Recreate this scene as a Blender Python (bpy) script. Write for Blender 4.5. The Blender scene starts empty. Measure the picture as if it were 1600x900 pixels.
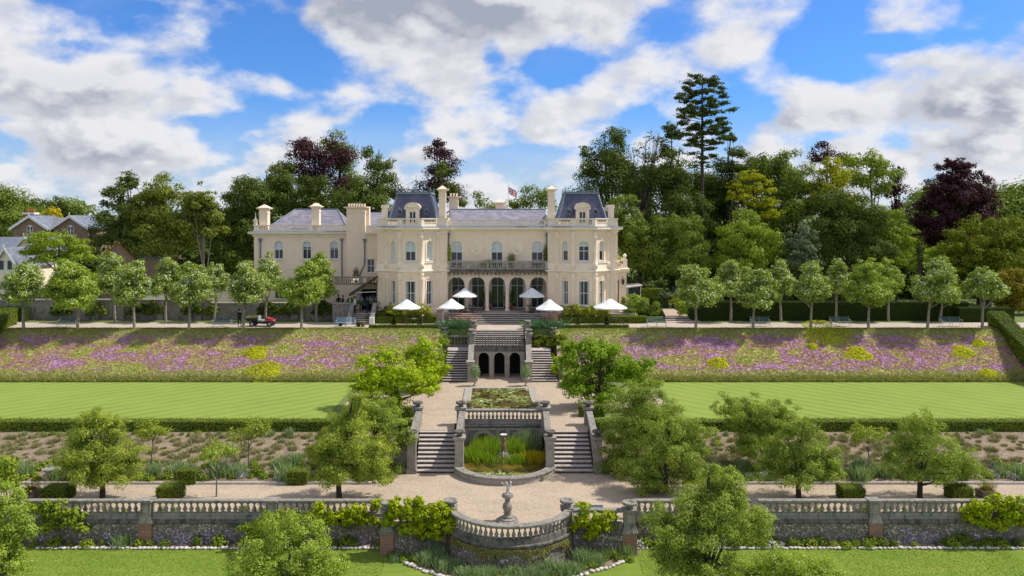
import bpy, math, random
import numpy as np
from mathutils import Vector
random.seed(7)
rng = np.random.default_rng(11)
R = math.radians
scene = bpy.context.scene
col = scene.collection
CZ = 16.0; FP = 1245.0; HY = 345.0

# ---------------------------------------------------------------- camera
cam = bpy.data.cameras.new('camera'); camo = bpy.data.objects.new('camera', cam); col.objects.link(camo)
camo.location = (0, 0, CZ); camo.rotation_euler = (R(90), 0, 0)
cam.sensor_width = 36; cam.lens = 36*FP/1600; cam.shift_y = -105/1600
cam.clip_start = 0.5; cam.clip_end = 6000
scene.camera = camo

# ---------------------------------------------------------------- sky and sun
SUN_EL = 50.0
SUN_DIR = Vector((math.cos(R(11))*math.cos(R(SUN_EL)), math.sin(R(11))*math.cos(R(SUN_EL)), math.sin(R(SUN_EL))))
world = bpy.data.worlds.new("World"); scene.world = world; world.use_nodes = True
wt = world.node_tree; wt.nodes.clear()
class NT:
    def __init__(s, t): s.t = t
    def n(s, kind, **kw):
        nd = s.t.nodes.new(kind)
        for k, v in kw.items(): setattr(nd, k, v)
        return nd
    def put(s, sock, v):
        if isinstance(v, bpy.types.NodeSocket): s.t.links.new(v, sock)
        elif v is not None: sock.default_value = v
    def math(s, op, a, b=None, c=None, clamp=False):
        nd = s.n('ShaderNodeMath', operation=op); nd.use_clamp = clamp
        s.put(nd.inputs[0], a)
        if b is not None: s.put(nd.inputs[1], b)
        if c is not None: s.put(nd.inputs[2], c)
        return nd.outputs[0]
    def vec(s, op, a, b=None, scale=None):
        nd = s.n('ShaderNodeVectorMath', operation=op); s.put(nd.inputs[0], a)
        if b is not None: s.put(nd.inputs[1], b)
        if scale is not None: s.put(nd.inputs[3], scale)
        return nd.outputs['Value'] if op in ('LENGTH', 'DOT_PRODUCT') else nd.outputs[0]
    def noise(s, v, scale, detail=4, rough=.55, dist=0.0):
        nd = s.n('ShaderNodeTexNoise'); s.put(nd.inputs['Vector'], v)
        nd.inputs['Scale'].default_value = scale; nd.inputs['Detail'].default_value = detail
        nd.inputs['Roughness'].default_value = rough; nd.inputs['Distortion'].default_value = dist
        return nd.outputs['Fac']
    def mix(s, f, a, b, mode='MIX'):
        nd = s.n('ShaderNodeMix', data_type='RGBA', blend_type=mode)
        s.put(nd.inputs[0], f)
        s.put(nd.inputs[6], a if isinstance(a, bpy.types.NodeSocket) else (*a, 1))
        s.put(nd.inputs[7], b if isinstance(b, bpy.types.NodeSocket) else (*b, 1))
        return nd.outputs[2]
    def rng(s, v, a, b, c=0.0, d=1.0, smooth=False):
        nd = s.n('ShaderNodeMapRange'); nd.interpolation_type = 'SMOOTHSTEP' if smooth else 'LINEAR'
        s.put(nd.inputs[0], v)
        for i, x in enumerate((a, b, c, d)): nd.inputs[i+1].default_value = x
        return nd.outputs[0]
    def ramp(s, f, stops, const=False):
        nd = s.n('ShaderNodeValToRGB'); s.put(nd.inputs[0], f); cr = nd.color_ramp
        if const: cr.interpolation = 'CONSTANT'
        while len(cr.elements) < len(stops): cr.elements.new(.5)
        for e, (p, c) in zip(cr.elements, stops): e.position = p; e.color = (*c, 1)
        return nd.outputs[0]

def build_world():
    N = NT(wt)
    out = N.n('ShaderNodeOutputWorld'); bg = N.n('ShaderNodeBackground')
    sky = N.n('ShaderNodeTexSky', sky_type='NISHITA'); sky.sun_disc = False
    sky.sun_elevation = R(SUN_EL); sky.sun_rotation = R(90-11); sky.altitude = 60; sky.air_density = 1.0; sky.dust_density = 0.6; sky.ozone_density = 2.0
    tc = N.n('ShaderNodeTexCoord'); d = tc.outputs['Generated']
    sp = N.n('ShaderNodeSeparateXYZ'); N.put(sp.inputs[0], d)
    zz = N.math('MAXIMUM', sp.outputs[2], 0.0)
    den = N.math('ADD', zz, 0.50)
    cx = N.math('DIVIDE', sp.outputs[0], den); cy = N.math('DIVIDE', sp.outputs[1], den)
    cb = N.n('ShaderNodeCombineXYZ'); N.put(cb.inputs[0], cx); N.put(cb.inputs[1], cy); p = cb.outputs[0]
    sh = N.vec('ADD', p, (3.2, 1.7, 0.0))
    big = N.noise(sh, 2.3, 3, .5)
    fine = N.noise(sh, 6.0, 9, .53, .1)
    wisp = N.noise(sh, 18.0, 7, .58, .2)
    dens = N.math('ADD', N.math('MULTIPLY', big, .40), N.math('ADD', N.math('MULTIPLY', fine, .62), N.math('MULTIPLY', wisp, .14)))
    # openings and heavy banks, as directions in the sky
    def blob(px, py, rx, ry, amt):
        v = Vector(((px-800)/FP, 1, -(py-HY)/FP)); L = v.length; v.normalize()
        sx = L*FP/rx; sz = L*FP/ry
        q = N.vec('MULTIPLY', N.vec('SUBTRACT', d, tuple(v)), (sx, sx*.5, sz))
        return N.math('MULTIPLY', N.rng(N.vec('LENGTH', q), 0.25, 1.25, 1, 0, True), amt)
    for b in ((430, 70, 100, 50, -.15), (500, 100, 60, 45, -.12), (480, 165, 130, 20, -.06), (850, 240, 110, 22, -.07), (885, 95, 60, 55, -.11), (1000, 170, 60, 50, -.07),
              (1035, 45, 80, 40, -.10), (1290, 65, 60, 70, -.14), (1180, 165, 70, 30, -.09), (1420, 62, 90, 18, -.12), (600, 215, 120, 26, -.07), (230, 40, 70, 28, -.05), (150, 3, 130, 14, -.08),
              (1250, 215, 90, 14, -.04), (770, 85, 20, 40, -.08), (360, 190, 90, 16, -.05), (160, 75, 60, 12, -.05),
              (680, 30, 230, 70, .09), (950, 25, 110, 55, .07), (700, 125, 80, 45, .07), (180, 150, 200, 60, .05), (1380, 160, 200, 45, .09), (1150, 75, 70, 40, .06), (1480, 120, 130, 45, .06), (1090, 150, 70, 50, .04),
              (150, 260, 240, 45, .05), (1480, 270, 240, 55, .05)):
        dens = N.math('ADD', dens, blob(*b))
    cover = N.rng(dens, .475, .635, 0, 1, True)
    thin = N.rng(N.noise(N.vec('MULTIPLY', sh, (1.0, 2.4, 1.0)), 1.3, 7, .6, .4), .45, .75, 0, .32, True)
    cover = N.math('MAXIMUM', cover, thin)
    hz = N.rng(sp.outputs[2], 0.0, .16, .62, 0, True)
    cover = N.math('MAXIMUM', cover, hz)
    # body of the cloud: thick parts grey below, edges bright
    off = N.vec('ADD', sh, (0.03, -0.035, 0.0))
    fine2 = N.noise(off, 6.0, 7, .53, .1); big2 = N.noise(off, 2.3, 3, .5)
    lit = N.math('SUBTRACT', N.math('ADD', fine, N.math('MULTIPLY', big, .8)), N.math('ADD', fine2, N.math('MULTIPLY', big2, .8)))
    lit = N.rng(lit, -.07, .07, 0, 1)
    thick = N.rng(dens, .575, .74, 0, 1, True)
    dark = None
    for b in ((640, 25, 330, 75, .75), (930, 25, 190, 60, .35), (1330, 180, 260, 22, .5), (1560, 90, 120, 60, .45), (1480, 30, 180, 25, .3), (120, 130, 220, 30, .35), (80, 235, 200, 22, .2), (1400, 225, 220, 15, .25)):
        x = N.math('MULTIPLY', blob(*b), .62); dark = x if dark is None else N.math('MAXIMUM', dark, x)
    shade = N.math('ADD', N.math('MULTIPLY', thick, N.rng(lit, 0, 1, .55, .08)), N.rng(lit, 0, 1, .28, 0))
    shade = N.math('ADD', shade, N.math('MULTIPLY', dark, N.math('MULTIPLY', N.rng(lit, 0, 1, 1.0, .45), N.rng(fine, .35, .6, .45, 1.15))), clamp=True)
    ccol = N.mix(shade, (5.2, 5.2, 5.4), (2.3, 2.5, 3.05))
    skyc = N.mix(1.0, sky.outputs[0], (.30, .57, .98), 'MULTIPLY')
    c = N.mix(cover, skyc, ccol)
    N.put(bg.inputs[0], c); bg.inputs[1].default_value = 0.10
    N.put(out.inputs[0], bg.outputs[0])
build_world()
sl = bpy.data.lights.new('sun', 'SUN'); sl.energy = 2.9; sl.angle = R(.5); sl.color = (1, .955, .88)
so = bpy.data.objects.new('sun', sl); col.objects.link(so); so.location = (60, 60, 80)
so.rotation_euler = SUN_DIR.to_track_quat('Z', 'Y').to_euler()
vs = scene.view_settings; vs.view_transform = 'Standard'; vs.look = 'None'; vs.exposure = 0.72; vs.gamma = 1; vs.use_curve_mapping = False
scene.cycles.max_bounces = 6; scene.cycles.diffuse_bounces = 4; scene.cycles.transparent_max_bounces = 6; scene.cycles.transmission_bounces = 3; scene.cycles.glossy_bounces = 2

# ---------------------------------------------------------------- helpers
def X(px, D): return (px-800)/FP*D
def Z(py, D): return CZ-(py-HY)/FP*D
def tag(o, label=None, cat=None, group=None, kind=None):
    if label: o['label'] = label
    if cat: o['category'] = cat
    if group: o['group'] = group
    if kind: o['kind'] = kind
    return o
def empty(name, loc, label, cat, group=None, rz=0.0):
    o = bpy.data.objects.new(name, None); col.objects.link(o); o.location = loc; o.rotation_euler = (0, 0, rz)
    o.empty_display_size = .2
    return tag(o, label, cat, group)
def wloc(o):
    v = Vector((0, 0, 0))
    while o is not None: v += Vector(o.location); o = o.parent
    return v
class MB:
    def __init__(s): s.v = []; s.f = []; s.m = []; s.mi = 0
    def add(s, vs_, fs):
        b = len(s.v); s.v += [tuple(p) for p in vs_]
        for f in fs: s.f.append([b+i for i in f]); s.m.append(s.mi)
    def box(s, x0, x1, y0, y1, z0, z1):
        s.add([(x0,y0,z0),(x1,y0,z0),(x1,y1,z0),(x0,y1,z0),(x0,y0,z1),(x1,y0,z1),(x1,y1,z1),(x0,y1,z1)],
              [(0,3,2,1),(4,5,6,7),(0,1,5,4),(1,2,6,5),(2,3,7,6),(3,0,4,7)])
    def fbox(s, F, u0, u1, n0, n1, z0, z1):   # box in a facade frame
        P = [F(u0,n1,z0),F(u1,n1,z0),F(u1,n0,z0),F(u0,n0,z0),F(u0,n1,z1),F(u1,n1,z1),F(u1,n0,z1),F(u0,n0,z1)]
        s.add(P, [(0,3,2,1),(4,5,6,7),(0,1,5,4),(1,2,6,5),(2,3,7,6),(3,0,4,7)])
    def quad(s, *P): s.add(P, [tuple(range(len(P)))])
    def taper(s, x, y, z0, z1, w0, d0, w1, d1):
        s.add([(x-w0/2,y-d0/2,z0),(x+w0/2,y-d0/2,z0),(x+w0/2,y+d0/2,z0),(x-w0/2,y+d0/2,z0),(x-w1/2,y-d1/2,z1),(x+w1/2,y-d1/2,z1),(x+w1/2,y+d1/2,z1),(x-w1/2,y+d1/2,z1)],
              [(0,3,2,1),(4,5,6,7),(0,1,5,4),(1,2,6,5),(2,3,7,6),(3,0,4,7)])
    def lathe(s, x, y, prof, n=12, sq=False):
        b = []
        for r, z in prof:
            for i in range(n):
                a = 2*math.pi*(i+.5)/n; b.append((x+r*math.cos(a), y+r*math.sin(a), z))
        fs = []
        for k in range(len(prof)-1):
            for i in range(n):
                j = (i+1) % n; fs.append((k*n+i, k*n+j, (k+1)*n+j, (k+1)*n+i))
        fs.append(tuple(reversed(range(n)))); fs.append(tuple((len(prof)-1)*n+i for i in range(n)))
        s.add(b, fs)
    def tube(s, pts, rad, n=7):
        pts = [Vector(p) for p in pts]; b = []
        for k, p in enumerate(pts):
            t = (pts[min(k+1, len(pts)-1)]-pts[max(k-1, 0)]).normalized()
            a = Vector((0, 0, 1)) if abs(t.z) < .9 else Vector((1, 0, 0))
            u = t.cross(a).normalized(); w = t.cross(u)
            r = rad[k] if hasattr(rad, '__len__') else rad
            for i in range(n):
                q = 2*math.pi*i/n; b.append(p+u*math.cos(q)*r+w*math.sin(q)*r)
        fs = [(k*n+i, k*n+(i+1) % n, (k+1)*n+(i+1) % n, (k+1)*n+i) for k in range(len(pts)-1) for i in range(n)]
        fs += [tuple(reversed(range(n))), tuple((len(pts)-1)*n+i for i in range(n))]
        s.add(b, fs)
    def sweep(s, path, prof, closed=False, cap=True):
        # path: (x,y) list; outward is to the right of travel; prof: closed (n,z) loop
        n = len(path); k = len(prof); b = []
        for i, (x, y) in enumerate(path):
            def nr(a, c):
                dx, dy = c[0]-a[0], c[1]-a[1]; l = math.hypot(dx, dy) or 1; return (dy/l, -dx/l)
            if closed: n1 = nr(path[i-1], path[i]); n2 = nr(path[i], path[(i+1) % n])
            else:
                n1 = nr(path[i-1], path[i]) if i > 0 else nr(path[0], path[1])
                n2 = nr(path[i], path[i+1]) if i < n-1 else n1
            mx, my = n1[0]+n2[0], n1[1]+n2[1]; d = mx*n1[0]+my*n1[1]; mx /= d; my /= d
            for (o, z) in prof: b.append((x+mx*o, y+my*o, z))
        fs = []
        for i in range(n if closed else n-1):
            j = (i+1) % n
            for a in range(k):
                c = (a+1) % k; fs.append((i*k+a, j*k+a, j*k+c, i*k+c))
        if cap and not closed: fs.append(tuple(range(k))); fs.append(tuple(reversed([(n-1)*k+a for a in range(k)])))
        s.add(b, fs)
    def build(s, name, mat, parent=None, smooth=False, local=False):
        me = bpy.data.meshes.new(name); off = (0, 0, 0) if (parent is None or local) else wloc(parent)
        me.from_pydata([(p[0]-off[0], p[1]-off[1], p[2]-off[2]) for p in s.v], [], s.f)
        for m in (mat if isinstance(mat, (list, tuple)) else [mat]): me.materials.append(m)
        if len(me.materials) > 1: me.polygons.foreach_set('material_index', s.m)
        if smooth: me.polygons.foreach_set('use_smooth', [True]*len(me.polygons))
        me.update()
        o = bpy.data.objects.new(name, me); col.objects.link(o)
        if parent is not None: o.parent = parent
        return o
def rebase(o, loc):   # give a top-level mesh an origin at its own base
    loc = Vector(loc)
    for v in o.data.vertices: v.co -= loc
    o.location = loc
    return o
def frame(p, u):      # facade frame: origin p (x,y), direction u (x,y); outward normal to the right of u
    l = math.hypot(*u); ux, uy = u[0]/l, u[1]/l; nx, ny = uy, -ux
    return lambda a, n, z: (p[0]+ux*a+nx*n, p[1]+uy*a+ny*n, z)
def copy_tree(o, parent=None):
    c = o.copy(); col.objects.link(c); c.parent = parent
    for ch in list(o.children): copy_tree(ch, c)
    return c

def quads_mesh(name, V, mats, mi=None, parent=None, loc=None):
    # V: (n,4,3) numpy
    n = len(V); me = bpy.data.meshes.new(name)
    off = np.array(loc if loc is not None else (wloc(parent) if parent is not None else (0, 0, 0)), dtype=float)
    V = (V-off).reshape(-1, 3)
    me.vertices.add(4*n); me.vertices.foreach_set('co', V.astype(np.float32).ravel())
    me.loops.add(4*n); me.loops.foreach_set('vertex_index', np.arange(4*n, dtype=np.int32))
    me.polygons.add(n); me.polygons.foreach_set('loop_start', np.arange(0, 4*n, 4, dtype=np.int32))
    try: me.polygons.foreach_set('loop_total', np.full(n, 4, dtype=np.int32))
    except Exception: pass
    for m in mats: me.materials.append(m)
    if mi is not None: me.polygons.foreach_set('material_index', mi.astype(np.int32))
    me.update(calc_edges=True)
    o = bpy.data.objects.new(name, me); col.objects.link(o)
    if parent is not None: o.parent = parent
    if loc is not None and parent is None: o.location = loc
    return o
def norm(a): return a/np.maximum(np.linalg.norm(a, axis=1, keepdims=True), 1e-6)
def leaves(P, Nm, size, aspect=.6, g=rng):
    n = len(P); r = g.normal(size=(n, 3)); u = norm(np.cross(Nm, r)); v = np.cross(Nm, u)
    size = np.broadcast_to(size, (n,))[:, None]
    L = u*size*.5; W = v*size*.5*aspect; c = Nm*size*.12
    return np.stack([P-L, P-W+c, P+L, P+W+c], axis=1)
def blades(P, h, w, lean=.25, g=rng):
    n = len(P); a = g.uniform(0, 2*np.pi, n); d = np.stack([np.cos(a), np.sin(a), np.zeros(n)], 1)
    h = np.broadcast_to(h, (n,))[:, None]; w = np.broadcast_to(w, (n,))[:, None]
    t = g.normal(0, lean, (n, 2)); top = P+np.concatenate([t*h, h], 1)
    return np.stack([P-d*w*.5, P+d*w*.5, top+d*w*.16, top-d*w*.16], axis=1)

# ---------------------------------------------------------------- materials
def newmat(name):
    m = bpy.data.materials.new(name); m.use_nodes = True; t = m.node_tree; t.nodes.clear()
    N = NT(t); out = N.n('ShaderNodeOutputMaterial'); b = N.n('ShaderNodeBsdfPrincipled'); N.put(out.inputs[0], b.outputs[0])
    return m, N, b, out
def pos(N): return N.n('ShaderNodeNewGeometry').outputs['Position']
def bump(N, b, h, s=.3, d=.02):
    bp = N.n('ShaderNodeBump'); bp.inputs['Strength'].default_value = s; bp.inputs['Distance'].default_value = d
    N.put(bp.inputs['Height'], h); N.put(b.inputs['Normal'], bp.outputs[0])
def simple(name, c1, c2=None, scale=2.0, rough=.8, bs=0.2, bd=.02, c3=None, s3=12, t3=(.55, .7), metal=0, spec=.3):
    m, N, b, o = newmat(name); p = pos(N); c2 = c2 or tuple(x*.8 for x in c1)
    n1 = N.noise(p, scale, 6, .6); c = N.mix(N.rng(n1, .35, .65), c1, c2)
    if c3: c = N.mix(N.rng(N.noise(p, s3, 5, .6), *t3), c, c3)
    N.put(b.inputs['Base Color'], c); b.inputs['Roughness'].default_value = rough; b.inputs['Metallic'].default_value = metal
    b.inputs['Specular IOR Level'].default_value = spec
    if bs: bump(N, b, N.noise(p, scale*9, 4, .6), bs, bd)
    return m
def leafmat(name, c1, c2, c3=None, w3=.2, trans=.35, scale=.5, rough=.55):
    if not any(k in name for k in ('silver', 'petal', 'copper', 'agave', 'tuft', 'grey', 'straw', 'red', 'lily', 'moss')):   # the garden's warm summer greens
        c1, c2 = [(c[0]*1.14, c[1]*1.0, c[2]*.5) for c in (c1, c2)]
    trans *= .72
    m, N, b, out = newmat(name); g = N.n('ShaderNodeNewGeometry')
    n1 = N.noise(g.outputs['Position'], scale, 3, .6)
    f = N.math('ADD', N.math('MULTIPLY', g.outputs['Random Per Island'], .55), N.math('MULTIPLY', N.rng(n1, .3, .7), .45))
    c = N.mix(f, c1, c2)
    if c3:
        r2 = N.math('FRACT', N.math('MULTIPLY', g.outputs['Random Per Island'], 37.7))
        c = N.mix(N.rng(r2, 1-w3-.02, 1-w3+.02), c, c3)
    N.put(b.inputs['Base Color'], c); b.inputs['Roughness'].default_value = .7; b.inputs['Specular IOR Level'].default_value = .10
    tr = N.n('ShaderNodeBsdfTranslucent'); N.put(tr.inputs[0], N.mix(1.0, c, (1.25, 1.35, .55), 'MULTIPLY'))
    mx = N.n('ShaderNodeMixShader'); mx.inputs[0].default_value = trans
    N.put(mx.inputs[1], b.outputs[0]); N.put(mx.inputs[2], tr.outputs[0]); N.put(out.inputs[0], mx.outputs[0])
    return m
M = {}
def stucco():
    m, N, b, o = newmat('stucco'); p = pos(N)
    c = N.mix(N.rng(N.noise(p, .6, 5, .6), .35, .65), (.90, .735, .565), (.845, .68, .515))
    st = N.noise(N.vec('MULTIPLY', p, (3.2, 3.2, .35)), 1.0, 5, .65)
    c = N.mix(N.rng(st, .54, .80, 0, .5), c, (.62, .51, .38))
    c = N.mix(N.rng(N.noise(p, 9, 4, .7), .6, .8, 0, .35), c, (.62, .52, .38))
    N.put(b.inputs['Base Color'], c); b.inputs['Roughness'].default_value = .85; b.inputs['Specular IOR Level'].default_value = .2
    bump(N, b, N.noise(p, 14, 4, .6), .2, .01); return m
M['stucco'] = stucco()
M['trim'] = simple('pale_stone_trim', (.93, .80, .635), (.84, .71, .55), 1.6, .8, .15, .01, c3=(.45, .37, .28), s3=7, t3=(.62, .8))
def slate(name, c1, c2, c3, sx=.45, sz=.19):
    m, N, b, o = newmat(name); p = pos(N)
    sp = N.n('ShaderNodeSeparateXYZ'); N.put(sp.inputs[0], p)
    cb = N.n('ShaderNodeCombineXYZ'); N.put(cb.inputs[0], N.math('ADD', sp.outputs[0], N.math('MULTIPLY', sp.outputs[1], .83))); N.put(cb.inputs[1], sp.outputs[2])
    br = N.n('ShaderNodeTexBrick'); N.put(br.inputs['Vector'], cb.outputs[0]); br.inputs['Scale'].default_value = 1
    br.inputs['Brick Width'].default_value = sx; br.inputs['Row Height'].default_value = sz; br.inputs['Mortar Size'].default_value = .012
    br.inputs['Color1'].default_value = (*c1, 1); br.inputs['Color2'].default_value = (*c2, 1); br.inputs['Mortar'].default_value = (c1[0]*.35, c1[1]*.35, c1[2]*.35, 1); br.inputs['Bias'].default_value = 0
    c = N.mix(N.rng(N.noise(p, 1.2, 6, .65), .5, .72, 0, .8), br.outputs[0], c3)
    N.put(b.inputs['Base Color'], c); b.inputs['Roughness'].default_value = .42; b.inputs['Specular IOR Level'].default_value = .5
    bump(N, b, br.outputs['Fac'], -.5, .015); return m
M['slate'] = slate('slate', (.30, .28, .33), (.20, .19, .235), (.40, .37, .36))
M['slate_dark'] = slate('slate_dark', (.095, .10, .17), (.065, .072, .125), (.14, .11, .15), .3, .15)
M['slate_grey'] = slate('slate_grey', (.20, .22, .27), (.14, .155, .20), (.27, .28, .30))
M['lead'] = simple('lead', (.20, .245, .29), (.13, .165, .205), 3, .45, .1)
M['brickred'] = None
def brick(name, c1, c2, mo, bw=.23, rh=.075):
    m, N, b, o = newmat(name); p = pos(N); sp = N.n('ShaderNodeSeparateXYZ'); N.put(sp.inputs[0], p)
    cb = N.n('ShaderNodeCombineXYZ'); N.put(cb.inputs[0], N.math('ADD', sp.outputs[0], sp.outputs[1])); N.put(cb.inputs[1], sp.outputs[2])
    br = N.n('ShaderNodeTexBrick'); N.put(br.inputs['Vector'], cb.outputs[0]); br.inputs['Scale'].default_value = 1
    br.inputs['Brick Width'].default_value = bw; br.inputs['Row Height'].default_value = rh; br.inputs['Mortar Size'].default_value = .012
    br.inputs['Color1'].default_value = (*c1, 1); br.inputs['Color2'].default_value = (*c2, 1); br.inputs['Mortar'].default_value = (*mo, 1)
    c = N.mix(N.rng(N.noise(p, 2.5, 5, .65), .5, .75, 0, .6), br.outputs[0], (.10, .085, .07))
    N.put(b.inputs['Base Color'], c); b.inputs['Roughness'].default_value = .85; bump(N, b, br.outputs['Fac'], -.5, .01); return m
M['brickred'] = brick('brick', (.36, .12, .065), (.26, .085, .05), (.34, .29, .24))
M['brickfar'] = brick('brown_brick', (.27, .17, .11), (.20, .13, .09), (.27, .22, .17), .35, .12)
def aged(name, a, b_, dk, lich, sc=1.0, lt=(.56, .68), dt=(.5, .66)):
    m, N, b, o = newmat(name); p = pos(N)
    c = N.mix(N.rng(N.noise(p, 2.2*sc, 6, .65), .35, .65), a, b_)
    c = N.mix(N.rng(N.noise(N.vec('MULTIPLY', p, (1, 1, .45)), 4.0*sc, 6, .7), *dt, 0, .85), c, dk)
    c = N.mix(N.rng(N.noise(p, 11*sc, 4, .65), *lt), c, lich)
    N.put(b.inputs['Base Color'], c); b.inputs['Roughness'].default_value = .9; b.inputs['Specular IOR Level'].default_value = .2
    bump(N, b, N.noise(p, 25, 4, .6), .35, .015); return m
M['stone'] = aged('weathered_stone', (.31, .28, .235), (.22, .20, .175), (.075, .073, .075), (.46, .43, .34))
M['stone_dark'] = aged('blackened_stone', (.20, .18, .155), (.14, .13, .115), (.04, .038, .036), (.32, .32, .31), 1, (.62, .72), (.45, .62))
M['stone_mid'] = aged('streaked_grey_stone', (.27, .255, .23), (.20, .19, .175), (.07, .068, .066), (.45, .43, .38), 1, (.58, .70), (.5, .66))
M['stone_lt'] = aged('pale_weathered_stone', (.40, .36, .30), (.29, .265, .225), (.12, .11, .10), (.60, .56, .47), 1, (.58, .7), (.56, .7))
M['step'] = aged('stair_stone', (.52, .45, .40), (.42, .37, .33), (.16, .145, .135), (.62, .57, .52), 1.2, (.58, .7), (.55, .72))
M['shaded_riser'] = aged('shaded_riser_stone', (.16, .135, .12), (.11, .095, .085), (.04, .038, .036), (.3, .27, .24), 1.2, (.64, .74), (.45, .62))  # shade of the step fronts put into the colour, far darker than the treads
def flint():
    m, N, b, o = newmat('flint_wall'); p = pos(N)
    v = N.n('ShaderNodeTexVoronoi'); N.put(v.inputs['Vector'], p); v.inputs['Scale'].default_value = 9.5; v.inputs['Randomness'].default_value = 1
    sp = N.n('ShaderNodeSeparateColor'); N.put(sp.inputs[0], v.outputs['Color'])
    c = N.ramp(sp.outputs[0], [(0, (.12, .11, .10)), (.25, (.22, .19, .165)), (.5, (.34, .30, .26)), (.7, (.48, .44, .40)), (.9, (.75, .72, .68))])
    c = N.mix(N.rng(N.noise(p, 1.7, 5, .7), .42, .6, .75, 0), c, N.mix(sp.outputs[1], (.20, .165, .13), (.30, .25, .20)))
    c = N.mix(N.rng(v.outputs['Distance'], .35, .62), c, (.16, .13, .105))
    c = N.mix(N.rng(N.noise(p, .9, 5, .65), .5, .66, 0, .75), c, (.06, .06, .045))
    N.put(b.inputs['Base Color'], c); b.inputs['Roughness'].default_value = .85; bump(N, b, v.outputs['Distance'], -.6, .04); return m
M['flint'] = flint()
def gravel():
    m, N, b, o = newmat('gravel'); p = pos(N)
    c = N.mix(N.rng(N.noise(p, .35, 5, .6), .38, .62), (.445, .345, .235), (.38, .295, .20))
    c = N.mix(N.rng(N.noise(N.vec('MULTIPLY', p, (.35, 1, 1)), 1.1, 6, .7), .46, .70, 0, .6), c, (.27, .20, .15))
    v = N.n('ShaderNodeTexVoronoi'); N.put(v.inputs['Vector'], p); v.inputs['Scale'].default_value = 16
    sp = N.n('ShaderNodeSeparateColor'); N.put(sp.inputs[0], v.outputs['Color'])
    c = N.mix(N.math('MULTIPLY', sp.outputs[0], .5), c, (.60, .50, .41)); c = N.mix(N.rng(sp.outputs[1], .7, 1, 0, .5), c, (.22, .16, .12))
    N.put(b.inputs['Base Color'], c); b.inputs['Roughness'].default_value = .95; b.inputs['Specular IOR Level'].default_value = .1
    bump(N, b, v.outputs['Distance'], .4, .02); return m
M['gravel'] = gravel()
M['gravel_pale'] = simple('pale_gravel', (.52, .43, .35), (.43, .355, .285), 1.0, .95, .3, .02, c3=(.38, .31, .25), s3=14)
def lawn(name, stripes, a, b_, c3):
    m, N, b, o = newmat(name); p = pos(N); sp = N.n('ShaderNodeSeparateXYZ'); N.put(sp.inputs[0], p)
    c = N.mix(N.rng(N.noise(p, .25, 5, .65), .36, .64), a, b_)
    if stripes:
        u = N.math('ADD', N.math('ABSOLUTE', sp.outputs[0]), sp.outputs[1])
        w = N.math('ADD', u, N.math('MULTIPLY', N.noise(p, .6, 3, .5), .5))
        s = N.rng(N.math('SINE', N.math('MULTIPLY', w, 3.4)), -.6, .6, 0, .5, True)
        c = N.mix(s, c, c3)
    else:
        c = N.mix(N.rng(N.noise(N.vec('MULTIPLY', p, (.25, 1.6, 1)), 1.2, 5, .65), .45, .7, 0, .7), c, c3)
    c = N.mix(N.rng(N.noise(p, 9, 5, .75), .42, .62, 0, .32), c, tuple(x*.66 for x in a))
    c = N.mix(N.rng(N.noise(p, 2.6, 5, .7), .56, .75, 0, .5), c, (.26, .25, .07))
    N.put(b.inputs['Base Color'], c); b.inputs['Roughness'].default_value = .9; b.inputs['Specular IOR Level'].default_value = .1
    bump(N, b, N.noise(p, 22, 4, .7), .4, .03); return m
M['lawn'] = lawn('mown_lawn', True, (.225, .30, .054), (.185, .262, .046), (.30, .362, .085))
M['grass'] = lawn('rough_lawn', False, (.185, .26, .036), (.145, .22, .03), (.27, .305, .06))
M['soil'] = simple('soil', (.275, .20, .135), (.19, .14, .095), 1.5, .95, .5, .05, c3=(.40, .31, .23), s3=7, t3=(.5, .7))
M['verge'] = simple('verge_grass', (.15, .20, .045), (.10, .15, .035), 1.5, .95, .5, .05, c3=(.22, .22, .08), s3=7, t3=(.5, .7))
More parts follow.
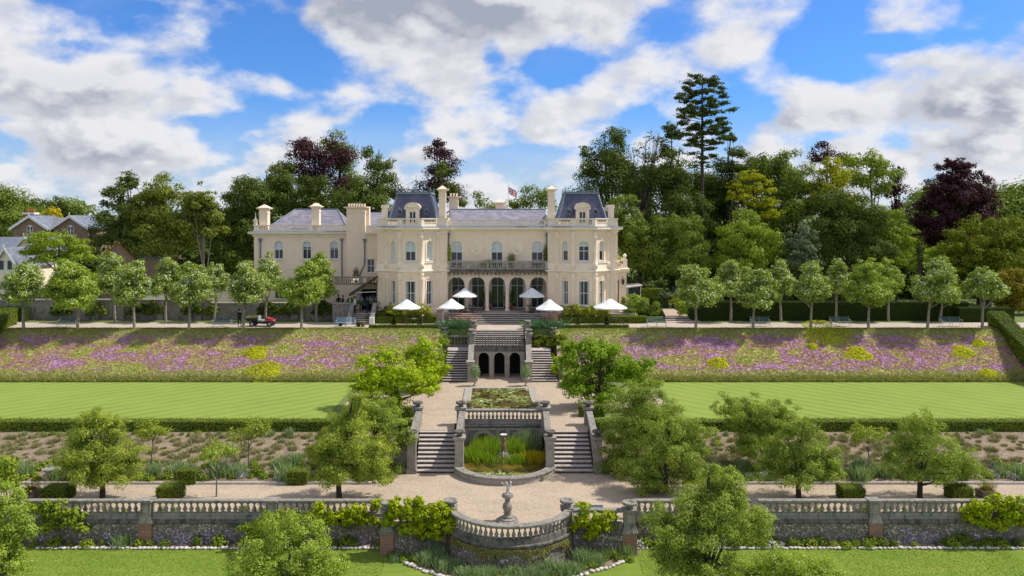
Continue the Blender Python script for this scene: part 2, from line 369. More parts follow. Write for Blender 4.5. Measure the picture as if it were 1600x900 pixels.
def bankmat(tr=False):
    m, N, b, out = newmat('flower_bank'); p = pos(N); q = N.vec('MULTIPLY', p, (.55, 1.0, 1.0))
    g = N.n('ShaderNodeNewGeometry')
    n1 = N.noise(q, .62, 8, .74, .8)
    n1 = N.math('ADD', n1, N.math('MULTIPLY', N.math('SUBTRACT', g.outputs['Random Per Island'], .5), .06))
    c = N.ramp(N.rng(n1, .30, .70), [(0, (.26, .33, .06)), (.22, (.38, .41, .09)), (.38, (.50, .44, .17)), (.47, (.46, .31, .19)), (.55, (.42, .25, .21)), (.64, (.49, .27, .38)), (.76, (.57, .34, .54)), (.84, (.38, .24, .20)), (1, (.32, .32, .09))])
    # meadow grass band along the head and foot of the bank
    sp = N.n('ShaderNodeSeparateXYZ'); N.put(sp.inputs[0], p)
    foot = N.math('MAXIMUM', N.rng(sp.outputs[1], 71.6, 72.4, 1, 0), N.rng(sp.outputs[1], 75.9, 76.7, 0, 1))
    fringe = N.math('ADD', foot, N.math('MULTIPLY', N.math('SUBTRACT', N.noise(q, 1.1, 5, .7), .5), 2.0), clamp=True)
    c = N.mix(fringe, c, N.mix(N.noise(q, 2.0, 4, .7), (.28, .33, .06), (.47, .42, .17)))
    mid = N.rng(N.math('ABSOLUTE', N.math('ADD', sp.outputs[0], 1.0)), 8, 17, .9, 0, True)
    c = N.mix(N.math('MULTIPLY', mid, N.rng(N.noise(q, .8, 4, .6), .4, .6)), c, (.29, .34, .065))
    N.put(b.inputs['Base Color'], c); b.inputs['Roughness'].default_value = .9; b.inputs['Specular IOR Level'].default_value = .1
    bump(N, b, N.noise(p, 7, 4, .7), .5, .06)
    if tr:
        t = N.n('ShaderNodeBsdfTranslucent'); N.put(t.inputs[0], c); mx = N.n('ShaderNodeMixShader'); mx.inputs[0].default_value = .35
        N.put(mx.inputs[1], b.outputs[0]); N.put(mx.inputs[2], t.outputs[0]); N.put(out.inputs[0], mx.outputs[0])
    return m
M['bank'] = bankmat(); M['bank_blade'] = bankmat(True)
M['white'] = simple('white_paint', (.80, .80, .78), (.72, .72, .70), 2, .5, 0)
M['cloth'] = simple('parasol_cloth', (.86, .86, .83), (.80, .80, .78), 2, .9, 0)
M['iron'] = simple('dark_metal', (.03, .035, .04), (.02, .02, .025), 3, .5, 0)
M['iron_blue'] = simple('blue_green_paint', (.10, .16, .165), (.07, .11, .12), 4, .6, .1)
M['blue_bench'] = simple('pale_blue_paint', (.26, .38, .45), (.20, .30, .38), 4, .6, .1)
M['wood'] = simple('weathered_wood', (.20, .15, .11), (.13, .10, .075), 4, .8, .2)
M['bark'] = simple('bark', (.19, .165, .13), (.12, .10, .08), 5, .9, .5, .03)
M['bark_lt'] = simple('pale_bark', (.33, .29, .23), (.20, .18, .14), 5, .9, .5, .03)
M['bark_dk'] = simple('dark_bark', (.07, .055, .045), (.045, .037, .03), 5, .9, .5, .03)
M['awning'] = simple('brown_awning', (.075, .052, .042), (.06, .042, .034), 3, .9, 0)
M['red'] = simple('red_paint', (.42, .03, .04), (.36, .025, .03), 3, .3, 0, spec=.5)
M['terracotta'] = simple('terracotta', (.45, .12, .05), (.38, .10, .05), 3, .8, .1)
M['pinkstone'] = simple('pink_grey_stone', (.52, .40, .33), (.40, .31, .26), 3, .85, .2)
M['dark'] = simple('interior_shade', (.02, .02, .02), (.012, .012, .014), 3, .9, 0)  # near-black colour stands in for the shade inside openings
M['blind'] = simple('pale_blind', (.62, .66, .66), (.55, .60, .61), 1, .6, 0)
M['curtain'] = simple('grey_curtain', (.36, .38, .36), (.28, .30, .29), 9, .8, 0)
def glass(name, c, r=.06):
    m, N, b, o = newmat(name); p = pos(N)
    N.put(b.inputs['Base Color'], N.mix(N.rng(N.noise(p, 1.3, 4, .6), .35, .65), c, tuple(x*.5 for x in c)))
    b.inputs['Roughness'].default_value = r; b.inputs['Specular IOR Level'].default_value = .6; return m
M['glass'] = glass('window_glass', (.03, .04, .05))
M['roofglass'] = glass('roof_glass', (.52, .62, .64), .25)
def watermat(name, c1, c2):
    m, N, b, o = newmat(name); p = pos(N)
    N.put(b.inputs['Base Color'], N.mix(N.rng(N.noise(p, 1.1, 4, .6, .5), .42, .58), c1, c2))
    b.inputs['Roughness'].default_value = .08; bump(N, b, N.noise(p, 5, 3, .5), .12, .02); return m
M['water'] = watermat('pond_water', (.16, .105, .02), (.035, .035, .012))
M['lawnleaf'] = leafmat('lily_leaf', (.17, .22, .05), (.26, .28, .08), (.50, .52, .40), .08, .1)
# foliage
M['lf_lime'] = leafmat('lime_leaf', (.105, .19, .03), (.32, .43, .12), (.68, .74, .48), .20, .4, .8)
M['lf_lime2'] = leafmat('lime_leaf_fresh', (.125, .23, .03), (.35, .47, .10), (.60, .68, .36), .12, .4, .8)
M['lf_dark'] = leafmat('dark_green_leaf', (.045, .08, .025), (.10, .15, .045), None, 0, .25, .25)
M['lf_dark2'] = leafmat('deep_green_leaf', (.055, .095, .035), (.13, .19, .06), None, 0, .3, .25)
M['lf_mid'] = leafmat('mid_green_leaf', (.095, .165, .05), (.21, .29, .09), None, 0, .35, .25)
M['lf_birch'] = leafmat('birch_leaf', (.12, .175, .05), (.25, .30, .10), None, 0, .35, .25)
M['lf_bright'] = leafmat('bright_green_leaf', (.14, .235, .045), (.29, .39, .08), None, 0, .38, .3)
M['lf_yellow'] = leafmat('yellow_green_leaf', (0.213, 0.263, 0.022), (0.375, 0.413, 0.037), None, 0, .38, .3)
M['lf_copper'] = leafmat('copper_leaf', (0.038, 0.014, 0.024), (0.101, 0.030, 0.043), (0.068, 0.061, 0.027), .1, .2, .3)
M['lf_grey'] = leafmat('grey_green_leaf', (0.101, 0.135, 0.074), (0.176, 0.216, 0.115), None, 0, .2, .3)
M['lf_maple'] = leafmat('maple_leaf', (.20, .34, .02), (.38, .52, .035), (.50, .56, .05), .14, .45, .5)
M['lf_maple2'] = leafmat('maple_leaf_deep', (.10, .22, .025), (.23, .38, .04), (.36, .47, .06), .14, .42, .5)
M['lf_thorn'] = leafmat('thorn_leaf', (.13, .21, .055), (.38, .49, .14), (.58, .56, .14), .08, .5, .6)
M['lf_thorn2'] = leafmat('thorn_leaf_green', (.125, .205, .062), (.35, .47, .145), (.50, .56, .2), .08, .5, .6)
M['lf_near'] = leafmat('near_shrub_leaf', (.13, .23, .04), (.37, .50, .14), (.5, .58, .2), .1, .45, .8)
M['lf_vine'] = leafmat('vine_leaf', (0.184, 0.310, 0.017), (0.391, 0.483, 0.029), (0.483, 0.517, 0.034), .2, .42, .8)
M['lf_birch2'] = leafmat('bamboo_leaf', (0.221, 0.299, 0.039), (0.390, 0.442, 0.091), None, 0, .35, 1)
M['lf_red'] = leafmat('red_strap_leaf', (0.400, 0.100, 0.070), (0.520, 0.200, 0.140), None, 0, .3, 1)
M['lf_lime_cushion'] = leafmat('lime_cushion_leaf', (.44, .54, .03), (.62, .68, .06), None, 0, .35, 1)
M['lf_straw'] = leafmat('straw_grass', (0.288, 0.300, 0.084), (0.552, 0.456, 0.216), (0.180, 0.264, 0.048), .3, .3, .8)
M['lf_vergeblade'] = leafmat('verge_blade', (0.140, 0.190, 0.030), (0.260, 0.270, 0.060), None, 0, .3, 1)
M['lf_grass'] = leafmat('grass_blade', (0.120, 0.220, 0.030), (0.200, 0.290, 0.050), None, 0, .35, 1)
M['lf_mossy'] = leafmat('brown_moss', (.17, .15, .035), (.28, .21, .065), (.20, .25, .06), .3, .2, 1)
M['lf_hedge'] = leafmat('hedge_leaf', (.11, .18, .035), (.23, .31, .055), None, 0, .2, .6)
M['lf_yew'] = leafmat('yew_leaf', (0.022, 0.050, 0.012), (0.050, 0.085, 0.020), None, 0, .15, .5)
M['lf_tuft'] = leafmat('lavender_tuft_leaf', (0.221, 0.208, 0.091), (0.403, 0.351, 0.182), (0.169, 0.234, 0.078), .2, .15, 1.5)
M['lf_silver'] = leafmat('silver_leaf', (.24, .31, .16), (.40, .46, .28), (.18, .29, .09), .4, .3, 1)
M['lf_agave'] = leafmat('agave_leaf', (.07, .16, .075), (.16, .29, .14), None, 0, .15, 1)
M['lf_reed'] = leafmat('reed_leaf', (.08, .19, .02), (.27, .43, .05), (.40, .45, .08), .15, .4, 1)
M['lf_gold'] = leafmat('golden_leaf', (0.396, 0.360, 0.024), (0.540, 0.504, 0.048), None, 0, .35, 1)
M['fl_white'] = leafmat('white_petal', (.62, .60, .58), (.75, .74, .72), (.2, .26, .1), .35, .2, 1)
M['fl_blue'] = leafmat('blue_petal', (.20, .14, .42), (.33, .24, .55), (.13, .2, .07), .3, .2, 1)
M['stonewhite'] = simple('white_edging_stone', (.66, .60, .56), (.48, .43, .39), 6, .9, .3)
# ================================================================ THE GROUND
def cxl(d): return 1.1-.031*d          # the garden's axis
def zg(x, d):
    c = x-cxl(d)
    if d < 43.0: return -1.3
    if d < 48.5: return 0.0
    if d < 56.2 and -6.6 < x < 5.6: return 0.0
    if d < 50.4 and -8.6 < x < 7.6: return 0.0
    if d < 57.0 and not (-6.6 < x < 5.6): return .08+min(7.6, d-48.5)/7.5*1.05
    if d < 70.6: return 1.7
    if d < 77.3:
        if -6.6 < x < 4.2: return 1.7 if d < 76.95 else 3.7
        return 1.7+(d-70.6)/6.7*3.8
    if d > 150: return 5.5+(d-150)*.01
    return 5.5
def sheet(name, xs, ds, mat, dz=0.0, kind='structure', zf=zg, skip=None):
    mb = MB(); idx = {}
    for i, x in enumerate(xs):
        for j, d in enumerate(ds): idx[i, j] = len(mb.v); mb.v.append((x, d, zf(x, d)+dz))
    for i in range(len(xs)-1):
        for j in range(len(ds)-1):
            if skip and skip((xs[i]+xs[i+1])/2, (ds[j]+ds[j+1])/2): continue
            mb.f.append([idx[i, j], idx[i+1, j], idx[i+1, j+1], idx[i, j+1]]); mb.m.append(0)
    return tag(mb.build(name, mat), kind=kind)
xs = [-2500, -600, -200, -100, -60, -40, -30, -20, -14, -10, -8.61, -8.59, -7.4, -6.61, -6.59, 4.19, 4.21, 5.59, 5.61, 6.2, 7, 7.59, 7.61, 10, 14, 20, 30, 40, 60, 100, 200, 600, 2500]
ds = [-60, 10, 30, 42.99, 43.0, 48.49, 48.5, 50.39, 50.41, 53, 56.1, 56.19, 56.21, 56.99, 57.01, 60, 70.59, 70.6, 73, 76.94, 76.96, 77.29, 77.3, 90, 150, 300, 800, 4000]
sheet('ground', xs, ds, M['verge'])
LX = [-120, 120]
def flat(name, pts, z, mat, thick=None):
    mb = MB(); mb.quad(*[(x, y, z) for x, y in pts])
    return tag(mb.build(name, mat), kind='structure')
flat('lawn', [(-60, 8), (60, 8), (60, 43), (-60, 43)], -1.3+.004, M['grass'])
flat('lawn', [(-70, 57.2), (-13.6, 57.2), (-13.6, 70.55), (-70, 70.55)], 1.704, M['lawn'])
flat('lawn', [(12.6, 57.2), (70, 57.2), (70, 70.55), (12.6, 70.55)], 1.704, M['lawn'])
def arc(cx, cy, r, a0, a1, n): return [(cx+r*math.cos(R(a0+(a1-a0)*i/n)), cy+r*math.sin(R(a0+(a1-a0)*i/n))) for i in range(n+1)]
BC = (-.06, 42.53); BR = 3.38                       # the projecting half-round
ba = math.degrees(math.asin((42.53-41.3)/BR))
bulge = arc(BC[0], BC[1], BR-.15, 180+ba, 360-ba, 28)
lowg = [(-6.5, 41.4)] + bulge + [(6.1, 41.4), (6.1, 43.2), (60, 43.2), (60, 48.3), (7.5, 48.3), (6.3, 50.45), (-7.2, 50.45), (-8.5, 48.3), (-60, 48.3), (-60, 43.2), (-6.5, 43.2)]
flat('path', lowg, .008, M['gravel'])
flat('terrace', [(-6.6, 54.35), (-3.95, 54.35), (-4.0, 55.7), (-4.05, 56.3), (2.75, 56.3), (2.7, 55.7), (2.65, 54.35), (5.2, 54.35), (5.6, 57), (5.0, 61), (12, 61), (12, 66), (4.8, 66), (4.3, 70.7), (4.1, 76.9), (-6.5, 76.9), (-7.0, 70.7), (-7.2, 66), (-13, 66), (-13, 61), (-7.3, 61), (-7.3, 57)], 1.708, M['gravel'])
flat('path', [(-70, 78.3), (70, 78.3), (70, 82.2), (-70, 82.2)], 5.508, M['gravel_pale'])
flat('path', [(-4.2, 76.6), (1.5, 76.6), (1.5, 78.3), (-4.2, 78.3)], 5.512, M['gravel_pale'])
tag(rebase(*(lambda m: (m.build('terrace', M['pinkstone']), (0, 86, 5.5)))((lambda m: (m.box(-14.0, 12.6, 82.45, 92, 5.4, 6.4), m)[1])(MB()))), kind='structure')
tag((lambda m: (m.box(X(522, 82.6), -14.02, 82.6, 92, 5.4, 6.4), m)[1])(MB()).build('terrace', M['pinkstone']), kind='structure')
# flower bank: continuous ground cover, in two halves
def bank(x0, x1):
    return sheet('flower_bank', [x0, x1], [70.62, 77.25], M['bank'], .01, 'structure', lambda x, d: 1.7+(d-70.6)/6.7*3.8)
bank(-60, -6.9); bank(4.2, 60)
def soil(pts):
    m = MB(); m.quad(*[(x, y, .09+min(7.6, y-48.5)/7.5*1.05) for x, y in pts]); tag(m.build('bed_soil', M['soil']), kind='structure')
soil([(-60, 48.5), (-8.6, 48.5), (-8.6, 56.1), (-60, 56.1)]); soil([(-8.6, 48.5), (-7.25, 50.5), (-6.62, 50.5), (-6.62, 56.1), (-8.6, 56.1)])
soil([(7.6, 48.5), (60, 48.5), (60, 56.1), (7.6, 56.1)]); soil([(6.25, 50.5), (7.6, 48.5), (7.6, 56.1), (5.62, 56.1), (5.62, 50.5)])
flat('bed_soil', [(-60, 42.15), (-6.4, 42.15), (-6.4, 41.2), (-4.6, 39.6), (-2.5, 38.2), (0, 37.8), (2.8, 38.2), (4.2, 39.5), (6.2, 40.8), (7, 42.15), (60, 42.15), (60, 43), (-60, 43)], -1.288, M['soil'])

# ================================================================ BALUSTRADES AND STAIRS
def baluster_mesh(name, mat, n=8, sq=False):
    mb = MB(); P = [(.5, 0), (.5, .08), (.34, .1), (.3, .16), (.55, .26), (.58, .36), (.42, .5), (.24, .66), (.2, .8), (.34, .85), (.3, .9), (.5, .92), (.5, 1)]
    mb.lathe(0, 0, [(r, z) for r, z in P], n)
    me = bpy.data.meshes.new(name); me.from_pydata(mb.v, [], mb.f); me.materials.append(mat); me.update()
    me.polygons.foreach_set('use_smooth', [True]*len(me.polygons)); return me
BAL = {k: baluster_mesh('baluster', M[k]) for k in ('stone', 'stone_dark', 'stone_lt', 'trim')}
def balusters(parent, pts, h, w, key):
    for i, p in enumerate(pts):
        if i >= 100: break
        o = bpy.data.objects.new('baluster', BAL[key]); col.objects.link(o); o.parent = parent
        o.location = Vector(p)-wloc(parent); o.scale = (w, w, h)
    rest = pts[100:]
    if rest:
        src = BAL[key]; sv = [v.co.copy() for v in src.vertices]; mb = MB()
        for p in rest: mb.add([(p[0]+v.x*w, p[1]+v.y*w, p[2]+v.z*h) for v in sv], [tuple(q.vertices) for q in src.polygons])
        tag(mb.build('balusters', M[key], parent), kind='stuff')
def along(path, sp, inset=.15):
    seg = []; L = 0
    for a, b in zip(path, path[1:]): l = math.dist(a, b); seg.append((a, b, l)); L += l
    n = max(1, int(round((L-2*inset)/sp))); out = []
    for i in range(n):
        t = inset+(i+.5)*(L-2*inset)/n
        for a, b, l in seg:
            if t <= l: out.append((a[0]+(b[0]-a[0])*t/l, a[1]+(b[1]-a[1])*t/l)); break
            t -= l
    return out
def rprof(w, z0, z1): return [(-w/2, z0), (w/2, z0), (w/2, z1-.03), (w/2-.03, z1), (-w/2+.03, z1), (-w/2, z1-.03)]
def rail_run(parent, path, z0, key, plinth=.32, h=1.0, sp=.33, w=.34, bw=.2, drop=0):
    """plinth, balusters and coping along a path"""
    m = MB(); m.sweep(path, rprof(w+.08, z0-.0, z0+.1)); m.sweep(path, rprof(w-.04, z0+.098, z0+plinth)); m.build('plinth', M[key], parent)
    m = MB(); m.sweep(path, [(-w/2+.05, z0+h-.17), (w/2-.05, z0+h-.17), (w/2, z0+h-.12), (w/2, z0+h-.03), (w/2-.04, z0+h), (-w/2+.04, z0+h), (-w/2, z0+h-.03), (-w/2, z0+h-.12)]); m.build('rail', M[key], parent)
    balusters(parent, [(x, y, z0+plinth) for x, y in along(path, sp)], h-.17-plinth, bw, key)
def bowl(m, x, y, z, r=.36):
    m.lathe(x, y, [(r*.55, z), (r*.55, z+.05), (r*.4, z+.1), (r*.5, z+.14), (r*.92, z+.22), (r, z+.30), (r*.97, z+.36), (r*.7, z+.36), (r*.6, z+.30), (r*.1, z+.28)], 16)
def pier(m, x, y, z0, z1, w=.56, cap=True):
    m.box(x-w/2-.05, x+w/2+.05, y-w/2-.05, y+w/2+.05, z0, z0+.28)
    m.box(x-w/2, x+w/2, y-w/2, y+w/2, z0+.278, z1-.26)
    m.taper(x, y, z1-.262, z1-.14, w, w, w+.2, w+.2); m.box(x-w/2-.12, x+w/2+.12, y-w/2-.12, y+w/2+.12, z1-.142, z1)
def wall_bay(name, label, x0, x1, D, key, zb=-1.35, zt=0.0, bal=True, group='balustraded retaining walls by the lower lawn', sp=.34):
    r = empty(name, ((x0+x1)/2, D, zb), label, 'wall', group)
    m = MB(); m.box(x0, x1, D, D+.5, zb, zt-.22); m.build('flint_face', M['flint'], r)
    m = MB(); m.sweep([(x0, D-.0), (x1, D-.0)], [(-.5, zt-.22), (.07, zt-.22), (.1, zt-.15), (.05, zt-.05), (.04, zt), (-.5, zt)]); m.build('string_course', M['stone_dark'], r)
    path = [(x0+.02, D+.22), (x1-.02, D+.22)]
    rail_run(r, path, zt, key, plinth=.30, sp=sp, bw=.21)
    return r
def brick_pier(x, D, label, z1=1.02, zb=-1.35, urn=False, w=.62, key='stone', dia=None):
    r = empty('wall_pier', (x, D, zb), label, 'pier', 'piers of the lower garden wall')
    m = MB(); m.box(x-w/2-.04, x+w/2+.04, D-.12, D+.5, zb, -.2); m.build('brick_base', M['brickred'], r)
    m = MB(); m.box(x-w/2-.09, x+w/2+.09, D-.17, D+.52, -.2, -.1); m.taper(x, D+.19, -.1, .22, w+.1, .7, w-.08, .52)
    m.box(x-w/2+.04, x+w/2-.04, D-.07, D+.45, .22, z1-.1); m.box(x-w/2-.04, x+w/2+.04, D-.15, D+.5, z1-.1, z1+.02); m.build('stone_shaft', M[key], r)
    m = MB(); m.box(x-.14, x+.14, D-.09, D-.06, .38, z1-.24); m.build('carved_panel', M['stone_lt'], r)
    if urn:
        m = MB(); bowl(m, x, D+.18, z1+.02, .39); m.build('stone_bowl', M['stone'], r, True)
    return r
WL = X(228, 42.7); WM = X(424, 42.7)
wall_bay('retaining_wall', 'weathered balustrade on flint wall at far left behind the big yellow-green climber', -33.5, WL-.31, 42.7, 'stone')
wall_bay('retaining_wall', 'blackened balustrade on flint wall between the two piers left of the leafy lawn shrub', WL+.31, WM-.31, 42.7, 'stone')
wall_bay('retaining_wall', 'balustrade on flint wall half hidden by golden climber, left of the red brick pier', WM+.31, -6.9, 42.7, 'stone')
brick_pier(WL, 42.7, 'stone pier on a brick base in the left lower wall, free of climbers')
brick_pier(WM, 42.7, 'low flat capped pier in the left lower wall just above the round leafy shrub')
wr = X(1367, 42.7)
wall_bay('retaining_wall', 'balustraded flint wall right of the dark brick pier, behind the big lawn thorn', 6.5, X(1180, 42.7)-.2, 42.7, 'stone')
wall_bay('retaining_wall', 'long open balustrade on pale flint wall left of the pier with a carved shield', X(1180, 42.7)+.2, wr-.31, 42.7, 'stone')
wall_bay('retaining_wall', 'balustrade on flint wall at far right ending in a bright yellow-green climber', wr+.31, 33.5, 42.7, 'stone')
brick_pier(wr, 42.7, 'stone pier with a carved shield on a red brick base in the right lower wall')
brick_pier(X(605, 41.3), 41.3, 'red brick pier with stone bowl standing out of the golden climber', 1.0, urn=True)
brick_pier(X(703, 41.3), 41.6, 'bowl-topped pier almost buried in climber, left of the half-round balcony', 1.0, urn=True)
brick_pier(X(887, 41.3), 41.6, 'bowl-topped pier at the right end of the half-round balustrade', 1.0, urn=True)
brick_pier(X(984, 41.3), 41.3, 'tall dark brick and stone pier with bowl at the right end of the middle wall', 1.0, urn=True, w=.66)
wall_bay('retaining_wall', 'short middle wall buried under the golden climber, left of the half-round balcony', X(605, 41.3)+.33, X(703, 41.3)-.2, 41.3, 'stone', group=None, sp=.36)
r = wall_bay('retaining_wall', 'short middle wall with bright climber between the half-round balcony and the dark brick pier', X(887, 41.3)+.28, X(984, 41.3)-.35, 41.3, 'stone', group=None, sp=.36)
# half-round balcony
r = empty('balcony_wall', (BC[0], BC[1], -1.35), 'half-round stone balustrade bulging over the lawn on a flint wall hung with brown moss', 'balustrade')
a_out = list(arc(BC[0], BC[1], BR, 180+ba, 360-ba, 36))
m = MB(); m.sweep(a_out, [(-.45, -1.35), (.12, -1.35), (0, -.12), (-.45, -.12)]); m.build('flint_face', M['flint'], r)
m = MB(); m.sweep(a_out, [(-.45, -.12), (.05, -.12), (.13, -.06), (.13, .02), (.05, .06), (-.45, .06)]); m.sweep(a_out, [(-.4, .06), (.02, .06), (.0, .32), (-.36, .32)]); m.build('plinth', M['stone_dark'], r)
m = MB(); m.sweep(a_out, [(-.33, .84), (.0, .84), (.06, .88), (.06, .97), (.02, 1.0), (-.35, 1.0), (-.39, .97), (-.39, .88)]); m.build('rail', M['stone'], r)
a_mid = list(arc(BC[0], BC[1], BR-.17, 180+ba, 360-ba, 36))
balusters(r, [(x, y, .32) for x, y in along(a_mid, .285)], .52, .19, 'stone')

# lower staircases
def flight(parent, xl0, xr0, xl1, xr1, d0, d1, z0, n, rise):
    run = (d1-d0)/n
    for i in range(n):
        t = i/n; a = d0+run*i; m = MB(); xl = xl0+(xl1-xl0)*t; xr = xr0+(xr1-xr0)*t; z = z0+rise*(i+1)
        jt = rng.normal(0, .006)
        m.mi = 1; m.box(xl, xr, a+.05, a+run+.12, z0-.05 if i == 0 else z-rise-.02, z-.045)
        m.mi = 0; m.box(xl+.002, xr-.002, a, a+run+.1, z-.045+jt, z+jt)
        m.build('step', [M['step'], M['shaded_riser']], parent)
def sloped(m, x, y0, y1, z0, z1, w, base0, base1, t=.14):
    P = lambda x_: [(x_, y0, base0), (x_, y1, base1), (x_, y1, z1-t), (x_, y0, z0-t)]
    a = P(x-w/2+.06); b = P(x+w/2-.06); m.add(a+b, [(0,1,2,3), (7,6,5,4), (0,4,5,1), (1,5,6,2), (2,6,7,3), (3,7,4,0)])
    P = lambda x_: [(x_, y0, z0-t), (x_, y1, z1-t), (x_, y1, z1), (x_, y0, z0)]
    a = P(x-w/2); b = P(x+w/2); m.add(a+b, [(0,1,2,3), (7,6,5,4), (0,4,5,1), (1,5,6,2), (2,6,7,3), (3,7,4,0)])
for side, nm, lab in ((-1, 'left', 'lower stone staircase left of the reed pool'), (1, 'right', 'lower stone staircase right of the reed pool, beside the big thorn trees')):
    c0, c1 = cxl(50.4), cxl(54.4); xi0, xo0 = (3.18, 5.6); xi1, xo1 = (3.25, 5.72)
    e = [c0+side*xi0, c0+side*xo0]; f = [c1+side*xi1, c1+side*xo1]; e.sort(); f.sort()
    r = empty('stone_staircase', ((e[0]+e[1])/2, 50.4, 0), lab, 'stairs', 'garden staircases')
    flight(r, e[0], e[1], f[0], f[1], 50.45, 54.4, 0, 10, .17)
    for k, (xx, lb) in enumerate(((c0+side*(xi0-.3), 'in'), (c0+side*(xo0+.3), 'out'))):
        xb = xx+side*.08+(cxl(56)-cxl(50.4))
        m = MB(); sloped(m, (xx+xb)/2, 50.9, 55.8, 2.0, 2.78, .42, -.05, 1.0); m.build('sloping_parapet', M['stone'], r)
        for (py_, zb, zt, px_) in ((50.62, 0, 2.32, xx), (55.95, 1.0, 2.95, xb)):
            m = MB(); pier(m, px_, py_, zb, zt, .54); pr = m.build('pier', M['stone' if k else 'stone_lt'], r)
            m = MB(); bowl(m, px_, py_, zt, .36); m.build('stone_bowl', M['stone_dark'], pr, True)
# grotto wall and its balustrade between the two staircases
cg = cxl(56)
r = empty('grotto_wall', (cg, 56, 0), 'blackened stone wall with carved arches and a balustrade behind the green reeds', 'wall')
F = frame((cg, 56.0), (1, 0))
m = MB(); m.box(cg-2.75, cg+2.75, 56.0, 56.5, -.1, 1.55); m.build('wall', M['stone_mid'], r)
m = MB()
for a in (-1.35, 1.35):
    pts = [(a+.78*math.cos(t), .55+.78*math.sin(t)) for t in np.linspace(0, math.pi, 14)]
    pin = [(a+.55*math.cos(t), .55+.55*math.sin(t)) for t in np.linspace(0, math.pi, 14)]
    for i in range(13):
        m.quad(F(*pts[i][:1], .07, pts[i][1]), F(pts[i+1][0], .07, pts[i+1][1]), F(pin[i+1][0], .07, pin[i+1][1]), F(pin[i][0], .07, pin[i][1]))
        m.quad(F(pin[i][0], .07, pin[i][1]), F(pin[i+1][0], .07, pin[i+1][1]), F(pin[i+1][0], 0, pin[i+1][1]), F(pin[i][0], 0, pin[i][1]))
        m.quad(F(pts[i+1][0], .07, pts[i+1][1]), F(pts[i][0], .07, pts[i][1]), F(pts[i][0], 0, pts[i][1]), F(pts[i+1][0], 0, pts[i+1][1]))
for u in (-2.6, -.35, .35, 2.6): m.fbox(F, u-.12, u+.12, .002, .09, 0, 1.3)
m.fbox(F, -2.74, 2.74, .002, .1, 1.3, 1.42); m.build('arch_moulding', M['stone_lt'], r)
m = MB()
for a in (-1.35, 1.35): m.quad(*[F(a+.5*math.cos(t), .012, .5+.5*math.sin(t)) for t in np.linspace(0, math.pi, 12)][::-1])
m.build('niche_shade', M['dark'], r)  # flat dark half-discs paint the shade of recesses on the wall face
m = MB(); m.sweep([(cg-2.72, 56.0), (cg+2.72, 56.0)], [(-.5, 1.55), (.1, 1.55), (.14, 1.62), (.06, 1.7), (-.5, 1.7)]); m.build('string_course', M['stone_dark'], r)
rail_run(r, [(cg-2.7, 56.22), (cg+2.7, 56.22)], 1.7, 'stone', plinth=.3, sp=.29, bw=.19)
# reed pool
cp = cxl(50.5)
rc = (cp, 50.5+.93); rr = 3.33
r = empty('pool_rim', (cp, 50.5, 0), 'half-round stone pool rim on the gravel in front of the reeds', 'pool')
pa = arc(rc[0], rc[1], rr, 180+16, 360-16, 40)
m = MB(); m.sweep(pa, [(-.35, 0), (0, 0), (-.04, .36), (-.35, .36)]); m.build('rim_wall', M['stone_lt'], r)
m = MB(); m.sweep(pa, [(-.5, .362), (.05, .362), (.07, .40), (.05, .45), (-.5, .45)]); m.build('coping', M['stone'], r)
wp = arc(rc[0], rc[1], rr-.32, 180+16, 360-16, 24)
flat('water', wp+[(cp+2.75, 50.6), (cg+2.72, 55.98), (cg-2.72, 55.98), (cp-2.75, 50.6)], .26, M['water'])
# lily pond on the terrace
r = empty('pond_coping', (cxl(64), 64, 1.7), 'pale stone edging of the rectangular lily pond on the gravel terrace', 'pond')
ca, cb_ = cxl(60.6), cxl(67.9)
for s_, nm in ((-1, 0), (1, 0)):
    m = MB(); xa, xb = ca+s_*2.42, cb_+s_*2.36; w_ = s_*.62
    P = [(xa, 59.9), (xa+w_, 59.9), (xb+w_, 67.9), (xb, 67.9)]
    m.add([(x, y, 1.69) for x, y in P]+[(x, y, 1.80) for x, y in P], [(0,1,5,4), (1,2,6,5), (2,3,7,6), (3,0,4,7), (4,5,6,7)]); m.build('edging_slab', M['stone_lt'], r)
m = MB(); m.box(cb_-2.4, cb_+2.4, 67.6, 67.9, 1.69, 1.80); m.build('edging_slab', M['stone_lt'], r)
m = MB(); m.box(ca-2.4, ca+2.4, 59.9, 60.3, 1.69, 1.80); m.build('edging_slab', M['stone_lt'], r)
flat('water', [(ca-2.45, 60.28), (ca+2.45, 60.28), (cb_+2.4, 67.62), (cb_-2.4, 67.62)], 1.735, M['water'])
def pads(name, label, pts, z, smin, smax):
    V = []
    n = len(pts); P = np.array([(x, y, z) for x, y in pts]); Nm = norm(np.stack([rng.normal(0, .12, n), rng.normal(0, .12, n), np.ones(n)], 1))
    V = leaves(P, Nm, rng.uniform(smin, smax, n), 1.0)
    V[:, :, 2] = np.maximum(V[:, :, 2], z-.02)
    o = quads_mesh(name, V, [M['lawnleaf']], loc=(float(P[:, 0].mean()), float(P[:, 1].mean()), z)); tag(o, label, 'water plant', kind='stuff')
pts = []
while len(pts) < 520:
    x, y = rng.uniform(-3.2, 1.4), rng.uniform(60.4, 67.5); q = math.sin(x*1.7+y*.9)+math.sin(y*1.9-x*.7)+rng.normal(0, .7)
    if q > .35 and abs(x-cxl(y)) < 2.3: pts.append((x, y))
pads('lily_pads', 'floating lily pads covering the rectangular pond', pts, 1.75, .18, .42)
pts = [(cp+rng.normal(-.9, .38), 49.5+rng.normal(0, .22)) for _ in range(60)]+[(cp+rng.normal(.45, .62), 49.15+rng.normal(0, .22)) for _ in range(150)]
pads('lily_pads', 'round lily pads floating at the front of the reed pool', pts, .275, .15, .32)
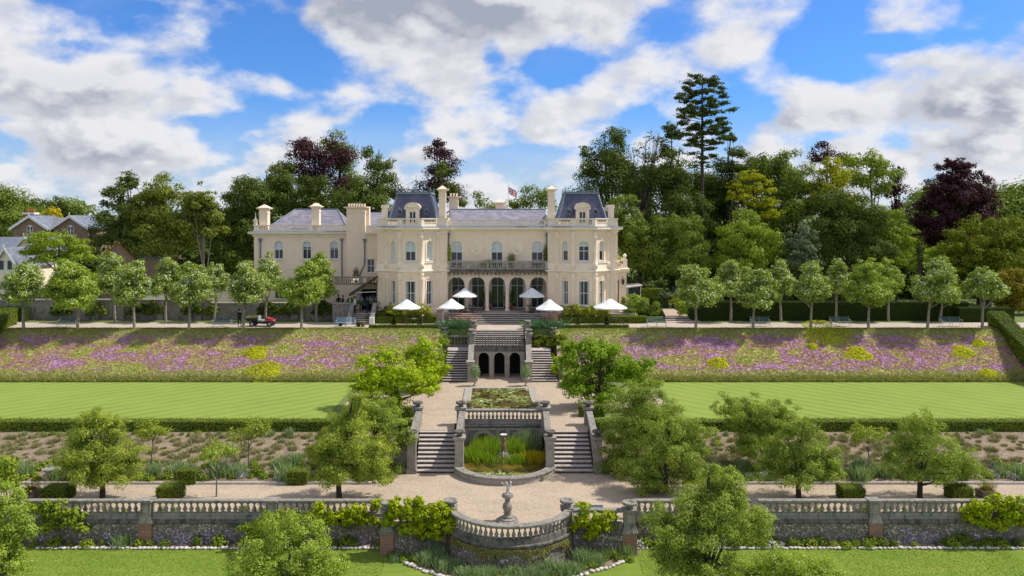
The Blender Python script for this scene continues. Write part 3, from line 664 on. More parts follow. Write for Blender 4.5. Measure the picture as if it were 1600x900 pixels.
# upper central block: loggia with three arches, balustrade, side flights
def panel(m, F, u0, u1, z0, z1, ops, reveal=.25, n=12):
    cur = u0
    for (a, b, zb, zt, rise) in sorted(ops):
        if a > cur+1e-4: m.quad(F(cur, 0, z0), F(a, 0, z0), F(a, 0, z1), F(cur, 0, z1))
        if zb > z0+1e-4: m.quad(F(a, 0, z0), F(b, 0, z0), F(b, 0, zb), F(a, 0, zb))
        m.quad(F(a, 0, zb), F(b, 0, zb), F(b, -reveal, zb), F(a, -reveal, zb))
        sp = zt-rise
        m.quad(F(a, 0, zb), F(a, -reveal, zb), F(a, -reveal, sp), F(a, 0, sp))
        m.quad(F(b, -reveal, zb), F(b, 0, zb), F(b, 0, sp), F(b, -reveal, sp))
        P = [((a+b)/2-(b-a)/2*math.cos(math.pi*i/n), sp+rise*math.sin(math.pi*i/n)) for i in range(n+1)] if rise > 0 else [(a, zt), (b, zt)]
        for (ua, za), (ub, zb2) in zip(P, P[1:]):
            m.quad(F(ua, 0, za), F(ub, 0, zb2), F(ub, 0, z1), F(ua, 0, z1))
            m.quad(F(ua, 0, za), F(ua, -reveal, za), F(ub, -reveal, zb2), F(ub, 0, zb2))
        cur = b
    if u1 > cur+1e-4: m.quad(F(cur, 0, z0), F(u1, 0, z0), F(u1, 0, z1), F(cur, 0, z1))
cl = cxl(72.7)
r = empty('garden_loggia', (cl, 72.7, 1.7), 'small stone loggia with three dark arches under a balustrade between the upper flights', 'loggia')
F = frame((cl, 72.7), (1, 0))
m = MB(); panel(m, F, -2.32, 2.32, 1.7, 4.1, [(c-.48, c+.48, 1.7, 4.0-.02, .48) for c in (-1.42, 0, 1.42)], .55)
m.box(cl-2.32, cl+2.32, 75.0, 75.2, 1.7, 4.1); m.box(cl-2.32, cl-2.2, 72.71, 75, 1.7, 4.1); m.box(cl+2.2, cl+2.32, 72.71, 75, 1.7, 4.1)
m.box(cl-2.6, cl+2.6, 72.705, 77.2, 4.102, 4.25)
m.build('arcade_wall', M['stone_lt'], r)
m = MB()
for c in (-.71, .71): m.fbox(F, c-.16, c+.16, .002, .12, 1.7, 2.7); m.fbox(F, c-.19, c+.19, .002, .16, 1.7, 1.95); m.fbox(F, c-.19, c+.19, .002, .15, 2.7, 2.82); m.fbox(F, c-.12, c+.12, .002, .09, 2.82, 3.5)
m.build('pilaster', M['stone_lt'], r)
m = MB(); m.sweep([(cl-2.4, 72.7), (cl+2.4, 72.7)], [(-.3, 4.1), (.06, 4.1), (.12, 4.2), (.05, 4.26), (.02, 4.5), (.1, 4.56), (-.3, 4.56)]); m.build('cornice', M['stone_dark'], r)
rail_run(r, [(cl-2.3, 72.9), (cl+2.3, 72.9)], 4.5, 'stone', plinth=.12, sp=.26, bw=.17, h=.95)
m = MB(); m.box(cl-2.25, cl+2.25, 74.6, 74.98, 1.7, 4.1); m.build('back_wall', M['dark'], r)  # loggia's inner shade painted on as a near-black back
for s_ in (-1, 1):
    nm = 'left' if s_ < 0 else 'right'
    c0, c1 = cxl(70.6), cxl(75)
    e = sorted([c0+s_*2.9, c0+s_*5.15]); f = sorted([c1+s_*2.85, c1+s_*4.75])
    q = empty('stone_staircase', ((e[0]+e[1])/2, 70.6, 1.7), 'upper stone staircase climbing on the %s of the three-arched loggia' % nm, 'stairs', 'garden staircases')
    flight(q, e[0], e[1], f[0], f[1], 70.6, 75.0, 1.7, 13, .166)
    m = MB(); xa = sorted([c1+s_*2.3, c1+s_*4.9]); m.box(xa[0], xa[1], 75.08, 76.9, 3.6, 3.86); q2 = m.build('landing', M['step'], q)
    xp = c0+s_*2.6
    m = MB(); sloped(m, xp, 71.0, 72.6, 3.5, 4.9, .5, 1.7, 1.7); sloped(m, xp-.02, 72.6, 76.6, 5.0, 5.35, .5, 1.7, 3.0); m.build('sloping_parapet', M['stone_lt'], q)
    for (yy, zb, zt, bw) in ((70.75, 1.7, 3.55, .5), (72.75, 1.7, 5.75, .52), (77.1, 3.8, 6.0, .5)):
        m = MB(); pier(m, xp, yy, zb, zt, bw); pr = m.build('pier', M['stone_lt' if yy < 72 else 'stone'], q)
        if yy > 72: m = MB(); bowl(m, xp, yy, zt, .33); m.build('stone_bowl', M['stone'], pr, True)
    m = MB(); m.box(*(sorted([c0+s_*5.2, c0+s_*5.6])), 70.9, 76.9, 1.6, 3.2); m.build('outer_wall', M['stone_dark'], q)
    b_ = empty('balustrade', (c1+s_*3.9, 77, 3.85), 'short stone balustrade at the head of the %s upper flight, below the spiky agaves' % nm, 'balustrade', 'balustrades above the side flights')
    xa = sorted([c1+s_*2.75, c1+s_*4.95])
    m = MB(); m.box(xa[0], xa[1], 76.95, 77.35, 3.4, 3.9); m.build('base', M['stone_dark'], b_)
    rail_run(b_, [(xa[0], 77.15), (xa[1], 77.15)], 3.9, 'stone', plinth=.12, sp=.3, bw=.18, h=1.0)
    m = MB(); m.box(xa[0]-(.6 if s_ < 0 else 0), xa[1]+(.6 if s_ > 0 else 0), 77.36, 78.2, 3.8, 5.2); tag(rebase(m.build('bed_soil', M['soil']), ((xa[0]+xa[1])/2, 77.8, 5.2)), kind='structure')
    p_ = empty('outer_pier', (c1+s_*5.25, 77.1, 3.6), 'carved stone pier with bowl at the outer end of the balustrade by the %s agaves' % nm, 'pier', 'outer piers at the agave balustrades')
    m = MB(); pier(m, c1+s_*5.25, 77.1, 3.6, 5.35, .5); m.build('shaft', M['stone'], p_); m = MB(); bowl(m, c1+s_*5.25, 77.1, 5.35, .34); m.build('stone_bowl', M['stone'], p_, True)
cu = cxl(75)
q = empty('stone_staircase', (cu, 74, 4.25), 'central flight of shallow steps behind the loggia balustrade', 'stairs', 'garden staircases')
flight(q, cu-2.35, cu+2.35, cu-2.3, cu+2.3, 74.6, 76.6, 4.25, 8, .157)
q = empty('stone_staircase', (-1.8, 80.7, 5.5), 'wide flight of six steps up to the arcade terrace', 'stairs', 'garden staircases')
flight(q, X(701, 81), X(844, 81), X(701, 82), X(844, 82), 80.6, 82.4, 5.5, 6, .15)
for px_ in (688, 867):
    r = empty('stone_pedestal', (X(px_, 80.9), 80.9, 5.5), 'pinkish stone pedestal at the %s end of the wide terrace steps' % ('left' if px_ < 700 else 'right'), 'pedestal', 'pedestals flanking the terrace steps')
    x = X(px_, 80.9); m = MB(); m.box(x-.42, x+.42, 80.5, 81.3, 5.5, 5.75); m.taper(x, 80.9, 5.75, 5.95, .7, .7, .52, .52); m.box(x-.27, x+.27, 80.63, 81.17, 5.95, 6.85); m.build('shaft', M['pinkstone'], r)
    m = MB(); m.taper(x, 80.9, 6.85, 6.97, .54, .54, .8, .8); m.box(x-.42, x+.42, 80.48, 81.32, 6.97, 7.06); m.build('cap', M['pinkstone'], r)
# edging kerbs
def kerb(pts, z, label, h=.14, w=.12):
    m = MB(); m.sweep(pts, [(-w/2, z-.05), (w/2, z-.05), (w/2, z+h), (-w/2, z+h)]); o = m.build('stone_kerb', M['stonewhite'])
    tag(rebase(o, (pts[0][0], pts[0][1], z)), label, 'kerb', 'kerbs along the gravel')
kerb([(-40, 48.4), (-8.55, 48.4), (-7.15, 50.5)], 0, 'pale stone kerb between the left border and the gravel path')
kerb([(6.15, 50.5), (7.55, 48.4), (40, 48.4)], 0, 'pale stone kerb between the right border and the gravel path')
# edging stones by the lawn: over 300 small stones -> nearest 300 single, rest would be tiny
proto = []
for k in range(4):
    m = MB(); m.lathe(0, 0, [(.05, -.02), (.10, .02), (.115, .06), (.08, .10), (.02, .115)], 7)
    g = random.Random(k); me_v = [(x*(1+g.uniform(-.25, .3)), y*(1+g.uniform(-.25, .2)), z) for x, y, z in m.v]; m.v = me_v
    proto.append(m)
meshes = []
for m in proto:
    o = m.build('edging_stone', M['stonewhite'], None, True); meshes.append(o.data); bpy.data.objects.remove(o)
edge = []
x = -25.0
while x < -6.8: edge.append((x, 42.0+rng.normal(0, .02))); x += rng.uniform(.17, .27)
x = 6.6
while x < 27.5: edge.append((x, 42.0+rng.normal(0, .02))); x += rng.uniform(.17, .27)
pl = [(-6.3, 41.1), (-4.6, 39.5), (-3.4, 38.6), (-1.5, 38.0), (0.5, 37.85), (2.4, 38.1), (3.9, 39.2), (4.9, 39.7), (5.9, 40.6)]
edge += [(x+rng.normal(0, .03), y+rng.normal(0, .03)) for x, y in along(pl, .25, 0)]
edge = edge[:300]
for i, (x, y) in enumerate(edge):
    o = bpy.data.objects.new('edging_stone', meshes[i % 4]); col.objects.link(o); o.location = (x, y, -1.29); s_ = rng.uniform(.75, 1.35); o.scale = (s_*1.1, s_*.9, s_*.9); o.rotation_euler = (0, 0, rng.uniform(0, 6.28))
    tag(o, 'small whitish edging stone in the row between flower bed and lawn', 'stone', 'edging stones along the lawn')
# ================================================================ THE COUNTRY HOUSE
house = empty('country_house', (-1.5, 86, 5.5), 'large cream stuccoed mansion with two slate-roofed towers, an arcade and a left wing', 'mansion')
def arch_pts(a, b, sp, rise, n=10): return [((a+b)/2-(b-a)/2*math.cos(math.pi*i/n), sp+rise*math.sin(math.pi*i/n)) for i in range(n+1)]
def window(parent, F, a, b, zb, zt, rise=0, rev=.2, tr=(.5,), mull=1, blind=None, surround=.13, sill=True, fr=.06, curtain=False):
    m = MB(); n0, n1 = -rev+.01, -rev+.08
    sp = zt-rise
    m.fbox(F, a, a+fr, n0, n1, zb, sp); m.fbox(F, b-fr, b, n0, n1, zb, sp); m.fbox(F, a+fr, b-fr, n0, n1, zb, zb+fr)
    if rise:
        P = arch_pts(a, b, sp, rise); Q = arch_pts(a+fr, b-fr, sp, rise-fr)
        for i in range(len(P)-1): m.quad(F(P[i][0], n1, P[i][1]), F(Q[i][0], n1, Q[i][1]), F(Q[i+1][0], n1, Q[i+1][1]), F(P[i+1][0], n1, P[i+1][1])); m.quad(F(Q[i][0], n1, Q[i][1]), F(Q[i][0], n0, Q[i][1]), F(Q[i+1][0], n0, Q[i+1][1]), F(Q[i+1][0], n1, Q[i+1][1]))
    else: m.fbox(F, a+fr, b-fr, n0, n1, zt-fr, zt)
    for t in tr: z = zb+(zt-zb)*t; m.fbox(F, a+fr, b-fr, n0, n1-.01, z-.03, z+.03)
    for i in range(mull): u = a+(b-a)*(i+1)/(mull+1); m.fbox(F, u-.028, u+.028, n0, n1-.012, zb+fr, zt-fr*1.2-(0.02 if rise else 0))
    w = m.build('window', M['white'], parent)
    m = MB(); pts = [F(a+.01, n0+.02, zb+.01), F(b-.01, n0+.02, zb+.01)]
    if rise: pts += [F(u, n0+.02, z-.01) for u, z in arch_pts(a+.01, b-.01, sp, rise)][::-1]
    else: pts += [F(b-.01, n0+.02, zt-.01), F(a+.01, n0+.02, zt-.01)]
    m.quad(*pts); m.build('pane', M['glass'], w)
    if blind:
        zz = zb+(zt-zb)*(1-blind); m = MB()
        pts = [F(a+fr, n0+.028, zz), F(b-fr, n0+.028, zz)]
        if rise: pts += [F(u, n0+.028, z) for u, z in arch_pts(a+fr, b-fr, sp, rise-fr)][::-1]
        else: pts += [F(b-fr, n0+.028, zt-fr), F(a+fr, n0+.028, zt-fr)]
        m.quad(*pts); m.build('blind', M['blind'], w)
    if curtain:
        m = MB(); ww = (b-a)*.2
        m.fbox(F, a+fr, a+fr+ww, n0+.022, n0+.028, zb+fr, sp-.02); m.fbox(F, b-fr-ww*.7, b-fr, n0+.022, n0+.028, zb+fr, sp-.02); m.build('curtain', M['curtain'], w)
    if surround:
        m = MB(); s = surround
        m.fbox(F, a-s, a, .002, .05, zb, sp); m.fbox(F, b, b+s, .002, .05, zb, sp)
        if rise:
            P = arch_pts(a-s, b+s, sp, rise+s); Q = arch_pts(a, b, sp, rise)
            for i in range(len(P)-1):
                m.quad(F(P[i][0], .05, P[i][1]), F(Q[i][0], .05, Q[i][1]), F(Q[i+1][0], .05, Q[i+1][1]), F(P[i+1][0], .05, P[i+1][1]))
                m.quad(F(P[i][0], .002, P[i][1]), F(P[i][0], .05, P[i][1]), F(P[i+1][0], .05, P[i+1][1]), F(P[i+1][0], .002, P[i+1][1]))
                m.quad(F(Q[i+1][0], .002, Q[i+1][1]), F(Q[i+1][0], .05, Q[i+1][1]), F(Q[i][0], .05, Q[i][1]), F(Q[i][0], .002, Q[i][1]))
            m.fbox(F, (a+b)/2-.07, (a+b)/2+.07, .05, .11, zt-.02, zt+s+.1)
        else: m.fbox(F, a-s, b+s, .002, .05, zt, zt+s); m.fbox(F, (a+b)/2-.09, (a+b)/2+.09, .05, .1, zt-.02, zt+s+.06)
        m.build('surround', M['trim'], w)
    if sill: m = MB(); m.fbox(F, a-.16, b+.16, .002, .16, zb-.1, zb-.002); m.build('sill', M['white'], w)
    return w
def cornice_prof(z0, z1, d=.55, back=-.1): return [(back, z0), (.06, z0), (.08, z0+.12), (.16, z0+.16), (.18, z0+.28), (d-.08, z0+.36), (d, z0+.42), (d, z1), (back, z1)]
def quoins(m, F, u0, u1, z0, z1, step=.33):
    z = z0
    while z < z1-.1:
        m.fbox(F, u0, u1, .002, .055, z+.025, min(z+step, z1)); z += step
ZB0, ZB1 = 10.78, 15.1
def tower(cx, side):
    w0, w1 = cx-3.64, cx+3.64; bh = 2.66; fh = 1.12
    plan = [(w0, 91), (w0, 84), (cx-bh, 84), (cx-fh, 82.45), (cx+fh, 82.45), (cx+bh, 84), (w1, 84), (w1, 91)]
    segs = list(zip(plan, plan[1:]))
    # walls with openings
    m = MB(); wins = []
    for i, (p, q) in enumerate(segs):
        L = math.dist(p, q); F = frame(p, (q[0]-p[0], q[1]-p[1])); ops = []
        if i in (2, 3, 4):
            hw = .53 if i == 3 else .40; c = L/2
            lo = (c-hw, c+hw, 7.25, 9.75, 0); up = (c-hw, c+hw, 11.85, 13.9, .42)
            m2 = [lo]; panel(m, F, 0, L, 5.5, ZB0, [lo]); panel(m, F, 0, L, ZB0, 15.3, [up]); wins.append((F, lo, up, i))
        else: panel(m, F, 0, L, 5.5, 15.3, [])
    m.build('tower_wall', M['stucco'], house)
    # quoined flats, angle pilasters with capitals
    for (p, q) in (segs[1], segs[5], segs[0], segs[6]):
        L = math.dist(p, q); F = frame(p, (q[0]-p[0], q[1]-p[1])); a, b = (.02, L-.12) if L < 2 else ((L-.9, L-.02) if p[1] > q[1] else (.02, .9))
        for z0_, z1_ in ((6.9, 10.5), (11.7, 15.0)): m = MB(); quoins(m, F, a, b, z0_, z1_); m.build('quoin_strip', M['stucco'], house)
    for px_, py_ in ((cx-bh, 84), (cx-fh, 82.45), (cx+fh, 82.45), (cx+bh, 84)):
        m = MB(); y = py_-.03
        for zb, zt in ((5.6, 10.45), (11.1, 14.75)):
            m.lathe(px_, y, [(.30, zb), (.30, zb+.5), (.21, zb+.6), (.19, zb+.7), (.17, zt-.55), (.22, zt-.5), (.18, zt-.42), (.27, zt-.1), (.30, zt), (.30, zt+.1)], 10)
        m.build('column', M['trim'], house, True)
    path = plan[0:8]
    m = MB(); m.sweep(path, [(-.05, 5.5), (.16, 5.5), (.16, 6.75), (.08, 6.9), (-.05, 6.9)]); m.build('plinth_course', M['stucco'], house)
    m = MB(); m.sweep(path, [(-.05, 10.42), (.05, 10.42), (.07, 10.6), (.26, 10.68), (.30, 10.76), (.30, 10.86), (.14, 10.92), (.10, 11.55), (.2, 11.62), (.2, 11.7), (-.05, 11.7)]); m.build('band_course', M['trim'], house)
    m = MB(); m.sweep(path, cornice_prof(14.72, 15.30)); m.build('cornice', M['trim'], house)
    m = MB(); m.sweep(path, [(-.1, 15.302), (.57, 15.302), (.5, 15.36), (.1, 15.42), (-.1, 15.42)]); m.build('lead_gutter', M['lead'], house)
    m = MB()
    for (p, q) in segs[1:6]:
        L = math.dist(p, q); F = frame(p, (q[0]-p[0], q[1]-p[1])); k = int(L/.22)
        for i in range(k): u = (i+.5)*L/k; m.fbox(F, u-.045, u+.045, .17, .36, 14.96, 15.06)
    m.build('dentils', M['trim'], house)
    # parapet
    par = MB(); par.sweep(path, [(-.16, 15.42), (.08, 15.42), (.08, 15.62), (-.16, 15.62)]); par.sweep(path, [(-.2, 16.12), (.1, 16.12), (.13, 16.2), (.13, 16.27), (-.2, 16.27)])
    for (p, q) in segs:
        L = math.dist(p, q); F = frame(p, (q[0]-p[0], q[1]-p[1]))
        if L < 1.2 or L > 5: par.fbox(F, 0, L, -.14, .05, 15.62, 16.12)
        else:
            for a, b in ((-.06, .3), (L-.3, L+.06)): par.fbox(F, a, b, -.15, .07, 15.62, 16.12)
    pw = par.build('parapet', M['trim'], house)
    pts = []
    for (p, q) in segs[2:5]:
        for x, y in along([p, q], .19, .33):
            n_ = ((q[1]-p[1]), -(q[0]-p[0])); l = math.hypot(*n_); pts.append((x-n_[0]/l*.04, y-n_[1]/l*.04, 15.62))
    balusters(house, pts, .5, .13, 'trim')
    for F, lo, up, i in wins:
        cur = rng.random() < .7
        window(house, F, lo[0], lo[1], lo[2], lo[3], 0, .22, (.5,), 1 if i == 3 or cx > 0 else 1, None, .12, True, .06, True)
        bl = {2: 1.0 if cx < 0 else .5, 3: .55 if cx < 0 else .28, 4: 1.0 if cx < 0 else .5}[i]
        window(house, F, up[0], up[1], up[2], up[3], up[4], .22, (.5,), 1 if i == 3 else 0, bl, .14, True)
        # carved head over the ground floor window, apron under the first floor one
        m = MB(); c = (lo[0]+lo[1])/2
        for k in range(5): m.fbox(F, c-.32+k*.13, c-.24+k*.13, .05, .12, 9.95+.1*math.sin(k*math.pi/4), 10.1+.14*math.sin(k*math.pi/4))
        m.build('carved_ornament', M['trim'], house)
    # mansard
    bx0, bx1 = (cx-2.66, cx+2.66); tx0, tx1 = cx-1.75, cx+1.75
    rings = [(bx0, bx1, 84.3, 90.2, 15.4), (bx0+.12, bx1-.12, 84.42, 90.1, 16.2), (cx-2.18, cx+2.18, 84.9, 89.6, 17.4), (tx0, tx1, 85.4, 89.1, 18.85)]
    m = MB()
    for (a0, a1, y0, y1, z0), (c0, c1, e0, e1, z1) in zip(rings, rings[1:]):
        A = [(a0, y0, z0), (a1, y0, z0), (a1, y1, z0), (a0, y1, z0)]; B = [(c0, e0, z1), (c1, e0, z1), (c1, e1, z1), (c0, e1, z1)]
        for i in range(4): j = (i+1) % 4; m.quad(A[i], A[j], B[j], B[i])
    roof = m.build('mansard_roof', M['slate_dark'], house)
    m = MB()
    for k in range(4):
        pts = [((r_[0], r_[1])[k in (1, 2)], (r_[2], r_[3])[k > 1], r_[4]) for r_ in rings]; m.tube(pts, .10, 6)
    m.box(tx0-.14, tx1+.14, 85.26, 89.24, 18.85, 19.05); m.box(tx0-.07, tx1+.07, 85.33, 89.17, 19.05, 19.12)
    m.build('lead_hips', M['lead'], roof)
    m = MB()   # iron cresting
    for i in range(15):
        u = tx0+(tx1-tx0)*i/14; h = .14+.06*(i % 2)
        m.box(u-.018, u+.018, 85.33, 85.37, 19.12, 19.12+h); m.box(u-.018, u+.018, 89.1, 89.14, 19.12, 19.12+h)
    for y in (85.35, 89.12): m.tube([(tx0, y, 19.22), (tx1, y, 19.22)], .018, 4)
    for x in (tx0, tx1):
        for y in (85.35, 89.12): m.lathe(x, y, [(.05, 19.1), (.1, 19.25), (.03, 19.4), (.07, 19.5), (.01, 19.65)], 6)
    for t in np.linspace(0, math.pi, 7): m.tube([(cx, 85.3, 19.1), (cx+.38*math.cos(t), 85.3, 19.15+.5*math.sin(t))], .03, 4)
    m.tube([(cx, 87.2, 19.0), (cx, 87.2, 21.0)], [.06, .015], 5); m.lathe(cx, 87.2, [(.02, 20.2), (.09, 20.35), (.02, 20.5)], 6)
    for x in (tx0, tx1): m.tube([(cx, 87.2, 20.5), (x, 85.4, 19.3)], .02, 4); m.tube([(cx, 87.2, 20.5), (x, 89.1, 19.3)], .02, 4)
    m.build('iron_cresting', M['lead'], roof)
    # dormer
    d0, d1 = cx-.70, cx+.70; F = frame((cx, 84.12), (1, 0))
    m = MB(); panel(m, F, -.70, .70, 15.6, 17.25, [(-.36, .36, 15.7, 16.98, 0)], .15)
    m.box(d0+.001, d0+.1, 84.13, 85.2, 15.6, 17.25); m.box(d1-.1, d1-.001, 84.13, 85.2, 15.6, 17.25)
    P = [(.86*math.cos(t), 17.32+.62*math.sin(t)) for t in np.linspace(0, math.pi, 14)]
    Q = [(.72*math.cos(t), 17.36+.46*math.sin(t)) for t in np.linspace(0, math.pi, 14)]
    for i in range(13):
        a, b, c, d = P[i], P[i+1], Q[i+1], Q[i]
        m.quad(F(a[0], .14, a[1]), F(b[0], .14, b[1]), F(c[0], .14, c[1]), F(d[0], .14, d[1]))
        m.quad(F(a[0], .14, a[1]), F(a[0], -1.1, a[1]), F(b[0], -1.1, b[1]), F(b[0], .14, b[1]))
        m.quad(F(d[0], .14, d[1]), F(c[0], .14, c[1]), F(c[0], .02, c[1]), F(d[0], .02, d[1]))
    m.quad(*[F(u, .02, z) for u, z in Q[::-1]]); m.fbox(F, -.86, .86, .003, .14, 17.2, 17.33)
    dm = m.build('dormer', M['trim'], roof)
    m = MB(); m.fbox(F, -.36, .36, -.14, -.10, 15.7, 15.76); m.fbox(F, -.36, .36, -.14, -.1, 16.92, 16.98)
    for u in (-.33, 0, .33): m.fbox(F, u-.035, u+.035, -.14, -.09, 15.76, 16.92)
    w = m.build('dormer_window', M['white'], house); m = MB(); m.quad(F(-.35, -.13, 15.7), F(.35, -.13, 15.7), F(.35, -.13, 16.97), F(-.35, -.13, 16.97)); m.build('pane', M['glass'], w)
    for s in (-1, 1):   # round lead lights in the slates
        x = cx+s*1.42; m = MB(); y = 84.52
        ring = [(x+.27*math.cos(t), y-.02, 16.95+.27*math.sin(t)) for t in np.linspace(0, 2*math.pi, 17)]; m.tube(ring, .06, 5)
        m.tube([(x, y, 17.2), (x, y+.05, 17.55)], [.05, .01], 4); m.box(x-.3, x+.3, y-.12, y, 16.58, 16.64)
        w = m.build('round_window', M['lead'], house)
        m = MB(); m.quad(*[(x+.26*math.cos(t), y+.0, 16.95+.26*math.sin(t)) for t in np.linspace(0, 2*math.pi, 14)[:-1]]); m.build('pane', M['glass'], w)
def chimney(x, y, z0, z1, w, d, pots=0, key='stucco', pyr=True):
    m = MB(); zt = z1-(.62 if pyr else .55)
    m.box(x-w/2, x+w/2, y-d/2, y+d/2, z0, zt); m.box(x-w/2-.05, x+w/2+.05, y-d/2-.05, y+d/2+.05, zt-.42, zt-.34)
    m.taper(x, y, zt, zt+.16, w+.04, d+.04, w+.46, d+.46); m.box(x-w/2-.27, x+w/2+.27, y-d/2-.27, y+d/2+.27, zt+.16, zt+.25)
    if pyr: m.taper(x, y, zt+.25, z1, w+.35, d+.35, .1, .1)
    o = m.build('chimney', M[key], house)
    n = int(pots)
    for i in range(n):
        u = x-w/2+(i+.5)*w/n; m = MB(); m.lathe(u, y, [(.11, zt+.25), (.09, zt+.5), (.12, zt+.55), (.12, zt+.6)], 8); m.build('chimney_pot', M['trim'], o)
    return o
tower(-10.5, -1); tower(7.45, 1)
for cx, s in ((-7.42, 1), (4.2, -1)): chimney(cx, 85.1, 15.3, 19.75, .72, .72)
for x in (-13.55, 10.55):   # the little stone side dormers of the towers
    s = -1 if x < 0 else 1
    m = MB(); m.box(x-.32, x+.32, 85, 86.6, 15.4, 17.35); m.box(x-.42, x+.42, 84.9, 86.7, 17.35, 17.5)
    m.add([(x-.42, 84.9, 17.5), (x+.42, 84.9, 17.5), (x+.36, 84.9, 17.72), (x-.36, 84.9, 17.72), (x-.42, 86.7, 17.5), (x+.42, 86.7, 17.5), (x+.36, 86.7, 17.72), (x-.36, 86.7, 17.72)], [(0,1,2,3), (3,2,6,7), (7,6,5,4), (0,3,7,4), (1,5,6,2)])
    m.box(min(x, x-s*1.4), max(x, x-s*1.4), 85.3, 86.5, 17.0, 17.45); m.build('side_dormer', M['trim'], house)
    m = MB(); xb = sorted([x-s*.33, x-s*1.5]); m.box(xb[0], xb[1], 85.35, 86.4, 15.4, 17.0); m.build('side_dormer_cheek', M['lead'], house)
# ---- centre
C0, C1 = -6.86, 3.81; YC = 84.5
F = frame((C0, YC), (1, 0)); W_ = C1-C0
arcs = [X(px_, 84.3)-C0 for px_ in (713.0, 745.0, 776.7, 808.5, 841.0)]
m = MB(); panel(m, F, 0, W_, 6.4, 10.8, [(c-.88, c+.88, 6.4, 10.05, .88) for c in arcs], .45, 16); m.build('arcade_wall', M['stucco'], house)
m = MB()
for c in arcs:
    P = arch_pts(c-1.0, c+1.0, 9.17, 1.0, 16); Q = arch_pts(c-.88, c+.88, 9.17, .88, 16)
    for i in range(16):
        m.quad(F(P[i][0], .06, P[i][1]), F(Q[i][0], .06, Q[i][1]), F(Q[i+1][0], .06, Q[i+1][1]), F(P[i+1][0], .06, P[i+1][1]))
        m.quad(F(P[i][0], .0, P[i][1]), F(P[i][0], .06, P[i][1]), F(P[i+1][0], .06, P[i+1][1]), F(P[i+1][0], .0, P[i+1][1]))
        m.quad(F(Q[i+1][0], .0, Q[i+1][1]), F(Q[i+1][0], .06, Q[i+1][1]), F(Q[i][0], .06, Q[i][1]), F(Q[i][0], .0, Q[i][1]))
    m.fbox(F, c-.1, c+.1, .06, .13, 9.98, 10.28)
m.build('arch_moulding', M['trim'], house)
for a, b in zip(arcs, arcs[1:]):
    u = (a+b)/2; x = C0+u; m = MB(); y = YC-.03
    m.lathe(x, y, [(.27, 6.42), (.27, 6.6), (.21, 6.7), (.19, 6.8), (.165, 8.85), (.2, 8.9), (.17, 8.95), (.25, 9.1), (.27, 9.16)], 14); m.build('column', M['trim'], house, True)
# loggia back wall with glazed doors
F2 = frame((C0, 87.3), (1, 0))
m = MB(); panel(m, F2, 0, W_, 6.4, 10.7, [(c-.72, c+.72, 6.45, 9.95, 0) for c in arcs], .2); m.build('loggia_wall', M['stucco'], house)
for c in arcs: window(house, F2, c-.72, c+.72, 6.45, 9.95, 0, .18, (.7,), 1, None, .1, False, .09)
m = MB(); m.box(C0, C1, 84.96, 87.3, 10.6, 10.7); m.box(C0, C1, 84.1, 90, 6.3, 6.46); m.build('loggia_floor_and_ceiling', M['stone_lt'], house)
# upper wall
ops = [(c-.6, c+.6, 10.95, 13.85, .5) for c in (X(713.5, YC)-C0, X(776.5, YC)-C0, X(839.5, YC)-C0)]
m = MB(); panel(m, F, 0, W_, 10.8, 15.3, ops, .22); m.build('upper_wall', M['stucco'], house)
for o_ in ops: window(house, F, o_[0], o_[1], o_[2], o_[3], .5, .2, (.3, .62), 1, .42, .16, False)
for px_ in (745, 808):
    c = X(px_, YC)-C0; z = 13.15; m = MB()
    for r0, r1, n1 in ((.72, .56, .1), (.56, .42, .05)):
        T = np.linspace(0, 2*math.pi, 25)
        for t, t2 in zip(T, T[1:]):
            A = (c+r0*math.cos(t), z+r0*math.sin(t)); B = (c+r0*math.cos(t2), z+r0*math.sin(t2)); Cc = (c+r1*math.cos(t2), z+r1*math.sin(t2)); Dd = (c+r1*math.cos(t), z+r1*math.sin(t))
            m.quad(F(A[0], n1, A[1]), F(B[0], n1, B[1]), F(Cc[0], n1, Cc[1]), F(Dd[0], n1, Dd[1])); m.quad(F(B[0], n1, B[1]), F(A[0], n1, A[1]), F(A[0], 0, A[1]), F(B[0], 0, B[1]))
            m.quad(F(Dd[0], n1, Dd[1]), F(Cc[0], n1, Cc[1]), F(Cc[0], .0, Cc[1]), F(Dd[0], .0, Dd[1]))
    for a in (0, 90, 180, 270): u, v = math.cos(R(a))*.76, math.sin(R(a))*.76; m.fbox(F, c+u-.1, c+u+.1, .01, .13, z+v-.1, z+v+.1)
    ro = m.build('roundel', M['trim'], house)
    m = MB(); m.quad(*[F(c+.42*math.cos(t), .012, z+.42*math.sin(t)) for t in np.linspace(0, 2*math.pi, 17)[:-1]]); m.build('niche_back', M['trim'], ro)
    m = MB(); x, y, _ = F(c, .06, 0); m.lathe(x, y, [(.14, z-.4), (.1, z-.3), (.17, z-.16), (.06, z-.08), (.05, z-.04), (.09, z+.03), (.09, z+.1), (.02, z+.16)], 8); m.build('bust', M['trim'], ro, True)
m = MB(); m.sweep([(C0, YC), (C1, YC)], cornice_prof(14.72, 15.3)); m.build('cornice', M['trim'], house)
m = MB(); m.sweep([(C0, YC), (C1, YC)], [(-.1, 15.302), (.57, 15.302), (.5, 15.36), (.1, 15.42), (-.1, 15.42)]); m.build('lead_gutter', M['lead'], house)
m = MB()
for i in range(48): u = (i+.5)*W_/48; m.fbox(F, u-.045, u+.045, .17, .36, 14.96, 15.06)
m.build('dentils', M['trim'], house)
m = MB(); m.sweep([(C0+.2, YC), (C1-.2, YC)], [(-.16, 15.42), (.08, 15.42), (.08, 15.62), (-.16, 15.62)]); m.sweep([(C0+.2, YC), (C1-.2, YC)], [(-.2, 16.0), (.1, 16.0), (.13, 16.06), (.13, 16.13), (-.2, 16.13)])
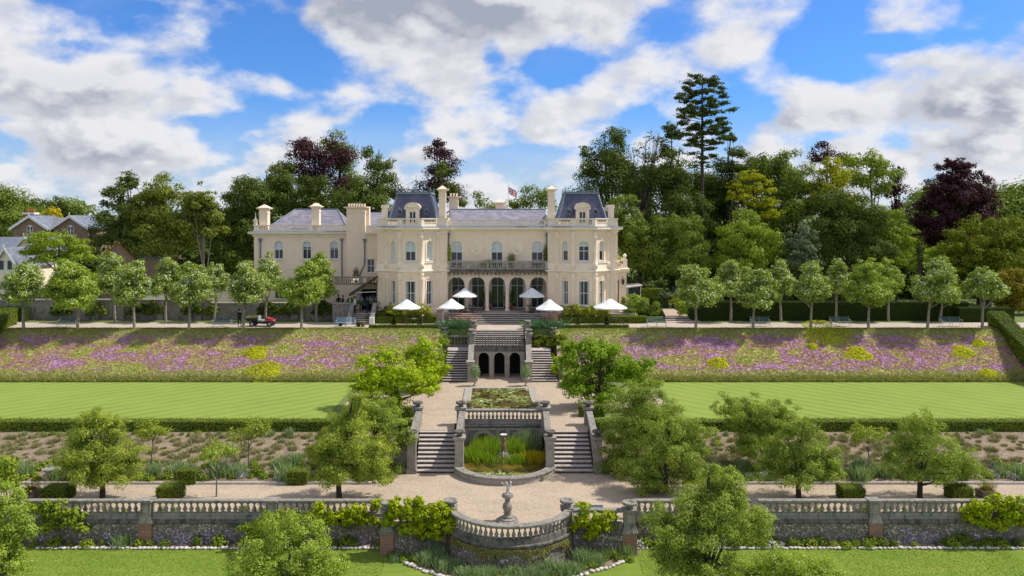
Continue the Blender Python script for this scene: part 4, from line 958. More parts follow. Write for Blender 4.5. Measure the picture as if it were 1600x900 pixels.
segp = np.linspace(.25, W_-.25, 6)
for u in segp: m.fbox(F, u-.18, u+.18, -.15, .07, 15.62, 16.0)
m.build('parapet', M['trim'], house)
pts = []
for a, b in zip(segp, segp[1:]): pts += [(x, YC+.04, 15.62) for x, y in along([(C0+a+.2, YC), (C0+b-.2, YC)], .22, .05)]
balusters(house, pts[:44], .38, .13, 'trim')
# balcony
m = MB(); m.box(C0+.05, C1-.05, 83.75, YC-.001, 10.62, 10.84); m.box(C0+.05, C1-.05, 83.68, YC-.01, 10.84, 10.92)
bal = m.build('balcony_slab', M['stone_dark'], house)
for i in range(24): u = C0+.3+i*(W_-.6)/23; m = MB(); m.taper(u, 84.1, 10.3, 10.62, .12, .5, .16, .75); m.build('bracket', M['stone_dark'], bal)
m = MB(); m.sweep([(C0+.06, 83.82), (C1-.06, 83.82)], rprof(.2, 11.62, 11.76)); m.sweep([(C0+.06, 83.82), (C1-.06, 83.82)], rprof(.22, 10.92, 11.02))
for u in segp: m.box(C0+u-.14, C0+u+.14, 83.72, 83.93, 11.02, 11.62)
m.build('balcony_rail', M['stone_lt'], house)
pts = []
for a, b in zip(segp, segp[1:]): pts += [(x, 83.82, 11.02) for x, y in along([(C0+a+.18, YC), (C0+b-.18, YC)], .2, .03)]
balusters(house, pts, .6, .13, 'stone_lt')
# centre roof
m = MB(); a0, a1 = C0+.1, C1-.1
m.quad((a0, 84.9, 15.5), (a1, 84.9, 15.5), (a1, 88.3, 17.25), (a0, 88.3, 17.25)); m.quad((a0, 88.3, 17.25), (a1, 88.3, 17.25), (a1, 91, 15.6), (a0, 91, 15.6)); cr = m.build('centre_roof', M['slate'], house)
m = MB(); m.tube([(a0, 88.3, 17.27), (a1, 88.3, 17.27)], .08, 6); m.build('ridge', M['lead'], cr)
chimney(X(709, 90), 90, 16, Z(307, 90)+.3, 1.0, .8, 3, pyr=False); chimney(X(781, 91), 91, 16, Z(316, 91)+.35, .9, .8, 0)
m = MB(); m.box(C0-.5, C1+.5, 91, 97, 6, 15.6); m.build('rear_block', M['stucco'], house)
# drainpipes at the angles
for x in (C0+.15, C1-.15): m = MB(); m.tube([(x, YC-.12, 10.9), (x, YC-.12, 14.7)], .06, 6); m.box(x-.13, x+.13, YC-.26, YC-.01, 14.35, 14.65); m.build('drainpipe', M['lead'], house)
# ---- left wing
WX0, WX1, YW = X(397, 90), X(547, 90), 90.0; WL_ = WX1-WX0; F = frame((WX0, YW), (1, 0))
wops = [(X(p_, YW)-WX0-.48, X(p_, YW)-WX0+.48, 11.7, 13.72, .4) for p_ in (435.5, 479.5, 522)]
lops = [(X(p_, YW)-WX0-.48, X(p_, YW)-WX0+.48, 7.2, 9.3, 0) for p_ in (435.5, 479.5)]
m = MB(); panel(m, F, 0, WL_, 5.4, 10.0, lops); panel(m, F, 0, WL_, 10.0, 14.8, wops); m.quad((WX0, 98, 5.4), (WX0, YW, 5.4), (WX0, YW, 14.8), (WX0, 98, 14.8)); m.quad((WX1, YW, 5.4), (WX1, 98, 5.4), (WX1, 98, 14.8), (WX1, YW, 14.8)); m.build('wing_wall', M['stucco'], house)
for i, o_ in enumerate(wops): window(house, F, o_[0], o_[1], o_[2], o_[3], .4, .22, (.55,), 1, (.5, .35, .38)[i], .15)
for o_ in lops: window(house, F, *o_[:4], 0, .22)
for a, b in ((WL_-.85, WL_-.02), (.02, .5)): m = MB(); quoins(m, F, a, b, 6, 14.2); m.build('quoin_strip', M['stucco'], house)
wp = [(WX0, 98), (WX0, YW), (WX1, YW), (WX1, 98)]
m = MB(); m.sweep(wp, cornice_prof(14.15, 14.72)); m.build('cornice', M['trim'], house)
m = MB(); m.sweep(wp, [(-.1, 14.722), (.57, 14.722), (.5, 14.78), (.1, 14.82), (-.1, 14.82)]); m.build('lead_gutter', M['lead'], house)
m = MB(); m.sweep(wp, [(-.16, 14.82), (.08, 14.82), (.08, 15.0), (-.16, 15.0)]); m.sweep(wp, [(-.2, 15.4), (.1, 15.4), (.13, 15.46), (.13, 15.52), (-.2, 15.52)])
ws = [0.3, X(441, YW)-WX0, X(485, YW)-WX0, X(500, YW)-WX0, WL_-.3]
for u in ws: m.fbox(F, u-.3, u+.3, -.15, .07, 15.0, 15.4)
m.build('parapet', M['trim'], house)
pts = []
for a, b in zip(ws, ws[1:]):
    if b-a > 1.2: pts += [(x, YW+.04, 15.0) for x, y in along([(WX0+a+.32, YW), (WX0+b-.32, YW)], .24, .05)]
m = MB(); sv = [v.co.copy() for v in BAL['trim'].vertices]
for p in pts: m.add([(p[0]+v.x*.14, p[1]+v.y*.14, p[2]+v.z*.4) for v in sv], [tuple(q.vertices) for q in BAL['trim'].polygons])
tag(m.build('balusters', M['trim'], house), kind='stuff')
m = MB(); e = [(WX0+.6, 90.4, 14.7), (WX1-.2, 90.4, 14.7), (WX1-.2, 98, 14.7), (WX0+.6, 98, 14.7)]; rd = [(X(461, 94), 94.2, 17.35), (X(527, 94), 94.2, 17.35)]
m.quad(e[0], e[1], rd[1], rd[0]); m.quad(e[1], e[2], rd[1]); m.quad(e[2], e[3], rd[0], rd[1]); m.quad(e[3], e[0], rd[0]); wr_ = m.build('wing_roof', M['slate'], house)
m = MB(); m.tube([rd[0], rd[1]], .09, 6)
for a, b in ((e[0], rd[0]), (e[1], rd[1])): m.tube([a, b], .09, 6)
m.build('ridge', M['lead'], wr_)
chimney(X(412.5, 90.6), 90.8, 14.6, Z(319.5, 90.6), .95, .95); chimney(X(493.5, 90.6), 90.8, 14.6, Z(317, 90.6), .85, .85, 2)
chimney(X(557, 89), 89.2, 9.6, Z(319, 89), 2.05, 1.3, 7, pyr=False); 
m = MB(); m.box(X(571, 89.5), X(577, 89.5), 89.4, 90.2, 14, 17.6); m.build('stack_return', M['stucco'], house)
for px_ in (399, 542.5):
    x = X(px_, YW); m = MB(); m.box(x-.2, x+.2, YW-.1, YW+.3, 15.5, 15.7); m.lathe(x, YW+.1, [(.1, 15.7), (.24, 15.85), (.26, 16.05), (.12, 16.25), (.05, 16.5), (.02, 16.9)], 8); m.build('urn_finial', M['trim'], house, True)
for px_ in (407, 534.5):
    x = X(px_, YW); m = MB(); m.tube([(x, YW-.1, 9), (x, YW-.1, 13.9)], .08, 6); m.taper(x, YW-.12, 13.6, 14.0, .2, .15, .42, .22); m.build('drainpipe', M['lead'], house)
# link between wing and tower
LX0, LX1, YL = X(566, 88.5), -14.1, 88.6; F = frame((LX0, YL), (1, 0)); LW = LX1-LX0
m = MB(); panel(m, F, 0, LW, 9.0, 14.8, [(X(573.5, YL)-LX0, X(585, YL)-LX0, 10.25, 11.75, 0)]); m.build('link_wall', M['stucco'], house)
window(house, F, X(573.5, YL)-LX0, X(585, YL)-LX0, 10.25, 11.75, 0, .2)
m = MB(); m.sweep([(LX0+.4, YL), (LX1, YL)], cornice_prof(14.15, 14.72)); m.sweep([(LX0+.4, YL), (LX1, YL)], [(-.16, 14.82), (.08, 14.82), (.08, 15.5), (-.16, 15.5)]); m.build('cornice', M['trim'], house)
m = MB(); x = X(570, YL); m.tube([(x, YL-.1, 13.8), (x, YL-.1, 11.2), (x-.3, YL-.1, 10.6), (x-.55, YL-.1, 9.9), (x-.55, YL-.1, 9.0)], .08, 6); m.taper(x, YL-.12, 13.6, 14.0, .2, .15, .42, .22); m.build('drainpipe', M['lead'], house)
m = MB(); m.quad((X(566, 90), 90.3, 14.7), (-13, 90.3, 14.7), (-13, 95, 17), (X(566, 90), 95, 17)); m.build('link_roof', M['slate'], house)
# ground-floor block with roof terrace in front of the link
TX0, TX1, YT = X(522, 86.3), -14.1, 86.3; F = frame((TX0, YT), (1, 0)); TW = TX1-TX0
m = MB(); panel(m, F, 0, TW, 5.6, 9.15, [(TW-2.2, TW-.6, 6.4, 8.6, 0)], .3); m.box(TX0, TX1, YT+.4, YL, 8.9, 9.1); m.build('terrace_block', M['stucco'], house)
m = MB(); m.quad(F(TW-2.2, -.28, 6.4), F(TW-.6, -.28, 6.4), F(TW-.6, -.28, 8.6), F(TW-2.2, -.28, 8.6)); m.build('door_opening', M['dark'], house)  # dark sheet painted as the shade within the doorway
m = MB(); m.sweep([(TX0, YT), (TX1, YT)], [(-.2, 9.15), (.1, 9.15), (.16, 9.22), (.1, 9.3), (-.2, 9.3)]); m.sweep([(TX0, YT), (TX1, YT)], [(-.2, 9.85), (.06, 9.85), (.06, 9.97), (-.2, 9.97)])
for u in (.25, TW*.55, TW*.72, TW-.15): m.fbox(F, u-.2, u+.2, -.17, .05, 9.3, 9.85)
m.build('terrace_parapet', M['stone_lt'], house)
pts = [(x, YT+.08, 9.3) for a, b in ((.45, TW*.55-.2), (TW*.72+.2, TW-.35)) for x, y in along([(TX0+a, YT), (TX0+b, YT)], .24, .05)]
balusters(house, pts, .55, .15, 'stone_lt')
# right-hand single storey bay
RX0, RX1, YR = 11.05, X(979, 85), 85.0; F = frame((RX0, YR), (1, 0)); RW = RX1-RX0
wa = X(962.5, YR)-RX0
m = MB(); panel(m, F, 0, RW, 5.5, 11.0, [(.05, .35, 7.1, 9.7, 0)]); m.quad((RX1, YR, 5.5), (RX1, 92, 5.5), (RX1, 92, 11), (RX1, YR, 11)); m.box(RX0, RX1, YR+.3, 92, 10.8, 10.95); m.build('side_bay_wall', M['stucco'], house)
m = MB(); m.fbox(F, .05, .35, -.2, -.15, 8.38, 8.44); m.fbox(F, .05, .08, -.2, -.15, 7.1, 9.7); sw = m.build('window', M['white'], house); m = MB(); m.quad(F(.05, -.21, 7.1), F(.35, -.21, 7.1), F(.35, -.21, 9.7), F(.05, -.21, 9.7)); m.build('pane', M['glass'], sw)
m = MB(); m.sweep([(RX0, YR), (RX1, YR), (RX1, 92)], [(-.2, 10.45), (.05, 10.45), (.3, 10.72), (.3, 10.9), (.1, 11.0), (.1, 11.15), (-.2, 11.15)]); m.sweep([(RX0, YR), (RX1, YR), (RX1, 92)], [(-.15, 11.72), (.08, 11.72), (.08, 11.85), (-.15, 11.85)]); m.fbox(F, RW-.38, RW+.05, -.3, .05, 11.15, 11.9); m.build('side_bay_parapet', M['trim'], house)
m = MB(); m.lathe(RX1-.18, YR+.12, [(.16, 11.9), (.08, 12.0), (.2, 12.2), (.2, 12.35), (.05, 12.5)], 8); m.build('urn_finial', M['trim'], house, True)
balusters(house, [(x, YR+.08, 11.15) for x, y in along([(RX0+.1, YR), (RX1-.4, YR)], .2, .03)], .57, .13, 'trim')
m = MB(); x = RX1-.42; m.tube([(x, YR-.05, 9.9), (x, YR-.25, 10.1), (x, YR-.3, 9.9)], .03, 5); m.lathe(x, YR-.3, [(.05, 9.85), (.17, 9.75), (.13, 9.3), (.03, 9.2)], 6); m.build('wall_lantern', M['iron'], house)

# ---- flagpole and flag
r = empty('flagpole', (X(794, 92), 92, 17.0), 'thin white flagpole rising behind the centre roof', 'flagpole')
m = MB(); m.tube([(X(794, 92), 92, 16.5), (X(794, 92), 92, Z(284, 92))], [.05, .03], 6); m.build('pole', M['white'], r)
m = MB(); m.lathe(X(794, 92), 92, [(.02, Z(284, 92)), (.08, Z(284, 92)+.06), (.02, Z(284, 92)+.13)], 8); m.build('finial', M['white'], r)
def flagmat():
    m, N, b, o = newmat('flag_cloth'); uv = N.n('ShaderNodeUVMap'); sp = N.n('ShaderNodeSeparateXYZ'); N.put(sp.inputs[0], uv.outputs[0])
    u = N.math('SUBTRACT', N.math('MULTIPLY', sp.outputs[0], 2), 1); v = N.math('SUBTRACT', sp.outputs[1], .5)  # -1..1, -.5...5
    def band(val, w): return N.math('LESS_THAN', N.math('ABSOLUTE', val), w)
    d1 = N.math('SUBTRACT', N.math('MULTIPLY', u, .5), v); d2 = N.math('ADD', N.math('MULTIPLY', u, .5), v)
    au = u; c = N.mix(N.math('MAXIMUM', band(d1, .11), band(d2, .11)), (.01, .02, .17), (.8, .8, .8))
    c = N.mix(N.math('MAXIMUM', band(N.math('ADD', d1, N.math('MULTIPLY', N.math('SIGN', u), .035)), .035), band(N.math('SUBTRACT', d2, N.math('MULTIPLY', N.math('SIGN', u), .035)), .035)), c, (.6, .01, .03))
    c = N.mix(N.math('MAXIMUM', band(u, .17), band(v, .17)), c, (.8, .8, .8)); c = N.mix(N.math('MAXIMUM', band(u, .1), band(v, .1)), c, (.6, .01, .03))
    N.put(b.inputs['Base Color'], c); b.inputs['Roughness'].default_value = .9; return m
me = bpy.data.meshes.new('flag'); vv, ff, uvs = [], [], []
nx_, nz_ = 16, 8; ftx, ftz = X(794.6, 92), Z(291, 92)
for i in range(nx_+1):
    for j in range(nz_+1):
        s, t = i/nx_, j/nz_; droop = .75*s**1.1
        vv.append((ftx+1.05*s-.12*s*math.sin(t*3), 92+.13*math.sin(s*8+t*1.5)*s, ftz-droop-(1-t)*.78-.05*math.sin(s*7))); uvs.append((s, t))
for i in range(nx_):
    for j in range(nz_): a = i*(nz_+1)+j; ff.append((a, a+nz_+1, a+nz_+2, a+1))
fo = Vector((ftx, 92, ftz)); me.from_pydata([tuple(Vector(p)-fo) for p in vv], [], ff); me.materials.append(flagmat()); ul = me.uv_layers.new(name='UVMap')
for lp in me.loops: ul.data[lp.index].uv = uvs[lp.vertex_index]
o = bpy.data.objects.new('flag', me); col.objects.link(o); o.location = fo; tag(o, 'red, white and blue crossed flag drooping from the pole', 'flag')

# ================================================================ BUILDINGS AT THE LEFT
def P3(px_, py_, D): return (X(px_, D), D, Z(py_, D))
g = empty('brick_house', (X(95, 118), 118, 6), 'brown brick house with two white-trimmed gables behind the lime trees', 'house')
D = 118
m = MB(); m.box(X(22, D), X(158, D), D, D+9, 4, Z(366, D)); m.build('wall', M['brickfar'], g)
def gable(cpx, hw, yb, yt, D, parent, mat, roofmat, depth=6, over=.35, barge=M['white'], wall=True):
    cx = X(cpx, D); w = hw/FP*D; zb, zt = Z(yb, D), Z(yt, D)
    m = MB()
    m.add([(cx-w, D-.6, zb-4), (cx+w, D-.6, zb-4), (cx+w, D-.6, zb), (cx, D-.6, zt), (cx-w, D-.6, zb), (cx-w, D+depth, zb-4), (cx+w, D+depth, zb-4), (cx+w, D+depth, zb), (cx-w, D+depth, zb)], [(0,1,2,3,4), (0,4,8,5), (1,6,7,2)])
    m.build('gable_wall', mat, parent)
    sl_ = (zt-zb)/w; m = MB(); o_ = over
    for s in (-1, 1):
        P = [(cx+s*(w+o_), D-.6-o_, zb-sl_*o_), (cx, D-.6-o_, zt), (cx, D+depth, zt), (cx+s*(w+o_), D+depth, zb-sl_*o_)]
        m.add(P+[(x, y, z+.15) for x, y, z in P], [(0,1,2,3), (7,6,5,4), (0,4,5,1), (3,2,6,7), (0,3,7,4)])
    rf = m.build('roof', roofmat, parent)
    m = MB()
    for s in (-1, 1):
        P = [(cx+s*(w+o_), D-.62-o_, zb-sl_*o_-.22), (cx, D-.62-o_, zt-.22), (cx, D-.62-o_, zt+.2), (cx+s*(w+o_), D-.62-o_, zb-sl_*o_+.2)]
        m.add(P+[(x, y-.07, z) for x, y, z in P], [(4,5,6,7), (0,1,5,4), (2,3,7,6), (0,4,7,3)])
    m.box(cx-.05, cx+.05, D-.7-o_, D-.64-o_, zt+.1, zt+.6); m.build('bargeboard', barge, rf)
    return cx
for cp_ in (51, 114):
    cx = gable(cp_, 27, 356, 338, D, g, M['brickfar'], M['slate_grey'])
    F = frame((cx, D-.6), (1, 0)); zb, zt = Z(368, D), Z(352, D)
    m = MB(); m.quad(F(-.45, .03, zb), F(.45, .03, zb), *[F(u, .03, z) for u, z in arch_pts(-.45, .45, zt-.4, .4)][::-1]); w = m.build('window', M['white'], g)
    m = MB()
    for s in (-1, 1):
        for (a, b) in ((zb+.1, zb+.65), (zb+.72, zt-.2)): m.fbox(F, s*.22-.16, s*.22+.16, .031, .05, a, b)
    m.build('pane', M['glass'], w)
    m = MB(); A = arch_pts(-.62, .62, zt-.4, .58); B = arch_pts(-.46, .46, zt-.4, .42)
    for i in range(10): m.quad(F(A[i][0], .02, A[i][1]), F(B[i][0], .02, B[i][1]), F(B[i+1][0], .02, B[i+1][1]), F(A[i+1][0], .02, A[i+1][1]))
    m.fbox(F, -.66, -.46, .01, .03, zb, zt-.4); m.fbox(F, .46, .66, .01, .03, zb, zt-.4); m.build('brick_surround', M['brickred'], w)
m = MB(); x0, x1 = X(20, D), X(160, D)
m.quad((x0, D-.3, Z(357, D)), (x1, D-.3, Z(357, D)), (x1-1, D+4.5, Z(340, D+4.5)), (x0+2, D+4.5, Z(340, D+4.5))); m.quad((x0+2, D+4.5, Z(340, D+4.5)), (x1-1, D+4.5, Z(340, D+4.5)), (x1, D+9, Z(357, D)), (x0, D+9, Z(357, D))); rf = m.build('main_roof', M['slate_grey'], g)
m = MB(); m.box(X(84, D), X(92, D), D+1.3, D+1.9, Z(350, D)+.05, Z(350, D)+.3); m.build('skylight', M['white'], rf)
m = MB(); x = X(41, D); m.box(x-.75, x+.75, D+.6, D+1.6, Z(350, D), Z(333, D)); ch = m.build('chimney', M['terracotta'], g)
m = MB(); m.box(x-.9, x+.9, D+.45, D+1.75, Z(335, D), Z(332, D)); m.build('cap', M['white'], ch)
for k in range(3): m = MB(); m.lathe(x-.45+k*.45, D+1.1, [(.17, Z(332, D)), (.14, Z(327, D)), (.17, Z(326.5, D))], 8); m.build('chimney_pot', M['terracotta'], ch)
D = 104
for (cp_, hw, yb, yt, D_, lab) in ((44, 26, 398, 371, 104, 'pale cottage with white gable and long slate roof, farther of the two cottages'), (14, 16, 412, 388, 98, 'nearer small cream gable with white bargeboards at the far left edge')):
    g = empty('cottage', (X(cp_, D_), D_, 5.5), lab, 'cottage')
    cx = gable(cp_, hw, yb, yt, D_, g, M['trim'], M['slate_grey'], 7)
    F = frame((cx, D_-.6), (1, 0))
    for u in (-.9, .1): m = MB(); z = Z(yb, D_)-.6; m.fbox(F, u, u+.8, .002, .05, z-.2, z+1.1); w = m.build('window', M['white'], g); m = MB(); m.fbox(F, u+.12, u+.68, .051, .06, z-.1, z+1.0); m.build('pane', M['glass'], w)
    if cp_ == 44:
        m = MB(); m.box(cx-9, cx-1.2, D_, D_+7, 5, Z(398, D_)); m.build('wall', M['trim'], g)
        m = MB(); zt = Z(371, D_); m.quad((cx-9.5, D_-.4, Z(398, D_)), (cx-.9, D_-.4, Z(398, D_)), (cx-.05, D_+3.2, zt), (cx-9.5, D_+3.2, zt)); m.build('long_roof', M['slate_grey'], g)
D = 108
g = empty('orangery_building', (X(212, D), D, 5.5), 'low brick building with a pale green glass roof above the lime trees', 'outbuilding')
x0, x1 = X(192, D), X(252, D); m = MB(); m.box(x0, x1, D, D+8, 5, Z(403, D)); m.build('wall', M['brickfar'], g)
cx = X(188, D); hw = 26/FP*D; m = MB(); m.add([(cx-hw, D-.5, 5), (cx+hw, D-.5, 5), (cx+hw, D-.5, Z(405, D)), (cx, D-.5, Z(381, D)), (cx-hw, D-.5, Z(400, D))], [(0,1,2,3,4)]); m.build('gable_wall', M['brickfar'], g)
m = MB(); m.quad((x0-2, D-.2, Z(404, D)), (x1, D-.2, Z(404, D)), (x1-.5, D+5, Z(389, D+5)), (x0-3, D+5, Z(387, D+5))); rf = m.build('glass_roof', M['roofglass'], g)
m = MB()
for i in range(14): t = i/13; m.tube([(x0-2+(x1-x0+2)*t, D-.22, Z(404, D)+.03), (x0-3+(x1-x0+2.5)*t, D+5, Z(388, D+5)+.03)], .05, 4)
m.build('glazing_bars', M['white'], rf)
m = MB(); m.tube([(cx, D-.6, Z(380, D)), (cx+hw, D-.6, Z(405, D))], .07, 4); m.tube([(cx, D-.6, Z(380, D)), (cx-hw, D-.6, Z(401, D))], .07, 4); m.build('verge', M['terracotta'], g)
g = empty('low_outbuilding', (X(390, 100), 100, 5.5), 'low cream outbuilding with slate roof glimpsed between the limes left of the wing', 'outbuilding')
m = MB(); m.box(X(225, 100), X(400, 100), 100, 106, 5, Z(452, 100)); m.build('wall', M['trim'], g)
m = MB(); m.quad((X(222, 100), 99.7, Z(453, 100)), (X(402, 100), 99.7, Z(453, 100)), (X(398, 103), 103.5, Z(436, 103)), (X(226, 103), 103.5, Z(436, 103))); m.build('roof', M['slate_grey'], g)
# stone wall behind the left limes, and the one by the steps
r = empty('terrace_wall', (X(290, 84.4), 84.4, 5.5), 'long low weathered stone wall with climbers behind the left row of limes', 'wall')
m = MB(); m.box(-56, X(330, 84.5), 84.4, 84.9, 5.4, 7.55); m.box(X(330, 84.5), X(523, 84.5), 84.4, 84.9, 5.4, 7.2); m.build('masonry', M['stone'], r)
m = MB(); m.box(-56, X(330, 84.5)+.1, 84.3, 85, 7.55, 7.68); m.box(X(330, 84.5)+.1, X(523, 84.5), 84.3, 85, 7.2, 7.33); m.build('coping', M['stone_lt'], r)
for px_ in (150, 190, 250, 310, 400, 460): x = X(px_, 84.3); m = MB(); m.box(x-.35, x+.35, 84.15, 84.3, 5.4, 7.5); m.build('buttress', M['stone'], r)
r = empty('forecourt_wall', (X(535, 82.6), 82.5, 5.5), 'brownish stone wall on both sides of the small steps up to the gathering', 'wall')
m = MB(); m.box(X(520, 82.6), X(546, 82.6), 82.45, 82.9, 5.4, 7.4); m.box(X(583, 82.6), X(591, 82.6), 82.45, 82.9, 5.4, 7.3); m.build('masonry', M['stone'], r)
m = MB(); m.box(X(520, 82.6)-.05, X(546, 82.6)+.02, 82.38, 82.97, 7.4, 7.5); m.box(X(583, 82.6), X(591, 82.6), 82.38, 82.97, 7.3, 7.4); m.build('coping', M['stone_lt'], r)
q = empty('stone_staircase', (X(564, 81.5), 81, 5.5), 'small flight of grey steps rising to the people under the awning', 'stairs', 'garden staircases')
flight(q, X(549, 81), X(579, 81), X(549, 82), X(579, 82), 80.6, 82.5, 5.5, 6, .15)
for px_ in (546, 582):
    x = X(px_, 81); m = MB(); sloped(m, x, 80.9, 82.4, 6.3, 7.5, .42, 5.5, 5.5); m.build('sloping_parapet', M['stone'], q)
    m = MB(); m.box(x-.23, x+.23, 80.45, 80.9, 5.5, 6.25); m.build('pier', M['white'], q)
r = empty('awning', (-15.4, 84.6, 8.5), 'dark brown sloping awning stretched from the left tower over the gathering', 'awning')
m = MB(); P = [(-14.15, 83.0, 10.15), (-16.95, 83.0, 8.35), (-16.95, 86.2, 8.35), (-14.15, 86.2, 10.15)]; m.add(P+[(x, y, z+.09) for x, y, z in P], [(0,3,2,1), (4,5,6,7), (0,1,5,4), (1,2,6,5), (2,3,7,6), (3,0,4,7)])
m.quad((-16.96, 83.0, 8.35), (-16.96, 86.2, 8.35), (-16.96, 86.2, 8.12), (-16.96, 83.0, 8.12)); m.quad((-14.15, 82.99, 9.9), (-16.95, 82.99, 8.12), (-16.95, 82.99, 8.36), (-14.15, 82.99, 10.16)); m.build('canvas', M['awning'], r)
m = MB(); m.tube([(-16.9, 83.1, 8.4), (-16.9, 83.1, 6.4)], .04, 5); m.tube([(-16.9, 86.0, 8.4), (-16.9, 86.0, 6.4)], .04, 5); m.tube([(-14.2, 83.1, 8.6), (-16.6, 83.1, 8.5)], .035, 5); m.build('frame', M['white'], r)
# right: small shelter, steps to the side path, garden gate
r = empty('shelter', (X(988, 96), 96, 5.5), 'small flat-roofed shelter with a blue-green back panel beside the house', 'shelter')
x0, x1 = X(976, 96), X(1001, 96); m = MB(); m.add([(x0, 94.5, 8.0), (x1, 94.5, 8.25), (x1, 98, 8.25), (x0, 98, 8.0), (x0, 94.5, 8.12), (x1, 94.5, 8.37), (x1, 98, 8.37), (x0, 98, 8.12)], [(0,3,2,1), (4,5,6,7), (0,1,5,4), (1,2,6,5), (2,3,7,6), (3,0,4,7)]); m.build('roof', M['stonewhite'], r)
m = MB()
for x in (x0+.2, x1-.2): m.box(x-.05, x+.05, 94.7, 94.8, 5.5, 8.1)
m.build('posts', M['white'], r); m = MB(); m.box(x0, x1, 97.8, 97.9, 5.5, 8.0); m.build('back_panel', M['iron_blue'], r)
# ================================================================ TREES
def crown_quads(lobes, leaf, K=6.0, sub=.30, aspect=.62, flat=1.0, up=.25, g=rng, shell=.62):
    out = []
    for (cx, cy, cz, rx, ry, rz) in lobes:
        rm = (rx*ry*rz)**(1/3); sr = sub*rm
        ns = int(max(8, 4.4*(rm/sr)**1.6))
        d = norm(g.normal(size=(ns, 3))); d[:, 2] = np.where(d[:, 2] < -.55, d[:, 2]*.4, d[:, 2])
        rad = g.uniform(shell, 1.0, ns)[:, None]; rad[::5] *= .45
        C = np.array([cx, cy, cz])+d*rad*np.array([rx, ry, rz])*(1-sub*.12)
        srs = sr*g.uniform(.6, 1.35, ns)
        area = math.pi*rx*rz; n = int(1.25*K*area/(leaf*leaf*aspect)); w = srs**2; w /= w.sum()
        cnt = g.multinomial(n, w); ci = np.repeat(np.arange(ns), cnt)
        dd = norm(g.normal(size=(len(ci), 3))+np.array([0, 0, up])); r = g.uniform(0, 1, len(ci))**.30*(1+g.normal(0, .14, len(ci))+(g.random(len(ci)) < .10)*g.uniform(0, .55, len(ci)))
        off = dd*(r*srs[ci])[:, None]; off[:, 2] *= .72*flat
        P = C[ci]+off; Nm = norm(dd*.9+d[ci]*.5+g.normal(0, .38, (len(ci), 3))+np.array([0, 0, .25]))
        out.append(leaves(P, Nm, leaf*g.uniform(.65, 1.35, len(ci)), aspect))
    return np.concatenate(out)
def trunk_mesh(parent, base, lobes, r0, bark, limbs=6, fork=.45, wob=.06, name='trunk'):
    m = MB(); b = Vector(base); L = np.array(lobes); top = Vector((L[:, 0].mean(), L[:, 1].mean(), (L[:, 2]+L[:, 5]*.25).max())); H = top-b
    pts = [b+Vector((0, 0, -.2))]; n = 6
    for i in range(n+1):
        t = i/n; q = b+Vector((0, 0, H.z*t))+Vector((H.x, H.y, 0))*(t**1.6); q += Vector((rng.normal(0, wob), rng.normal(0, wob), 0))*H.z*.12*(t > 0); pts.append(q)
    rr_ = [r0*1.25]+[r0*(1-.82*(i/n)) for i in range(n+1)]; m.tube(pts, rr_, 8)
    if wob == 0:
        for lb in lobes:
            z_ = lb[2]-.15; t = (z_-b.z)/H.z; cx_, cy_ = pts[1].x, pts[1].y; r1 = r0*.32*(1.15-t); m.tube([(b.x, b.y, z_-.25), ((b.x+lb[0])/2, (b.y+lb[1])/2, z_-.1), (lb[0], lb[1], z_)], [r1, r1*.7, r1*.3], 4)
        return m.build(name, bark, parent, True)
    for k in range(limbs):
        t = fork+(1-fork)*.7*(k/max(1, limbs)); i = min(n, max(1, int(t*n)))+1; s_ = pts[min(i, len(pts)-1)]
        lb = lobes[int(rng.integers(len(lobes)))]; a = rng.uniform(0, 6.28)
        e = Vector((lb[0]+math.cos(a)*lb[3]*.65, lb[1]+math.sin(a)*lb[4]*.65, max(s_.z+.1, lb[2]+rng.uniform(-.2, .6)*lb[5])))
        mid = s_.lerp(e, .5)+Vector((0, 0, -(e-s_).length*.08)); r1 = r0*(1-.75*t)*.6
        m.tube([s_, mid, e], [r1, r1*.6, r1*.2], 5)
    return m.build(name, bark, parent, True)
def tree(name, label, cat, D, tpx, bz, lobes_px, leaf, mat, group=None, K=6.0, r0=.2, bark='bark', limbs=6, fork=.4, sub=.30, dr=.9, flat=1.0, aspect=.62, up=.25, shell=.62, trunk=True, extra=None, wob=.06, tx2=None):
    g_ = np.random.default_rng(abs(hash_(label)) % 99991)
    lobes = []
    for l in lobes_px:
        px_, py_, rx, ry = l[:4]; dy = l[4] if len(l) > 4 else 0.0
        rxm, rzm = rx/FP*D, ry/FP*D
        lobes.append((X(px_, D+dy), D+dy, Z(py_, D+dy), rxm, max(rxm*dr, rzm*.5), rzm))
    r = empty(name, (X(tpx, D), D, bz), label, cat, group)
    if trunk: trunk_mesh(r, (X(tpx, D), D, bz), lobes, r0, M[bark], limbs, fork, wob)
    mats = [M[mat]]; V = crown_quads(lobes, leaf, K, sub, aspect, flat, up, g_, shell); mi = None
    if extra:
        V2 = []
        for mt, lb2 in extra:
            lb = [(X(a[0], D), D+(a[4] if len(a) > 4 else 0), Z(a[1], D), a[2]/FP*D, a[2]/FP*D*dr, a[3]/FP*D) for a in lb2]
            v = crown_quads(lb, leaf, K, sub, aspect, flat, up, g_, shell); mats.append(M[mt]); V2.append(v)
        mi = np.concatenate([np.zeros(len(V), int)]+[np.full(len(v), i+1) for i, v in enumerate(V2)]); V = np.concatenate([V]+V2)
    quads_mesh('crown', V, mats, mi, r)
    return r
def hash_(s):
    h = 7
    for c in s: h = (h*131+ord(c)) % 1000003
    return h
